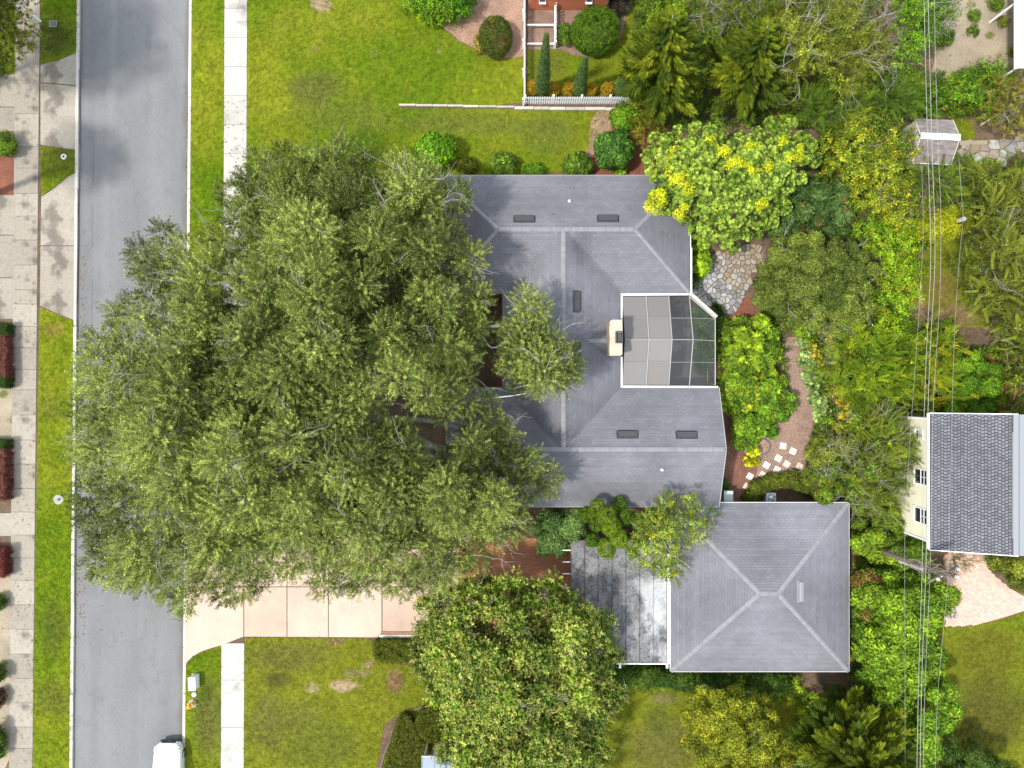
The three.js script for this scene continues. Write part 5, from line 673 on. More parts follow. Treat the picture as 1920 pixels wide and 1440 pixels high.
// a bush whose crown, seen from above, is centred on a survey point; rx, rz, h in metres
function bush({ name = 'shrub', label, category = 'shrub', group, at, r, h, seed, cols, geo = smallG, mat = leafM, lumps = 9, clipped = false, fillO = {}, flowers, turn = 0 }) {
  const R = rng(seed), c = P(at[0], at[1], h * 0.55), root = thing(name, label, category, [c.x, 0, c.z], group, turn), [rx, rz] = r, list = [];
  if (clipped) list.push({ x: 0, y: h * 0.48, z: 0, rx, ry: h * 0.52, rz, tint: 0.5 });
  else { list.push({ x: 0, y: h * 0.45, z: 0, rx: rx * 0.78, ry: h * 0.5, rz: rz * 0.78, tint: 0.45 }); for (let i = 0; i < lumps; i++) { const a = i * 2.4 + R(), d = Math.sqrt((i + 0.5) / lumps) * 0.68, k = 0.3 + 0.16 * R(); list.push({ x: Math.cos(a) * d * rx, z: Math.sin(a) * d * rz, y: h * (0.8 - 0.45 * d * d) + (R() - 0.5) * 0.15 * h, rx: rx * k, rz: rz * k, ry: h * 0.26, tint: R() }); } }
  const stems = []; for (let i = 0; i < 5; i++) { const a = i * 1.256 + R(); stems.push(tube([V3(Math.cos(a) * 0.06, -0.05, Math.sin(a) * 0.06), V3(Math.cos(a) * rx * 0.2, h * 0.4, Math.sin(a) * rz * 0.2), V3(Math.cos(a) * rx * 0.42, h * 0.75, Math.sin(a) * rz * 0.42)], 0.035, 0.015, 5, 5)); } mesh('stem', join(stems), barkBrown, root);
  const sc = new Scatter(); fill(sc, list, R, clipped ? { cols, density: 60, core: 0.9, spread: 0.5, low: -0.8, ...fillO } : { cols, density: 22, ...fillO }); sc.build('foliage', geo, mat, root);
  if (flowers) { const s = new Scatter(); fill(s, list, R, { core: 0.97, low: 0.2, spread: 0.4, ...flowers }); s.build('flower', flowers.geo ?? petalG, flowerM, root); }
  return root;
}
// a run of clumps along a line of survey points
function along({ name = 'hedge', label, category = 'hedge', pts, r, h, step = 0.5, seed, cols, geo = smallG, mat = leafM, fillO = {}, vary = 0.25, flowers }) {
  const R = rng(seed), w = pts.map(([x, y]) => P(x, y, h * 0.6).setY(0)), cv = new THREE.CatmullRomCurve3(w), L = cv.getLength(), root = thing(name, label, category, w[0].toArray()), list = [], stems = [];
  for (let s = 0; s <= L; s += step) { const p = cv.getPointAt(Math.min(1, s / L)).sub(w[0]), k = 1 + (R() - 0.5) * 2 * vary; list.push({ x: p.x + (R() - 0.5) * r * 0.5, y: h * 0.52 * k, z: p.z + (R() - 0.5) * r * 0.5, rx: r * k, rz: r * (1 + (R() - 0.5) * vary), ry: h * 0.5 * k, tint: R() }); if (stems.length < 40) stems.push(tube([V3(p.x, -0.05, p.z), V3(p.x + (R() - 0.5) * 0.3, h * 0.6, p.z + (R() - 0.5) * 0.3)], 0.03, 0.012, 5, 3)); }
  mesh('stem', join(stems), barkBrown, root); const sc = new Scatter(); fill(sc, list, R, { cols, density: 26, ...fillO }); sc.build('foliage', geo, mat, root);
  if (flowers) { const f = new Scatter(); fill(f, list, R, { core: 0.97, low: 0.2, spread: 0.4, ...flowers }); f.build('flower', petalG, flowerM, root); }
  return root;
}
// a clipped hedge with flat top over an outline in metres
function clippedHedge({ label, category = 'hedge', outline, h, seed, cols, ends, geo = tinyG, density = 60 }) {
  const R = rng(seed), [x0, z0, x1, z1] = bounds(outline), cx = (x0 + x1) / 2, cz = (z0 + z1) / 2, root = thing('clipped_hedge', label, category, [cx, 0, cz]), sc = new Scatter(), stems = [];
  const n = Math.round((x1 - x0) * (z1 - z0) * density); for (let i = 0; i < n; i++) { const x = lerp(x0, x1, R()), z = lerp(z0, z1, R()); if (!inside(x, z, outline)) continue; const d = edgeDist(x, z, outline), y = h - 0.1 * Math.pow(1 - clamp(d / 0.2), 2) + (R() - 0.5) * 0.07 + 0.05 * (vnoise(x * 2, z * 2, 4) - 0.5); const e = ends && ends(x, z); sc.put(V3(x - cx, y - 0.1, z - cz), V3((R() - 0.5) * 0.7, 1, (R() - 0.5) * 0.7).normalize(), R() * 6.28, 0.8 + 0.5 * R(), mix3(...(e || cols), R()), 0.85 + 0.3 * R()); if (stems.length < 24 && R() < 0.02) stems.push(tube([V3(x - cx, -0.05, z - cz), V3(x - cx, h * 0.85, z - cz)], 0.025, 0.015, 5, 2)); }
  let per = 0; outline.forEach((p, i) => { const q = outline[(i + 1) % outline.length]; per = Math.hypot(q[0] - p[0], q[1] - p[1]); const m = Math.round(per * h * density); for (let k = 0; k < m; k++) { const t = R(), y = 0.05 + (h - 0.1) * R(), nx = q[1] - p[1], nz = p[0] - q[0], L = Math.hypot(nx, nz) || 1, x = lerp(p[0], q[0], t), z = lerp(p[1], q[1], t), s = inside(x + nx / L * 0.05, z + nz / L * 0.05, outline) ? -1 : 1; const e = ends && ends(x, z); sc.put(V3(x - cx - s * nx / L * 0.08, y, z - cz - s * nz / L * 0.08), V3(s * nx / L, 0.5, s * nz / L).normalize(), R() * 6.28, 0.8 + 0.5 * R(), mix3(...(e || cols), R()), 0.8 + 0.3 * R()); } });
  if (stems.length) mesh('stem', join(stems), barkBrown, root); sc.build('foliage', geo, leafM, root); return root;
}
// palettes (dark, light)
const C = { oak: [[0.085, 0.115, 0.025], [0.34, 0.395, 0.1]], crape: [[0.16, 0.19, 0.04], [0.37, 0.41, 0.09]], lime: [[0.127, 0.248, 0.012], [0.317, 0.446, 0.020]], mid: [[0.056, 0.116, 0.012], [0.174, 0.264, 0.020]], dark: [[0.032, 0.074, 0.009], [0.095, 0.165, 0.020]], olive: [[0.1, 0.135, 0.015], [0.28, 0.315, 0.035]], bright: [[0.063, 0.165, 0.009], [0.190, 0.330, 0.018]], yellow: [[0.254, 0.298, 0.012], [0.539, 0.528, 0.020]], gold: [[0.317, 0.207, 0.012], [0.571, 0.363, 0.020]], silver: [[0.143, 0.215, 0.060], [0.317, 0.413, 0.140]], brown: [[0.190, 0.165, 0.029], [0.349, 0.313, 0.060]], redx: [[0.159, 0.042, 0.018], [0.349, 0.099, 0.045]] };


// ---- undergrowth: low leafy ground cover filling the beds between the named plants
{ const root = thing('undergrowth', 'tangled low green ground cover filling the beds between trees and shrubs', 'ground cover'); root.userData.kind = 'stuff'; const R = rng(1300), sc = new Scatter(), s2 = new Scatter();
  const zones = [[[1190, -60], [1760, -60], [1720, 120], [1700, 230], [1726, 330], [1700, 450], [1715, 560], [1690, 640], [1520, 640], [1420, 600], [1440, 480], [1500, 330], [1540, 240], [1190, 240]], [[1505, 610], [1790, 600], [1800, 780], [1720, 790], [1660, 900], [1690, 990], [1735, 1060], [1600, 1060], [1596, 946], [1520, 940], [1515, 830], [1530, 760]], [[1596, 1060], [1750, 1060], [1770, 1110], [1750, 1180], [1766, 1280], [1745, 1480], [1480, 1480], [1500, 1300], [1590, 1280]], [[1160, 1250], [1500, 1266], [1500, 1310], [1160, 1290]], [[1715, 300], [1800, 300], [1940, 310], [1990, 760], [1790, 800], [1800, 650], [1868, 640], [1884, 560], [1860, 470], [1795, 430], [1740, 400]], [[1346, 590], [1366, 592], [1470, 600], [1470, 720], [1480, 770], [1400, 830], [1362, 780], [1346, 740]], [[1690, 140], [1900, 130], [1920, 240], [1800, 215], [1700, 220]], [[1300, 440], [1330, 450], [1320, 510], [1298, 545]], [[1840, 1045], [1990, 1045], [1990, 1110], [1880, 1085]]];
  for (const z of zones) { const [x0, y0, x1, y1] = bounds(z), n = Math.round((x1 - x0) * (y1 - y0) * PX * PX * 17); for (let i = 0; i < n; i++) { const x = lerp(x0, x1, R()), y = lerp(y0, y1, R()); if (!inside(x, y, z)) continue; const v = fbm(x * 0.03, y * 0.03, 7, 3), h = 0.1 + 1.9 * Math.max(0, v - 0.3) * R(), p = P(x, y, h), col = mix3(C.mid[0], v > 0.55 ? C.lime[1] : C.mid[1], clamp(v + (R() - 0.5) * 0.7)); (R() < 0.5 ? sc : s2).put(p, V3((R() - 0.5) * 0.8, 1, (R() - 0.5) * 0.8).normalize(), R() * 6.28, 0.7 + 0.7 * R(), col, 0.55 + 0.7 * R()); } }
  sc.build('leaves', smallG, leafM, root); s2.build('fronds', loopG, leafM, root); }

// ---- the live oak over the street and the front of the house
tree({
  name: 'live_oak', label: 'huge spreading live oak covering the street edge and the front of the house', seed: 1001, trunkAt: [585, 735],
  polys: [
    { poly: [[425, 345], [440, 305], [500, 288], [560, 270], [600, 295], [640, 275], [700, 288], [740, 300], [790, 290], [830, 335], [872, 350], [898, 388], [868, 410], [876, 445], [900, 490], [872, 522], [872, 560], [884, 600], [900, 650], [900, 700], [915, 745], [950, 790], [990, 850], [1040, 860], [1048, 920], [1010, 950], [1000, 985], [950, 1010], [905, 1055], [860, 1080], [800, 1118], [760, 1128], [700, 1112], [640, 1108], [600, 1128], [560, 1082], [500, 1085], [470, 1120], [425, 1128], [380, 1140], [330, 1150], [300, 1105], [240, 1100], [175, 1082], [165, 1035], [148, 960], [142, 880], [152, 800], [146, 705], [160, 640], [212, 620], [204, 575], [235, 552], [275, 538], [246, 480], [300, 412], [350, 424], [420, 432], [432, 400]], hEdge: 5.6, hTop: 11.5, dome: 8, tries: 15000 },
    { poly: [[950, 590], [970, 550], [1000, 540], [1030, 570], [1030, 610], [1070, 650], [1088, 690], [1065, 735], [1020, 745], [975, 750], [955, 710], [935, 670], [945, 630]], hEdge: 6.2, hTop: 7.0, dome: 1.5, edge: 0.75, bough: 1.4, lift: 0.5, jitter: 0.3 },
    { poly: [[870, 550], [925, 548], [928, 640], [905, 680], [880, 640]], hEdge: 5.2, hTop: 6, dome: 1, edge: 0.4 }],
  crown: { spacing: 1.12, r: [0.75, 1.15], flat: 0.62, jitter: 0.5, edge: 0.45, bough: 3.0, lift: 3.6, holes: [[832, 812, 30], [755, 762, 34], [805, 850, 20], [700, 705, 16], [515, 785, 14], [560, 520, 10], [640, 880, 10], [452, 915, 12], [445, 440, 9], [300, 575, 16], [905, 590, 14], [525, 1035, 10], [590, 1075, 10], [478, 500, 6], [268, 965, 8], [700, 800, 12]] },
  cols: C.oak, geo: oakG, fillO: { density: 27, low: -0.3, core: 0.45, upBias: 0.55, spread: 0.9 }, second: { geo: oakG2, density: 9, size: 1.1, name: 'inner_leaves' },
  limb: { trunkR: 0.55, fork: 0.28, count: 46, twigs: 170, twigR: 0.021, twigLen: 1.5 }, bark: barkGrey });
{ // two bare boughs reaching over the roof are part of their own dead branches
  const d = thing('dead_bough', 'bare pale dead bough forking over the dark gap at the front of the house', 'branch', P(822, 865, 6).setY(5.2).toArray()), o = P(822, 865, 6).setY(5.2);
  const br = (pts, r) => mesh('branch', tube(pts.map(([x, y, h]) => P(x, y, h).sub(o)), r, r * 0.35, 6), barkPale, d);
  br([[822, 868, 5.2], [830, 845, 5.8], [845, 825, 6.3], [856, 810, 6.7]], 0.075); br([[845, 827, 6.3], [862, 826, 6.5], [878, 820, 6.8], [895, 810, 7]], 0.05); br([[856, 812, 6.6], [870, 816, 6.8], [892, 812, 7]], 0.04); br([[838, 838, 6], [836, 818, 6.5]], 0.035); br([[858, 858, 6], [868, 840, 6.5], [880, 832, 6.8]], 0.03); br([[880, 872, 6], [892, 858, 6.4]], 0.03);
  const e = thing('dead_bough', 'pale bare bough crossing the roof edge to the isolated leafy clump', 'branch', P(880, 580, 5.5).setY(5).toArray()), q = P(880, 580, 5.5).setY(5);
  const b2 = (pts, r) => mesh('branch', tube(pts.map(([x, y, h]) => P(x, y, h).sub(q)), r, r * 0.4, 6), barkPale, e);
  b2([[882, 590, 5.2], [900, 620, 5.6], [922, 652, 6], [946, 640, 6.3], [955, 625, 6.5]], 0.07); b2([[930, 652, 6], [955, 640, 6.4], [975, 644, 6.6], [1000, 660, 6.8]], 0.06); b2([[870, 755, 6], [925, 746, 6.2], [960, 742, 6.5], [985, 738, 6.8]], 0.07);
  const f = thing('dead_bough', 'curving pale bough lying across the dark hollow in the oak', 'branch', P(705, 735, 6).setY(6).toArray()), q3 = P(705, 735, 6).setY(6); const b3 = (pts, r) => mesh('branch', tube(pts.map(([x, y, h]) => P(x, y, h).sub(q3)), r, r * 0.4, 6), barkPale, f);
  b3([[705, 738, 6.4], [730, 752, 6.8], [752, 758, 7], [778, 766, 7.1]], 0.06); b3([[775, 752, 6.4], [800, 760, 6.8], [825, 762, 7]], 0.08); b3([[755, 758, 7], [752, 772, 7]], 0.03);
}
tree({ name: 'crape_myrtle', label: 'olive tree dotted with white blossom at the bottom centre beside the carport', seed: 1002, trunkAt: [945, 1225],
  polys: [{ poly: [[790, 1125], [830, 1100], [885, 1088], [950, 1084], [1010, 1080], [1060, 1088], [1092, 1130], [1140, 1160], [1166, 1195], [1165, 1235], [1150, 1262], [1162, 1300], [1150, 1345], [1128, 1372], [1132, 1412], [1122, 1450], [1120, 1520], [880, 1520], [850, 1445], [818, 1392], [832, 1352], [800, 1322], [790, 1280], [768, 1250], [775, 1200], [786, 1160]], tries: 5000 }],
  crown: { hEdge: 3.6, hTop: 7.2, dome: 4.5, spacing: 1.0, r: [0.6, 0.95], flat: 0.7, jitter: 0.4, edge: 0.45, bough: 2.1, lift: 2.2 }, cols: C.crape, geo: crapeG, fillO: { density: 24, core: 0.4, upBias: 0.6, spread: 1.0, accent: [0.4, 0.36, 0.09], accentShare: 0.05 }, second: { geo: broadG, density: 11, cols: C.mid, name: 'inner_leaves' }, flowers: { density: 0.28, cols: [[0.5, 0.5, 0.48], [0.65, 0.64, 0.62]], size: 1.2 }, limb: { trunkR: 0.2, count: 16, twigs: 50, twigR: 0.016, twigLen: 1.0 } });
tree({ name: 'umbrella_tree', label: 'rounded umbrella tree with pale leaf rosettes and yellow blossom above the house corner', seed: 1003, trunkAt: [1370, 370],
  polys: [{ poly: [[1202, 275], [1240, 245], [1290, 238], [1312, 218], [1342, 224], [1372, 250], [1420, 240], [1450, 222], [1482, 214], [1512, 238], [1537, 272], [1532, 312], [1502, 342], [1482, 385], [1470, 412], [1432, 432], [1410, 457], [1372, 474], [1320, 462], [1290, 442], [1280, 412], [1240, 402], [1220, 372], [1230, 350], [1210, 312]], tries: 5000 }],
  crown: { hEdge: 3.4, hTop: 6.8, dome: 4, spacing: 0.72, r: [0.5, 0.7], flat: 0.8, jitter: 0.25, edge: 0.5, bough: 1.7, lift: 0.7 }, cols: [[0.14, 0.22, 0.022], [0.28, 0.37, 0.055]], geo: roseG, fillO: { density: 30, size: 0.62, core: 0.8, upBias: 0.9, spread: 0.5, low: -0.1 }, second: { geo: broadG, density: 7, cols: C.dark, core: 0.3, name: 'inner_leaves' }, limb: { trunkR: 0.2, count: 12 },
  flowers: { density: 0.0, cols: C.yellow } });
{ // yellow blossom sprays of the umbrella tree stand on it as children
  const t = scene.children.find((o) => o.name === 'umbrella_tree'), R = rng(5), sc = new Scatter(), list = []; for (const [x, y, n] of [[1330, 275, 7], [1265, 290, 4], [1262, 315, 3], [1270, 340, 4], [1290, 355, 5], [1230, 372, 5], [1225, 392, 4], [1280, 398, 4], [1300, 322, 3], [1380, 312, 5], [1405, 318, 4], [1360, 292, 3], [1410, 270, 3], [1425, 325, 3], [1428, 384, 4], [1440, 312, 2], [1475, 262, 4], [1485, 290, 4], [1500, 288, 4], [1355, 380, 2]]) for (let i = 0; i < n; i++) { const p = P(x + (R() - 0.5) * 22, y + (R() - 0.5) * 18, 7.0 - 1.6 * Math.hypot((x - 1370) / 170, (y - 345) / 130)); list.push({ x: p.x - t.position.x, y: p.y, z: p.z - t.position.z, rx: 0.24, ry: 0.2, rz: 0.24, tint: R() }); }
  fill(sc, list, R, { cols: [[0.3, 0.36, 0.012], [0.55, 0.56, 0.02]], density: 16, upBias: 0.8, low: 0 }); sc.build('blossom', smallG, flowerM, t);
}
tree({ name: 'evergreen_tree', label: 'dark round dense evergreen tree right of the flagstones', seed: 1004, polys: [{ poly: [[1410, 525], [1428, 475], [1470, 440], [1530, 432], [1590, 450], [1640, 490], [1652, 540], [1632, 590], [1592, 622], [1530, 612], [1480, 622], [1448, 600], [1414, 565]], tries: 4000 }], crown: { hEdge: 3, hTop: 6.4, dome: 3, spacing: 0.85, r: [0.55, 0.8], flat: 0.75, jitter: 0.5 }, cols: [[0.075, 0.11, 0.018], [0.22, 0.275, 0.045]], geo: smallG, fillO: { density: 30, core: 0.6, spread: 0.8 }, second: { geo: tinyG, density: 10, cols: C.olive, name: 'shoots' }, limb: { trunkR: 0.2, count: 10, twigs: 14 } });
tree({ name: 'flowering_shrub', category: 'shrub', label: 'dark shrub with orange-red flower heads below the umbrella tree', seed: 1005, polys: [[[1465, 372], [1520, 338], [1582, 344], [1604, 392], [1592, 432], [1540, 442], [1480, 442], [1436, 456]]], crown: { hEdge: 1.6, hTop: 3, dome: 2, spacing: 0.7, r: [0.45, 0.65], jitter: 0.35 }, cols: [[0.035, 0.08, 0.014], [0.11, 0.18, 0.045]], geo: broadG, fillO: { density: 24, core: 0.55 }, flowers: { density: 0.8, cols: [[0.4, 0.08, 0.04], [0.5, 0.17, 0.09]], size: 2.6 }, limb: { trunkR: 0.1, count: 6 } });
const mass = (label, seed, poly, hE, hT, cols, geo, o = {}) => tree({ name: o.name ?? 'tree', category: o.category ?? 'tree', label, seed, polys: [{ poly, tries: 4000 }], crown: { hEdge: hE, hTop: hT, dome: o.dome ?? 2.2, spacing: o.spacing ?? 0.85, r: o.r ?? [0.5, 0.8], flat: 0.75, jitter: o.jitter ?? 0.55, edge: o.edge ?? 0.5, holes: o.holes ?? [] }, cols, geo, mat: o.mat ?? leafM, fillO: { density: o.density ?? 24, core: o.core ?? 0.5, spread: o.spread ?? 0.8, upBias: o.up ?? 0.5, accent: o.accent, accentShare: o.share ?? 0 }, second: o.second, flowers: o.flowers, bark: o.bark ?? barkGrey, limb: { trunkR: o.trunkR ?? 0.12, count: o.limbs ?? 7, twigs: o.twigs ?? 0, twigR: o.twigR ?? 0.015, twigLen: o.twigLen ?? 0.9, ...(o.limb ?? {}) } });
const sh = { name: 'shrub', category: 'shrub' };
mass('yellow-green bush thicket left of the shed', 1010, [[1540, 250], [1600, 212], [1660, 218], [1708, 250], [1716, 330], [1722, 400], [1702, 432], [1660, 402], [1602, 380], [1590, 342], [1545, 330]], 1.8, 3.8, [[0.08, 0.13, 0.012], [0.27, 0.33, 0.025]], loopG, { ...sh, accent: [0.4, 0.38, 0.02], share: 0.14, twigs: 20 });
mass('leafy lime bush between the dark evergreen and the dry lawn', 1011, [[1602, 425], [1652, 400], [1706, 430], [1724, 500], [1706, 590], [1700, 618], [1652, 622], [1640, 560], [1652, 520], [1636, 470]], 1.6, 3.4, C.lime, loopG, { ...sh, accent: [0.33, 0.28, 0.02], share: 0.1 });
mass('deep green bush behind the umbrella tree', 1012, [[1478, 195], [1540, 160], [1620, 172], [1692, 125], [1722, 170], [1704, 230], [1642, 222], [1560, 236], [1530, 250], [1500, 228]], 1.8, 4, C.mid, featherG, { density: 18, twigs: 14 });
mass('sparse casuarina with whitish bare twigs right of the pines', 1013, [[1450, 10], [1500, -20], [1640, -20], [1650, 60], [1640, 120], [1600, 168], [1540, 172], [1480, 150], [1440, 120], [1436, 60]], 3.5, 6.5, C.olive, needleG, { density: 26, holes: [[1535, 140, 26], [1615, 35, 22], [1460, 160, 12], [1520, 60, 8]], twigs: 46, twigR: 0.019, twigLen: 1.7, limbs: 4, spacing: 0.9, trunkR: 0.08, second: { geo: loopG, density: 8, cols: C.olive, name: 'inner_leaves' } });
mass('bushy green tree at the top edge left of the sandy corner', 1014, [[1690, -40], [1785, -40], [1790, 10], [1770, 45], [1752, 72], [1705, 110], [1672, 150], [1690, 90], [1680, 40]], 2.6, 4.8, C.bright, loopG, { twigs: 14 });
mass('brown leafless thicket beside the top green tree', 1015, [[1640, 0], [1684, -10], [1688, 40], [1680, 90], [1660, 130], [1630, 110], [1640, 60]], 2, 3, C.brown, needleG, { ...sh, density: 5, twigs: 120, twigR: 0.016, twigLen: 1.5, spacing: 0.8, limb: { twigMat: std(rgb(0.24, 0.18, 0.15), 0.95) } });
mass('feathery olive tree behind the two pines at the top edge', 1016, [[1270, -60], [1500, -60], [1492, 50], [1450, 40], [1400, 60], [1352, 50], [1330, 90], [1300, 40]], 4, 7, C.olive, needleG, { density: 18, twigs: 50, twigR: 0.016, twigLen: 1.4 });
mass('low green vine-covered bush above the shed', 1017, [[1698, 185], [1760, 160], [1830, 128], [1882, 120], [1900, 150], [1862, 192], [1800, 212], [1742, 214]], 0.9, 2.2, C.bright, loopG, { ...sh, accent: [0.2, 0.24, 0.02], share: 0.12 });
mass('rusty brown-leaved tree at the right edge above the stone slabs', 1018, [[1842, 190], [1880, 150], [1930, 130], [2010, 140], [2010, 250], [1930, 262], [1880, 250], [1846, 225]], 1.8, 4, C.brown, needleG, { density: 16, twigs: 30, twigR: 0.016 });
mass('large olive-green tree at the right edge', 1019, [[1802, 335], [1850, 312], [1930, 296], [2040, 300], [2060, 660], [1940, 690], [1880, 650], [1856, 590], [1812, 545], [1786, 495], [1802, 450], [1822, 400]], 2.6, 6, C.olive, featherG, { density: 20, twigs: 60, twigR: 0.016, twigLen: 1.3, dome: 3.5, trunkR: 0.2, limbs: 14, second: { geo: loopG, density: 7, cols: [[0.06, 0.1, 0.02], [0.15, 0.17, 0.03]], name: 'shoots' } });
mass('soft green bush just below the shed', 1020, [[1722, 312], [1780, 298], [1850, 305], [1855, 345], [1815, 385], [1800, 400], [1770, 392], [1742, 380], [1726, 350]], 1.2, 2.6, C.mid, featherG, { ...sh, density: 14, twigs: 14, spacing: 0.9, holes: [[1758, 372, 16]] });
mass('yellow feathery thicket of arching stems in the back border', 1021, [[1562, 640], [1600, 612], [1660, 622], [1712, 640], [1730, 680], [1728, 740], [1690, 762], [1640, 770], [1600, 752], [1570, 720], [1558, 680]], 1.2, 2.6, [[0.09, 0.19, 0.01], [0.32, 0.42, 0.02]], frondG, { name: 'bamboo_clump', category: 'bamboo', density: 14, accent: [0.42, 0.44, 0.02], share: 0.12, second: { geo: loopG, density: 12, cols: C.mid, core: 0.2, name: 'inner_leaves' } });
mass('yellow-tipped feathery bush under the power lines above the right-hand roof', 1022, [[1718, 615], [1760, 612], [1790, 640], [1798, 690], [1788, 740], [1760, 768], [1718, 772], [1712, 700]], 1.2, 2.4, [[0.08, 0.16, 0.01], [0.32, 0.4, 0.02]], frondG, { ...sh, density: 12, accent: [0.46, 0.44, 0.02], share: 0.25, second: { geo: loopG, density: 9, cols: C.mid, core: 0.2, name: 'inner_leaves' } });
mass('rounded ivy-green bush against the right-hand roof', 1023, [[1780, 690], [1800, 668], [1840, 662], [1868, 690], [1878, 750], [1860, 786], [1800, 786], [1778, 768]], 1.6, 3, C.bright, smallG, { ...sh, density: 34 });
mass('brownish mixed shrub at the right edge above the roof', 1024, [[1862, 690], [1900, 672], [2000, 680], [2000, 790], [1880, 790], [1872, 740]], 1.4, 2.6, C.brown, featherG, { ...sh, density: 14, accent: [0.3, 0.1, 0.06], share: 0.06, twigs: 20, second: { geo: loopG, density: 8, cols: C.mid, name: 'inner_leaves' } });
mass('bushy olive tree leaning against the cream siding', 1025, [[1600, 790], [1655, 765], [1700, 785], [1716, 830], [1742, 868], [1735, 892], [1698, 905], [1672, 940], [1650, 965], [1610, 930], [1590, 880], [1610, 840]], 2.2, 4.2, C.olive, featherG, { density: 20, twigs: 50, twigR: 0.016, twigLen: 1.2, second: { geo: loopG, density: 8, cols: C.mid, name: 'inner_leaves' } });
mass('dark green bushes at the top of the garage wall', 1026, [[1528, 900], [1580, 850], [1640, 880], [1668, 940], [1702, 1000], [1712, 1050], [1650, 1040], [1600, 1005], [1594, 945], [1530, 935]], 1.4, 3, C.mid, smallG, { ...sh, density: 26, accent: [0.16, 0.17, 0.02], share: 0.2, twigs: 16 });
mass('olive thicket with whitish twigs right of the stepping stones', 1027, [[1508, 900], [1518, 830], [1570, 790], [1612, 800], [1640, 870], [1600, 912], [1560, 915], [1530, 930]], 1.2, 2.6, C.olive, smallG, { ...sh, density: 26, twigs: 40, twigR: 0.016, twigLen: 1.3, holes: [[1578, 868, 10]] });
mass('bright broad-leaved green thicket along the right side of the garage', 1028, [[1604, 1150], [1600, 1110], [1612, 1060], [1680, 1075], [1728, 1072], [1788, 1098], [1794, 1130], [1756, 1158], [1752, 1190], [1770, 1235], [1752, 1290], [1724, 1320], [1690, 1350], [1650, 1320], [1612, 1260], [1608, 1200]], 2.2, 4.2, [[0.06, 0.14, 0.008], [0.22, 0.34, 0.02]], broadG, { density: 14, core: 0.6, spacing: 0.8, jitter: 0.5, limbs: 10, second: { geo: smallG, density: 8, cols: C.dark, core: 0.2, name: 'inner_leaves' } });
mass('leafy green bush below the cream wall beside the pole', 1029, [[1598, 1030], [1602, 1000], [1660, 990], [1712, 1010], [1740, 1040], [1738, 1072], [1690, 1066], [1640, 1050]], 1.8, 3.4, [[0.07, 0.14, 0.008], [0.22, 0.31, 0.02]], broadG, { ...sh, density: 15, core: 0.6 });
mass('red-tinged shrub at the right wall of the garage', 1030, [[1598, 1105], [1612, 1078], [1640, 1080], [1660, 1110], [1652, 1140], [1625, 1160], [1604, 1140]], 2.4, 3.6, [[0.12, 0.085, 0.025], [0.24, 0.19, 0.04]], smallG, { ...sh, accent: [0.24, 0.07, 0.03], share: 0.4, spacing: 0.6 });
mass('mid-green tree along the lower right lawn', 1031, [[1690, 1350], [1740, 1300], [1775, 1265], [1795, 1300], [1790, 1340], [1765, 1385], [1745, 1450], [1740, 1520], [1640, 1520], [1660, 1420], [1652, 1360]], 2.4, 4.6, C.bright, broadG, { density: 22, accent: [0.2, 0.25, 0.02], share: 0.15 });
mass('dark green bush in the lower right corner', 1032, [[1742, 1470], [1765, 1392], [1800, 1372], [1850, 1400], [1900, 1430], [1930, 1520], [1745, 1520]], 1.4, 2.8, C.dark, smallG, { ...sh, density: 28, accent: [0.09, 0.12, 0.03], share: 0.2 });
mass('yellow-green small-leaved tree below the garage', 1033, [[1272, 1330], [1310, 1292], [1370, 1290], [1420, 1300], [1462, 1320], [1480, 1370], [1490, 1440], [1490, 1520], [1290, 1520], [1300, 1440], [1280, 1390]], 2, 4.2, [[0.09, 0.12, 0.012], [0.32, 0.35, 0.025]], smallG, { density: 26, accent: [0.42, 0.38, 0.02], share: 0.12, twigs: 12 });
tree({ name: 'lollipop_tree', label: 'cloud-clipped dark green tree with rounded balls behind the carport', seed: 1034, polys: [{ poly: [[1094, 985], [1092, 952], [1120, 938], [1160, 940], [1185, 948], [1206, 975], [1200, 1005], [1192, 1030], [1160, 1046], [1125, 1044], [1108, 1030], [1098, 1012]], tries: 3000 }], crown: { hEdge: 2.8, hTop: 4.6, dome: 1.6, spacing: 0.95, r: [0.5, 0.62], flat: 0.85, jitter: 0.4, edge: 0.45 }, cols: [[0.06, 0.15, 0.008], [0.22, 0.31, 0.016]], geo: tinyG, fillO: { density: 60, core: 0.85, spread: 0.4, low: -0.6 }, limb: { trunkR: 0.1, count: 9 } });
tree({ name: 'tree', label: 'loose light-green tree reaching over the carport and garage roofs', seed: 1035, trunkAt: [1215, 975], polys: [{ poly: [[1188, 1050], [1196, 990], [1206, 962], [1232, 950], [1262, 955], [1290, 960], [1310, 985], [1300, 1010], [1285, 1030], [1278, 1062], [1256, 1072], [1232, 1066], [1215, 1058]], tries: 4000 }, { poly: [[1236, 960], [1240, 938], [1256, 930], [1264, 945], [1260, 962]], edge: 0.2 }, { poly: [[1278, 965], [1280, 932], [1290, 928], [1298, 950], [1294, 970]], edge: 0.2 }, { poly: [[1300, 985], [1318, 972], [1336, 958], [1344, 964], [1330, 980], [1310, 996]], edge: 0.2 }, { poly: [[1298, 1000], [1316, 1006], [1316, 1016], [1300, 1016]], edge: 0.2 }, { poly: [[1232, 1060], [1250, 1062], [1272, 1078], [1264, 1088], [1250, 1080]], edge: 0.2 }], crown: { hEdge: 4, hTop: 6, dome: 1.8, spacing: 0.62, r: [0.36, 0.52], jitter: 0.5, edge: 0.35 }, cols: [[0.11, 0.17, 0.02], [0.3, 0.38, 0.06]], geo: loopG, fillO: { density: 30, core: 0.4, spread: 0.9, accent: [0.36, 0.36, 0.02], accentShare: 0.14, size: 0.8 }, limb: { trunkR: 0.12, count: 14, twigs: 14 } });
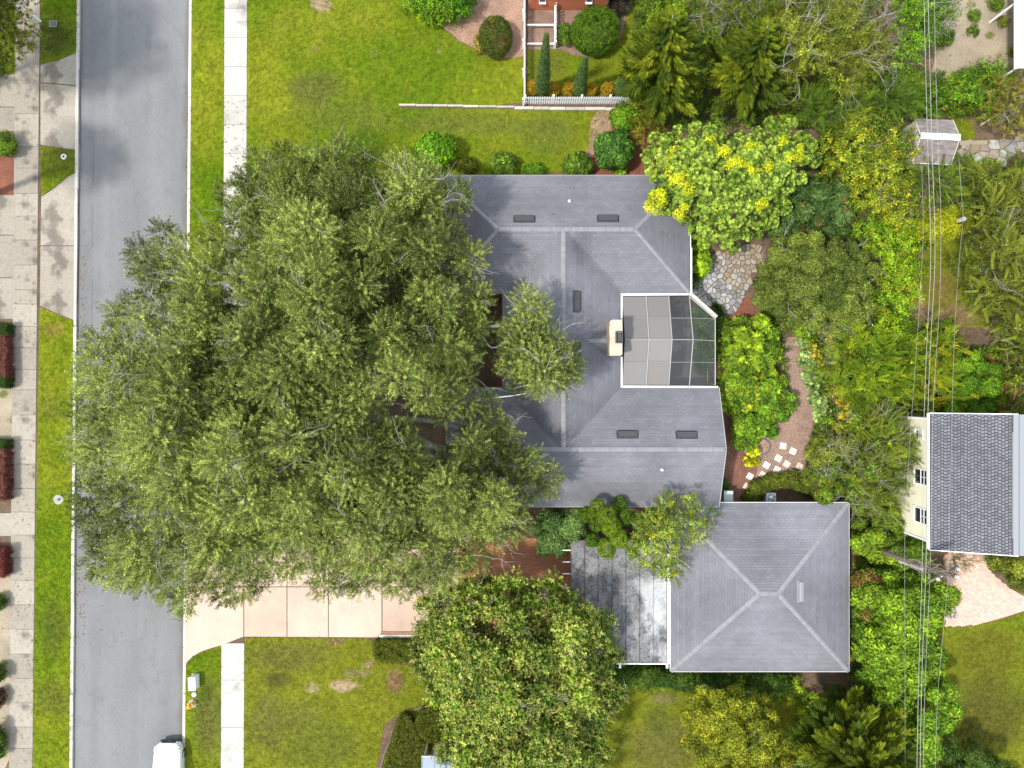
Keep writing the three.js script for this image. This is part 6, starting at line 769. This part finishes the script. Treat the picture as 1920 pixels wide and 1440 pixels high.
mass('round light-green bush at the end of the brick drive', 1036, [[1000, 985], [1020, 960], [1055, 955], [1092, 958], [1094, 1000], [1084, 1030], [1064, 1042], [1036, 1040], [1012, 1026], [1002, 1005]], 1.4, 2.8, [[0.06, 0.13, 0.03], [0.17, 0.26, 0.07]], smallG, { ...sh, density: 34, spacing: 0.65 });
// ---- back garden bed
mass('upper lime-leaved bush of the bed beside the screened porch', 1040, [[1352, 650], [1358, 620], [1390, 600], [1430, 598], [1452, 620], [1464, 650], [1448, 680], [1420, 700], [1390, 700], [1360, 690]], 1.1, 2, [[0.12, 0.2, 0.012], [0.32, 0.42, 0.02]], bigRoseG, { ...sh, density: 13, up: 0.9, spread: 0.5, spacing: 0.6, r: [0.4, 0.55], jitter: 0.25, second: { geo: broadG, density: 12, cols: C.mid, core: 0.2, name: 'inner_leaves' } });
mass('green and yellow middle bush of the bed beside the mulch path', 1041, [[1348, 705], [1372, 690], [1420, 705], [1450, 690], [1474, 710], [1470, 735], [1490, 742], [1486, 772], [1452, 790], [1420, 770], [1384, 770], [1358, 755]], 1.0, 1.9, [[0.06, 0.15, 0.012], [0.18, 0.32, 0.02]], bigRoseG, { ...sh, density: 12, up: 0.9, spread: 0.5, spacing: 0.58, r: [0.38, 0.52], jitter: 0.25, accent: [0.33, 0.34, 0.02], share: 0.14, second: { geo: broadG, density: 10, cols: C.mid, core: 0.2, name: 'inner_leaves' } });
mass('lower green bush of the bed above the round edging', 1042, [[1374, 790], [1400, 778], [1440, 785], [1450, 800], [1452, 816], [1430, 812], [1420, 820], [1405, 842], [1384, 842], [1376, 820]], 0.9, 1.6, C.bright, bigRoseG, { ...sh, density: 13, up: 0.9, spread: 0.5, spacing: 0.5, r: [0.35, 0.45], jitter: 0.2, second: { geo: broadG, density: 10, cols: C.mid, core: 0.2, name: 'inner_leaves' } });
bush({ label: 'yellow croton inside the round edging', at: [1411, 846], r: [0.42, 0.36], h: 0.8, seed: 1043, cols: C.yellow, geo: bigRoseG, fillO: { density: 14, upBias: 0.9, size: 0.6 } });
bush({ label: 'yellow croton just below the round edging', at: [1409, 865], r: [0.5, 0.28], h: 0.7, seed: 1044, cols: [[0.24, 0.24, 0.015], [0.42, 0.4, 0.02]], geo: bigRoseG, fillO: { density: 14, upBias: 0.9, size: 0.6 } });
along({ name: 'border_plants', category: 'plants', label: 'bromeliads and flowers in red and orange along the outside of the porch screen', pts: [[1344, 590], [1350, 610], [1352, 640], [1350, 665]], r: 0.36, h: 0.7, seed: 1045, cols: C.dark, geo: spikeG, fillO: { density: 16 }, flowers: { density: 2.6, cols: [[0.45, 0.14, 0.03], [0.55, 0.2, 0.06]], size: 1.6 } });
along({ name: 'porch_plants', category: 'plants', label: 'potted foliage with pink bromeliads inside the porch screen', pts: [[1312, 590], [1326, 620], [1320, 655], [1322, 690]], r: 0.45, h: 1.0, seed: 1046, cols: C.bright, geo: spikeG, fillO: { density: 14 }, flowers: { density: 1.2, cols: [[0.6, 0.14, 0.12], [0.7, 0.25, 0.18]], size: 1.8 } });
along({ name: 'border_plants', category: 'plants', label: 'silvery ground-cover border along the upper right side of the mulch path', pts: [[1508, 620], [1514, 660], [1522, 700], [1530, 730]], r: 0.5, h: 0.7, seed: 1047, cols: C.silver, geo: bigRoseG, fillO: { density: 12, upBias: 0.9, size: 0.6 } });
along({ name: 'border_plants', category: 'plants', label: 'orange-yellow croton row at the upper bend of the mulch path', pts: [[1520, 648], [1530, 672], [1538, 700]], r: 0.32, h: 0.9, seed: 1048, cols: C.gold, geo: bigRoseG, fillO: { density: 12, upBias: 0.9, size: 0.55, accent: [0.3, 0.32, 0.02], accentShare: 0.4 } });
along({ name: 'border_plants', category: 'plants', label: 'grey-green leafy border along the lower right side of the mulch path', pts: [[1530, 745], [1542, 775], [1545, 800], [1535, 820]], r: 0.5, h: 0.7, seed: 1049, cols: C.silver, geo: bigRoseG, fillO: { density: 12, upBias: 0.9, size: 0.55 }, flowers: { density: 0.5, cols: [[0.45, 0.14, 0.05], [0.5, 0.2, 0.08]], size: 1.5 } });
along({ name: 'border_plants', category: 'plants', label: 'golden croton row between the grey border and the feathery thicket', pts: [[1580, 738], [1584, 770], [1582, 795], [1572, 808]], r: 0.4, h: 1.1, seed: 1050, cols: [[0.2, 0.17, 0.02], [0.4, 0.3, 0.03]], geo: bigRoseG, fillO: { density: 13, upBias: 0.9, size: 0.6, accent: [0.14, 0.22, 0.02], accentShare: 0.3 } });
along({ name: 'border_plants', category: 'plants', label: 'pale variegated shrubs at the top of the back border', pts: [[1552, 625], [1565, 645], [1572, 668], [1560, 690]], r: 0.5, h: 1.2, seed: 1051, cols: [[0.1, 0.14, 0.05], [0.26, 0.27, 0.13]], geo: broadG, fillO: { density: 18, accent: [0.38, 0.3, 0.04], accentShare: 0.16 } });
along({ label: 'low curved yellow-green hedge arching round the air conditioner', pts: [[1405, 940], [1420, 918], [1445, 903], [1480, 900], [1510, 912], [1532, 925], [1570, 930]], r: 0.42, h: 0.8, step: 0.35, seed: 1052, cols: [[0.07, 0.1, 0.012], [0.2, 0.22, 0.025]], geo: smallG, fillO: { density: 36 } });
bush({ label: 'small dark plant in the corner by the equipment box', at: [1358, 912], r: [0.3, 0.5], h: 0.6, seed: 1053, cols: C.dark, geo: smallG });
bush({ label: 'glossy lime bush at the house corner beside the flagstones', at: [1314, 492], r: [0.5, 0.65], h: 1.4, seed: 1054, cols: C.lime, geo: broadG, mat: glossLeafM });
bush({ label: 'small bright bush wedged against the east wall under the umbrella tree', at: [1308, 458], r: [0.4, 0.5], h: 1.2, seed: 1055, cols: C.lime, geo: broadG });
// ---- under and beside the garage
along({ label: 'dark shaded hedge running along the lower edge of the garage and carport', pts: [[1172, 1262], [1240, 1268], [1330, 1276], [1420, 1276], [1478, 1280]], r: 0.6, h: 1.1, step: 0.45, seed: 1056, cols: C.dark, geo: smallG, fillO: { density: 28 } });
along({ label: 'second looser row of green shrubs below the garage hedge', pts: [[1320, 1296], [1400, 1290], [1470, 1296]], r: 0.55, h: 1.2, seed: 1057, cols: C.mid, geo: smallG, fillO: { density: 24, accent: [0.22, 0.1, 0.06], accentShare: 0.06 } });
// ---- clipped hedges at the bottom of the drive
clippedHedge({ label: 'clipped yellow-green hedge below the end of the driveway', outline: curvy(px2m([[700, 1212], [708, 1202], [760, 1201], [800, 1202], [802, 1240], [770, 1243], [716, 1242], [702, 1232]], 0.7), 3), h: 0.75, seed: 1060, cols: [[0.08, 0.11, 0.01], [0.21, 0.24, 0.02]], density: 70 });
clippedHedge({ label: 'clipped drum-shaped hedge at the bottom beside the grey step', outline: curvy(px2m([[780, 1356], [790, 1336], [808, 1328], [830, 1340], [836, 1365], [826, 1388], [806, 1393], [790, 1382]], 0.9), 3), h: 0.9, seed: 1061, cols: [[0.075, 0.1, 0.01], [0.19, 0.21, 0.02]], density: 70 });
clippedHedge({ label: 'clipped wedge-shaped hedge at the bottom edge of the olive lawn', outline: curvy(px2m([[742, 1362], [752, 1345], [766, 1344], [776, 1362], [786, 1386], [802, 1402], [798, 1440], [790, 1500], [716, 1500], [724, 1430]], 0.7), 3), h: 0.7, seed: 1062, cols: [[0.075, 0.1, 0.012], [0.2, 0.21, 0.025]], density: 70 });
{ const e = thing('bed_edging', 'curved dark kerb edging around the wedge-shaped hedge bed', 'bed edging'), c = new THREE.CatmullRomCurve3([[708, 1470], [722, 1410], [740, 1372], [746, 1350], [760, 1334], [782, 1328], [800, 1322]].map(([x, y]) => P(x, y))); for (let i = 0; i < 22; i++) mesh('edging_piece', bar(c.getPointAt(i / 22).setY(0.03), c.getPointAt((i + 0.93) / 22).setY(0.03), 0.1, 0.14), std(rgb(0.13, 0.1, 0.075), 0.9), e); struct('planting_bed', slab(px2m([[744, 1352], [762, 1336], [800, 1324], [812, 1400], [792, 1500], [708, 1500], [722, 1420]]), -0.004, 0.1), mulchM, 'mulch bed under the clipped hedges at the bottom'); }
// ---- along the north wall and the top lawn
bush({ label: 'bright lime round bush in front of the upper house wall beside the oak', at: [815, 288], r: [1.3, 1.1], h: 1.9, seed: 1070, cols: [[0.07, 0.17, 0.006], [0.16, 0.3, 0.012]], geo: broadG, mat: glossLeafM, lumps: 12 });
bush({ label: 'low olive bush between lime bush and upper house wall', at: [876, 312], r: [0.8, 0.55], h: 0.8, seed: 1071, cols: [[0.08, 0.095, 0.01], [0.17, 0.18, 0.015]], geo: smallG });
bush({ label: 'round dark green bush at the middle of the upper house wall', at: [944, 309], r: [0.85, 0.65], h: 1.1, seed: 1072, cols: C.mid, geo: broadG });
bush({ label: 'flat green ground plant right of the middle bush on the upper wall', at: [1000, 318], r: [0.9, 0.35], h: 0.5, seed: 1073, cols: C.bright, geo: smallG });
bush({ label: 'broad dark-leaved bush left of the tall glossy one on the upper wall', at: [1082, 310], r: [1.0, 0.7], h: 1.2, seed: 1074, cols: C.mid, geo: broadG });
bush({ label: 'tall glossy dark green bush at the upper corner of the house', at: [1150, 282], r: [1.25, 1.2], h: 2.3, seed: 1075, cols: [[0.025, 0.075, 0.012], [0.08, 0.17, 0.02]], geo: broadG, mat: glossLeafM, lumps: 12 });
bush({ label: 'small yellow-green plant between the glossy bush and the roof', at: [1160, 315], r: [0.5, 0.45], h: 0.8, seed: 1076, cols: C.lime, geo: bigRoseG, fillO: { density: 14, size: 0.6, upBias: 0.8 } });
bush({ label: 'round green bush at the right end of the low block wall', at: [1168, 220], r: [0.85, 0.7], h: 1.2, seed: 1077, cols: C.bright, geo: broadG });
mass('yellowish feathery shrub under the left pine', 1078, [[1190, 235], [1215, 222], [1250, 228], [1272, 240], [1240, 262], [1205, 262]], 0.8, 1.5, [[0.11, 0.12, 0.012], [0.24, 0.22, 0.02]], needleG, { ...sh, density: 20, spacing: 0.6 });
bush({ label: 'leafy dark and light green shrub at the top edge above the front lawn', at: [838, 6], r: [1.7, 1.2], h: 1.6, seed: 1079, cols: C.bright, geo: loopG, lumps: 16, fillO: { density: 24 } });
bush({ label: 'low grassy plants trailing from the top shrub onto the lawn', at: [812, 30], r: [0.9, 0.6], h: 0.6, seed: 1080, cols: C.lime, geo: spikeG, fillO: { density: 14 } });
bush({ label: 'green plants at the top left of the shrub on the lawn edge', at: [778, 4], r: [0.7, 0.5], h: 0.7, seed: 1081, cols: C.lime, geo: loopG });
bush({ name: 'topiary', category: 'topiary', label: 'clipped round topiary ball in the pale mulch bed', at: [929, 68], r: [1.02, 1.25], h: 1.8, seed: 1082, cols: [[0.05, 0.085, 0.012], [0.16, 0.19, 0.025]], geo: tinyG, clipped: true, fillO: { density: 75, accent: [0.3, 0.17, 0.03], accentShare: 0.06 } });
bush({ label: 'fringe of yellow flowers at the foot of the topiary ball', at: [900, 84], r: [0.4, 0.7], h: 0.35, seed: 1083, cols: [[0.22, 0.2, 0.03], [0.4, 0.32, 0.05]], geo: smallG });
bush({ name: 'topiary', category: 'topiary', label: 'large clipped oval bush below the brick house wall', at: [1117, 56], r: [1.55, 1.42], h: 2.2, seed: 1084, cols: [[0.05, 0.13, 0.006], [0.15, 0.25, 0.012]], geo: tinyG, clipped: true, fillO: { density: 75 }, turn: 0.5 });
bush({ label: 'small untidy green bush touching the large clipped oval', at: [1058, 64], r: [0.55, 0.65], h: 1.0, seed: 1085, cols: C.mid, geo: smallG });
bush({ label: 'dark purple-brown plant at the top edge right of the clipped oval', at: [1160, 8], r: [0.6, 0.6], h: 0.9, seed: 1086, cols: [[0.04, 0.035, 0.025], [0.1, 0.08, 0.06]], geo: spikeG, fillO: { density: 14 } });
for (const [i, [x, y, w]] of [[998, 164], [1037, 166], [1067, 166.5], [1107, 166.5], [1140, 167]].entries()) bush({ name: 'topiary', category: 'topiary', group: 'clipped golden balls behind the picket fence', label: `${['leftmost', 'second from left', 'middle', 'second from right', 'rightmost'][i]} of five clipped golden balls behind the picket fence`, at: [x, y], r: [0.44 + 0.02 * (i % 2), 0.42], h: 0.95, seed: 1090 + i, cols: C.gold, geo: tinyG, clipped: true, fillO: { density: 110, size: 0.75, accent: [0.2, 0.22, 0.02], accentShare: 0.15 } });
for (const [i, [bx, by, tx, ty, h, w, l]] of [[1016, 177, 1025, 62, 8.2, 0.42, 'tallest slender cypress at the left end of the golden balls'], [1084, 177, 1098, 106, 5.2, 0.4, 'shorter slender cypress in the middle of the golden balls'], [1163, 181, 1187, 100, 5.8, 0.46, 'slender cypress half hidden by the left pine']].entries()) {
  const b = P(bx, by), t = P(tx, ty, h), R = rng(1100 + i), root = thing('cypress', l, 'cypress', [b.x, 0, b.z], 'slender cypresses behind the picket fence'), d = t.clone().sub(b), sc = new Scatter();
  mesh('trunk', tube([V3(0, -0.05, 0), d.clone().multiplyScalar(0.5), d.clone().multiplyScalar(0.95)], 0.09, 0.02, 6), barkBrown, root);
  for (let k = 0; k < 1500 * h / 6; k++) { const s = R(), rr = w * Math.min(1, 0.55 + 3 * s) * Math.pow(1 - s, 0.62) * (0.85 + 0.25 * R()), a = R() * 6.283, p = d.clone().multiplyScalar(0.03 + s * 0.95).add(V3(Math.cos(a) * rr, 0, Math.sin(a) * rr)); sc.put(p, V3(Math.cos(a) * 0.6, 1, Math.sin(a) * 0.6).normalize(), R() * 6.28, 0.55 + 0.3 * R(), mix3([0.06, 0.12, 0.035], [0.18, 0.27, 0.075], R()), 0.8 + 0.4 * R()); }
  sc.build('foliage', tinyG, leafM, root);
}
// ---- Norfolk pines: whorls of plumed branches
const plumes = [plumeGeo(31), plumeGeo(32), plumeGeo(33)];
const pineMats = [[0.11, 0.16, 0.012], [0.14, 0.2, 0.014], [0.18, 0.24, 0.016], [0.085, 0.135, 0.014]].map((c) => { const m = needleM.clone(); m.color.setRGB(...c); return m; });
const pineMats2 = [[0.22, 0.29, 0.016], [0.28, 0.33, 0.018]].map((c) => { const m = needleM.clone(); m.color.setRGB(...c); return m; });
function pine(label, base, top, h, reach, seed, yellow = 0.2, whorls = 15) {
  const b = P(...base), t = P(...top, h), d = t.clone().sub(b), R = rng(seed), root = thing('norfolk_pine', label, 'pine tree', [b.x, 0, b.z]);
  mesh('trunk', tube([V3(0, -0.1, 0), d.clone().multiplyScalar(0.5), d], 0.22, 0.03, 9), barkPale, root);
  for (let k = 0; k < whorls; k++) { const s = 0.3 + 0.68 * Math.pow(k / (whorls - 1), 0.9), L = reach * Math.pow(1 - (s - 0.28) / 0.74, 0.8) * (0.9 + 0.2 * R()) + 0.25, n = 8 + (k % 2); for (let i = 0; i < n; i++) { const a = (i + 0.5 * (k % 2) + (R() - 0.5) * 0.5) / n * 6.283, o = mesh('branch', plumes[Math.floor(R() * 3)], R() < yellow ? pineMats2[Math.floor(R() * 2)] : pineMats[Math.floor(R() * 4)], root); o.position.copy(d).multiplyScalar(s + (R() - 0.5) * 0.015); o.rotation.set((R() - 0.5) * 0.3, a, 0.08 + 0.35 * (s - 0.3) + (R() - 0.5) * 0.15, 'YXZ'); const l = L * (0.85 + 0.3 * R()); o.scale.set(l, l * 0.9, Math.max(l * 0.5, 0.36)); } }
}
pine('tall golden-green pine above the umbrella tree, left of the two', [1228, 195], [1262, 28], 10.5, 2.6, 1201, 0.35, 21);
pine('darker pine standing right of the golden one at the top', [1386, 190], [1440, 48], 9, 2.6, 1202, 0.25, 19);
pine('big plume-branched pine at the lower right bottom edge', [1565, 1352], [1660, 1500], 9, 3.6, 1203, 0.25, 19);
// ---- vine-covered stub pole at the back
{ const b = P(1692, 446), t = P(1806, 411, 6.4), root = thing('utility_pole', 'vine-smothered yellow-green pole leaning out below the shed', 'utility pole', [b.x, 0, b.z]), d = t.clone().sub(b), R = rng(1210), sc = new Scatter(), s2 = new Scatter();
  mesh('pole', tube([V3(0, -0.1, 0), d.clone().multiplyScalar(0.5), d], 0.16, 0.12, 10), std(rgb(0.5, 0.48, 0.43), 0.8), root); mesh('pole_cap', cyl(0.15, 0.13, 0.1, d.x, d.y + 0.05, d.z, 12), std(rgb(0.2, 0.2, 0.21), 0.7), root);
  for (let k = 0; k < 950; k++) { const s = Math.pow(R(), 0.8) * 0.96, w = 0.85 * (1 - 0.6 * s) * Math.sqrt(R()), a = R() * 6.283, yl = smooth(0.35, 0.6, s + 0.2 * (R() - 0.5)); sc.put(d.clone().multiplyScalar(s).add(V3(Math.cos(a) * w, (R() - 0.6) * 0.4, Math.sin(a) * w)), V3(Math.cos(a), 0.4, Math.sin(a)).normalize(), R() * 6.28, 0.6 + 0.5 * R(), mix3([0.06, 0.15, 0.01], [0.42, 0.42, 0.012], yl * (0.6 + 0.4 * R()))); } sc.build('vine', loopG, leafM, root); }
// ---- opposite lots on the left
tree({ name: 'tree', label: 'yellow-green tree overhanging the top left corner', seed: 1220, trunkAt: [-25, 60], polys: [{ poly: [[-160, -60], [20, -60], [36, -10], [58, 14], [50, 40], [66, 62], [78, 78], [60, 82], [36, 84], [34, 108], [22, 130], [-20, 128], [-160, 130]], tries: 4000 }], crown: { hEdge: 3.4, hTop: 5.8, dome: 3, spacing: 0.9, r: [0.55, 0.8], jitter: 0.5, edge: 0.35 }, cols: [[0.06, 0.085, 0.012], [0.2, 0.21, 0.03]], geo: crapeG, fillO: { density: 22, accent: [0.3, 0.27, 0.03], accentShare: 0.1 }, limb: { trunkR: 0.2, count: 10, twigs: 10 } });
bush({ label: 'dark green round shrub at the left edge below the upper driveway', at: [6, 272], r: [0.95, 0.9], h: 1.1, seed: 1221, cols: C.mid, geo: smallG });
const red = [[0.17, 0.055, 0.045], [0.33, 0.13, 0.11]], green = [[0.03, 0.08, 0.012], [0.08, 0.15, 0.02]];
const hb = (x0, y0, x1, y1, h) => px2m([[x0, y0], [x1, y0], [x1, y1], [x0, y1]], h);
clippedHedge({ label: 'clipped red hedge with a green upper end at the left edge, highest of three', outline: hb(-70, 608, 9, 726, 0.95), h: 0.95, seed: 1222, cols: red, ends: (x, z) => (z < M(0, 628, 0.9)[1] || z > M(0, 706, 0.9)[1] ? green : null) });
clippedHedge({ label: 'clipped red hedge at the left edge, middle of three', outline: hb(-70, 826, 7, 938, 0.95), h: 0.95, seed: 1223, cols: red, ends: (x, z) => (z < M(0, 842, 0.9)[1] ? green : null) });
clippedHedge({ label: 'short dark red hedge at the left edge, lowest of three', outline: hb(-70, 1030, 6, 1082, 0.95), h: 0.95, seed: 1224, cols: [[0.16, 0.035, 0.03], [0.3, 0.08, 0.07]] });
bush({ label: 'small green tuft at the left edge below the lowest red hedge', at: [-2, 1128], r: [0.4, 0.45], h: 0.7, seed: 1225, cols: C.dark, geo: smallG });
bush({ label: 'long dark shrub on the left edge above the bottom corner', at: [-4, 1262], r: [0.5, 0.6], h: 0.9, seed: 1226, cols: C.dark, geo: smallG });
bush({ label: 'rusty dry shrub on the left edge between two dark ones', at: [-4, 1308], r: [0.45, 0.7], h: 0.7, seed: 1227, cols: [[0.06, 0.03, 0.02], [0.13, 0.07, 0.04]], geo: smallG });
bush({ label: 'dark green shrub in the bottom left corner', at: [-6, 1390], r: [0.55, 1.2], h: 1.0, seed: 1228, cols: C.dark, geo: smallG });
// tall street trees of the opposite lots: outside the frame, their shade falls on the street
for (const [i, [x, z, r, h, l]] of [[-35.8, -20.0, 3.6, 15.5, 'tall broad tree beyond the upper left corner shading the street'], [-34.9, -12.6, 1.9, 12, 'tall narrow tree beyond the left edge shading the street']].entries()) { const R = rng(1230 + i), root = thing('tree', l, 'tree', [x, 0, z]), list = []; for (let k = 0; k < (i ? 10 : 30); k++) { const a = k * 2.4, d = Math.sqrt((k + 0.5) / (i ? 10 : 30)) * r; list.push({ x: Math.cos(a) * d, z: Math.sin(a) * d * 0.9, y: h + (R() - 0.5) - d * 0.25, rx: 0.9, rz: 0.9, ry: 0.8, tint: R() }); } mesh('trunk', tube([V3(0, -0.1, 0), V3(0.1, h * 0.5, 0), V3(0, h * 0.9, 0)], 0.25, 0.1, 9), barkGrey, root); const sc = new Scatter(); fill(sc, list, R, { cols: C.olive, density: 16 }); sc.build('crown', crapeG, leafM, root); }
// small weeds on the sandy corner
for (const [i, [x, y, r, h]] of [[1775, 72, 0.5, 0.6], [1825, 58, 0.35, 0.4], [1868, 6, 0.55, 0.4], [1828, 30, 0.4, 0.4], [1900, 98, 0.35, 0.3], [1880, 40, 0.35, 0.3]].entries()) bush({ name: 'weed', category: 'weed', label: ['largest green weed on the sandy corner near the wires', 'low weed in the middle of the sandy corner', 'flat bright weed patch at the top edge of the sandy corner', 'thin weed in the upper middle of the sand', 'weed touching the white shelter', 'yellowish weed right of the sand centre'][i], at: [x, y], r: [r, r], h, seed: 1240 + i, cols: i > 3 ? C.olive : C.mid, geo: smallG, lumps: 5, fillO: { density: 16 } });
bush({ label: 'tall grassy green patch at the top of the brick patio', at: [1795, 1050], r: [1.5, 0.7], h: 0.8, seed: 1250, cols: [[0.06, 0.11, 0.015], [0.14, 0.19, 0.03]], geo: featherG, fillO: { density: 12, size: 0.5 } });
mass('olive-green shrubs at the right edge below the tall house', 1251, [[1846, 1042], [1900, 1052], [1990, 1050], [1990, 1120], [1925, 1116], [1885, 1090], [1862, 1064]], 0.9, 1.7, C.olive, smallG, { ...sh, density: 28 });
bush({ label: 'little white flowering plant at the left rim of the brick patio', at: [1783, 1150], r: [0.3, 0.3], h: 0.4, seed: 1252, cols: [[0.3, 0.3, 0.28], [0.6, 0.6, 0.58]], geo: smallG, lumps: 4 });

{ // dry leaves shed by the oak, lying in the gutter and on the paving
  const o = thing('fallen_leaves', 'scattered brown dry leaves on gutter, paving and house roof around the oak', 'fallen leaves'); o.userData.kind = 'stuff';
  const g = new Leaves(); g.add(V3(-0.05, 0.006, 0), V3(1, 0.1, 0).normalize(), UP, 0.11, 0.055, 1, 0.25); const R = rng(1400), sc = new Scatter();
  const zones = [[346, 150, 357, 1440, 420, -0.06], [420, 180, 464, 1010, 260, 0.03], [350, 1010, 900, 1130, 230, 0.035], [700, 1195, 900, 1300, 120, 0.03], [136, 480, 160, 1200, 260, -0.09], [150, 500, 345, 1200, 260, -0.05], [1360, 640, 1520, 940, 500, 0.03], [27, 560, 74, 1440, 160, 0.03]];
  for (const [x0, y0, x1, y1, n, h] of zones) for (let i = 0; i < n; i++) { const p = P(lerp(x0, x1, R()), lerp(y0, y1, R())); p.y = h; sc.put(p, V3((R() - 0.5) * 0.5, 1, (R() - 0.5) * 0.5).normalize(), R() * 6.28, 0.6 + 0.8 * R(), mix3([0.12, 0.07, 0.03], [0.34, 0.22, 0.09], R())); }
  const roofY = (x, z) => 4.2 - (1.5 / 3.72) * Math.min(z < -5.8 && z > -13 ? Math.abs(z + 9.44) : 9, z > -9.4 && z < 4 && x > -0.5 && x < 6.7 ? Math.abs(x - 3.14) : 9, z > 0.3 && z < 7.6 ? Math.abs(z - 3.99) : 9);
  for (let i = 0; i < 420; i++) { const x = -3.8 + 9.5 * R() * R(), z = lerp(-12.8, 7.5, R()), y = roofY(x, z); if (y < 2.7) continue; sc.put(V3(x, y + 0.03, z), V3((R() - 0.5) * 0.8, 1, (R() - 0.5) * 0.8).normalize(), R() * 6.28, 0.6 + 0.6 * R(), mix3([0.07, 0.045, 0.025], [0.26, 0.17, 0.08], R())); }
  sc.build('leaves', g.build(), flowerM, o); }

renderer.render(scene, camera);
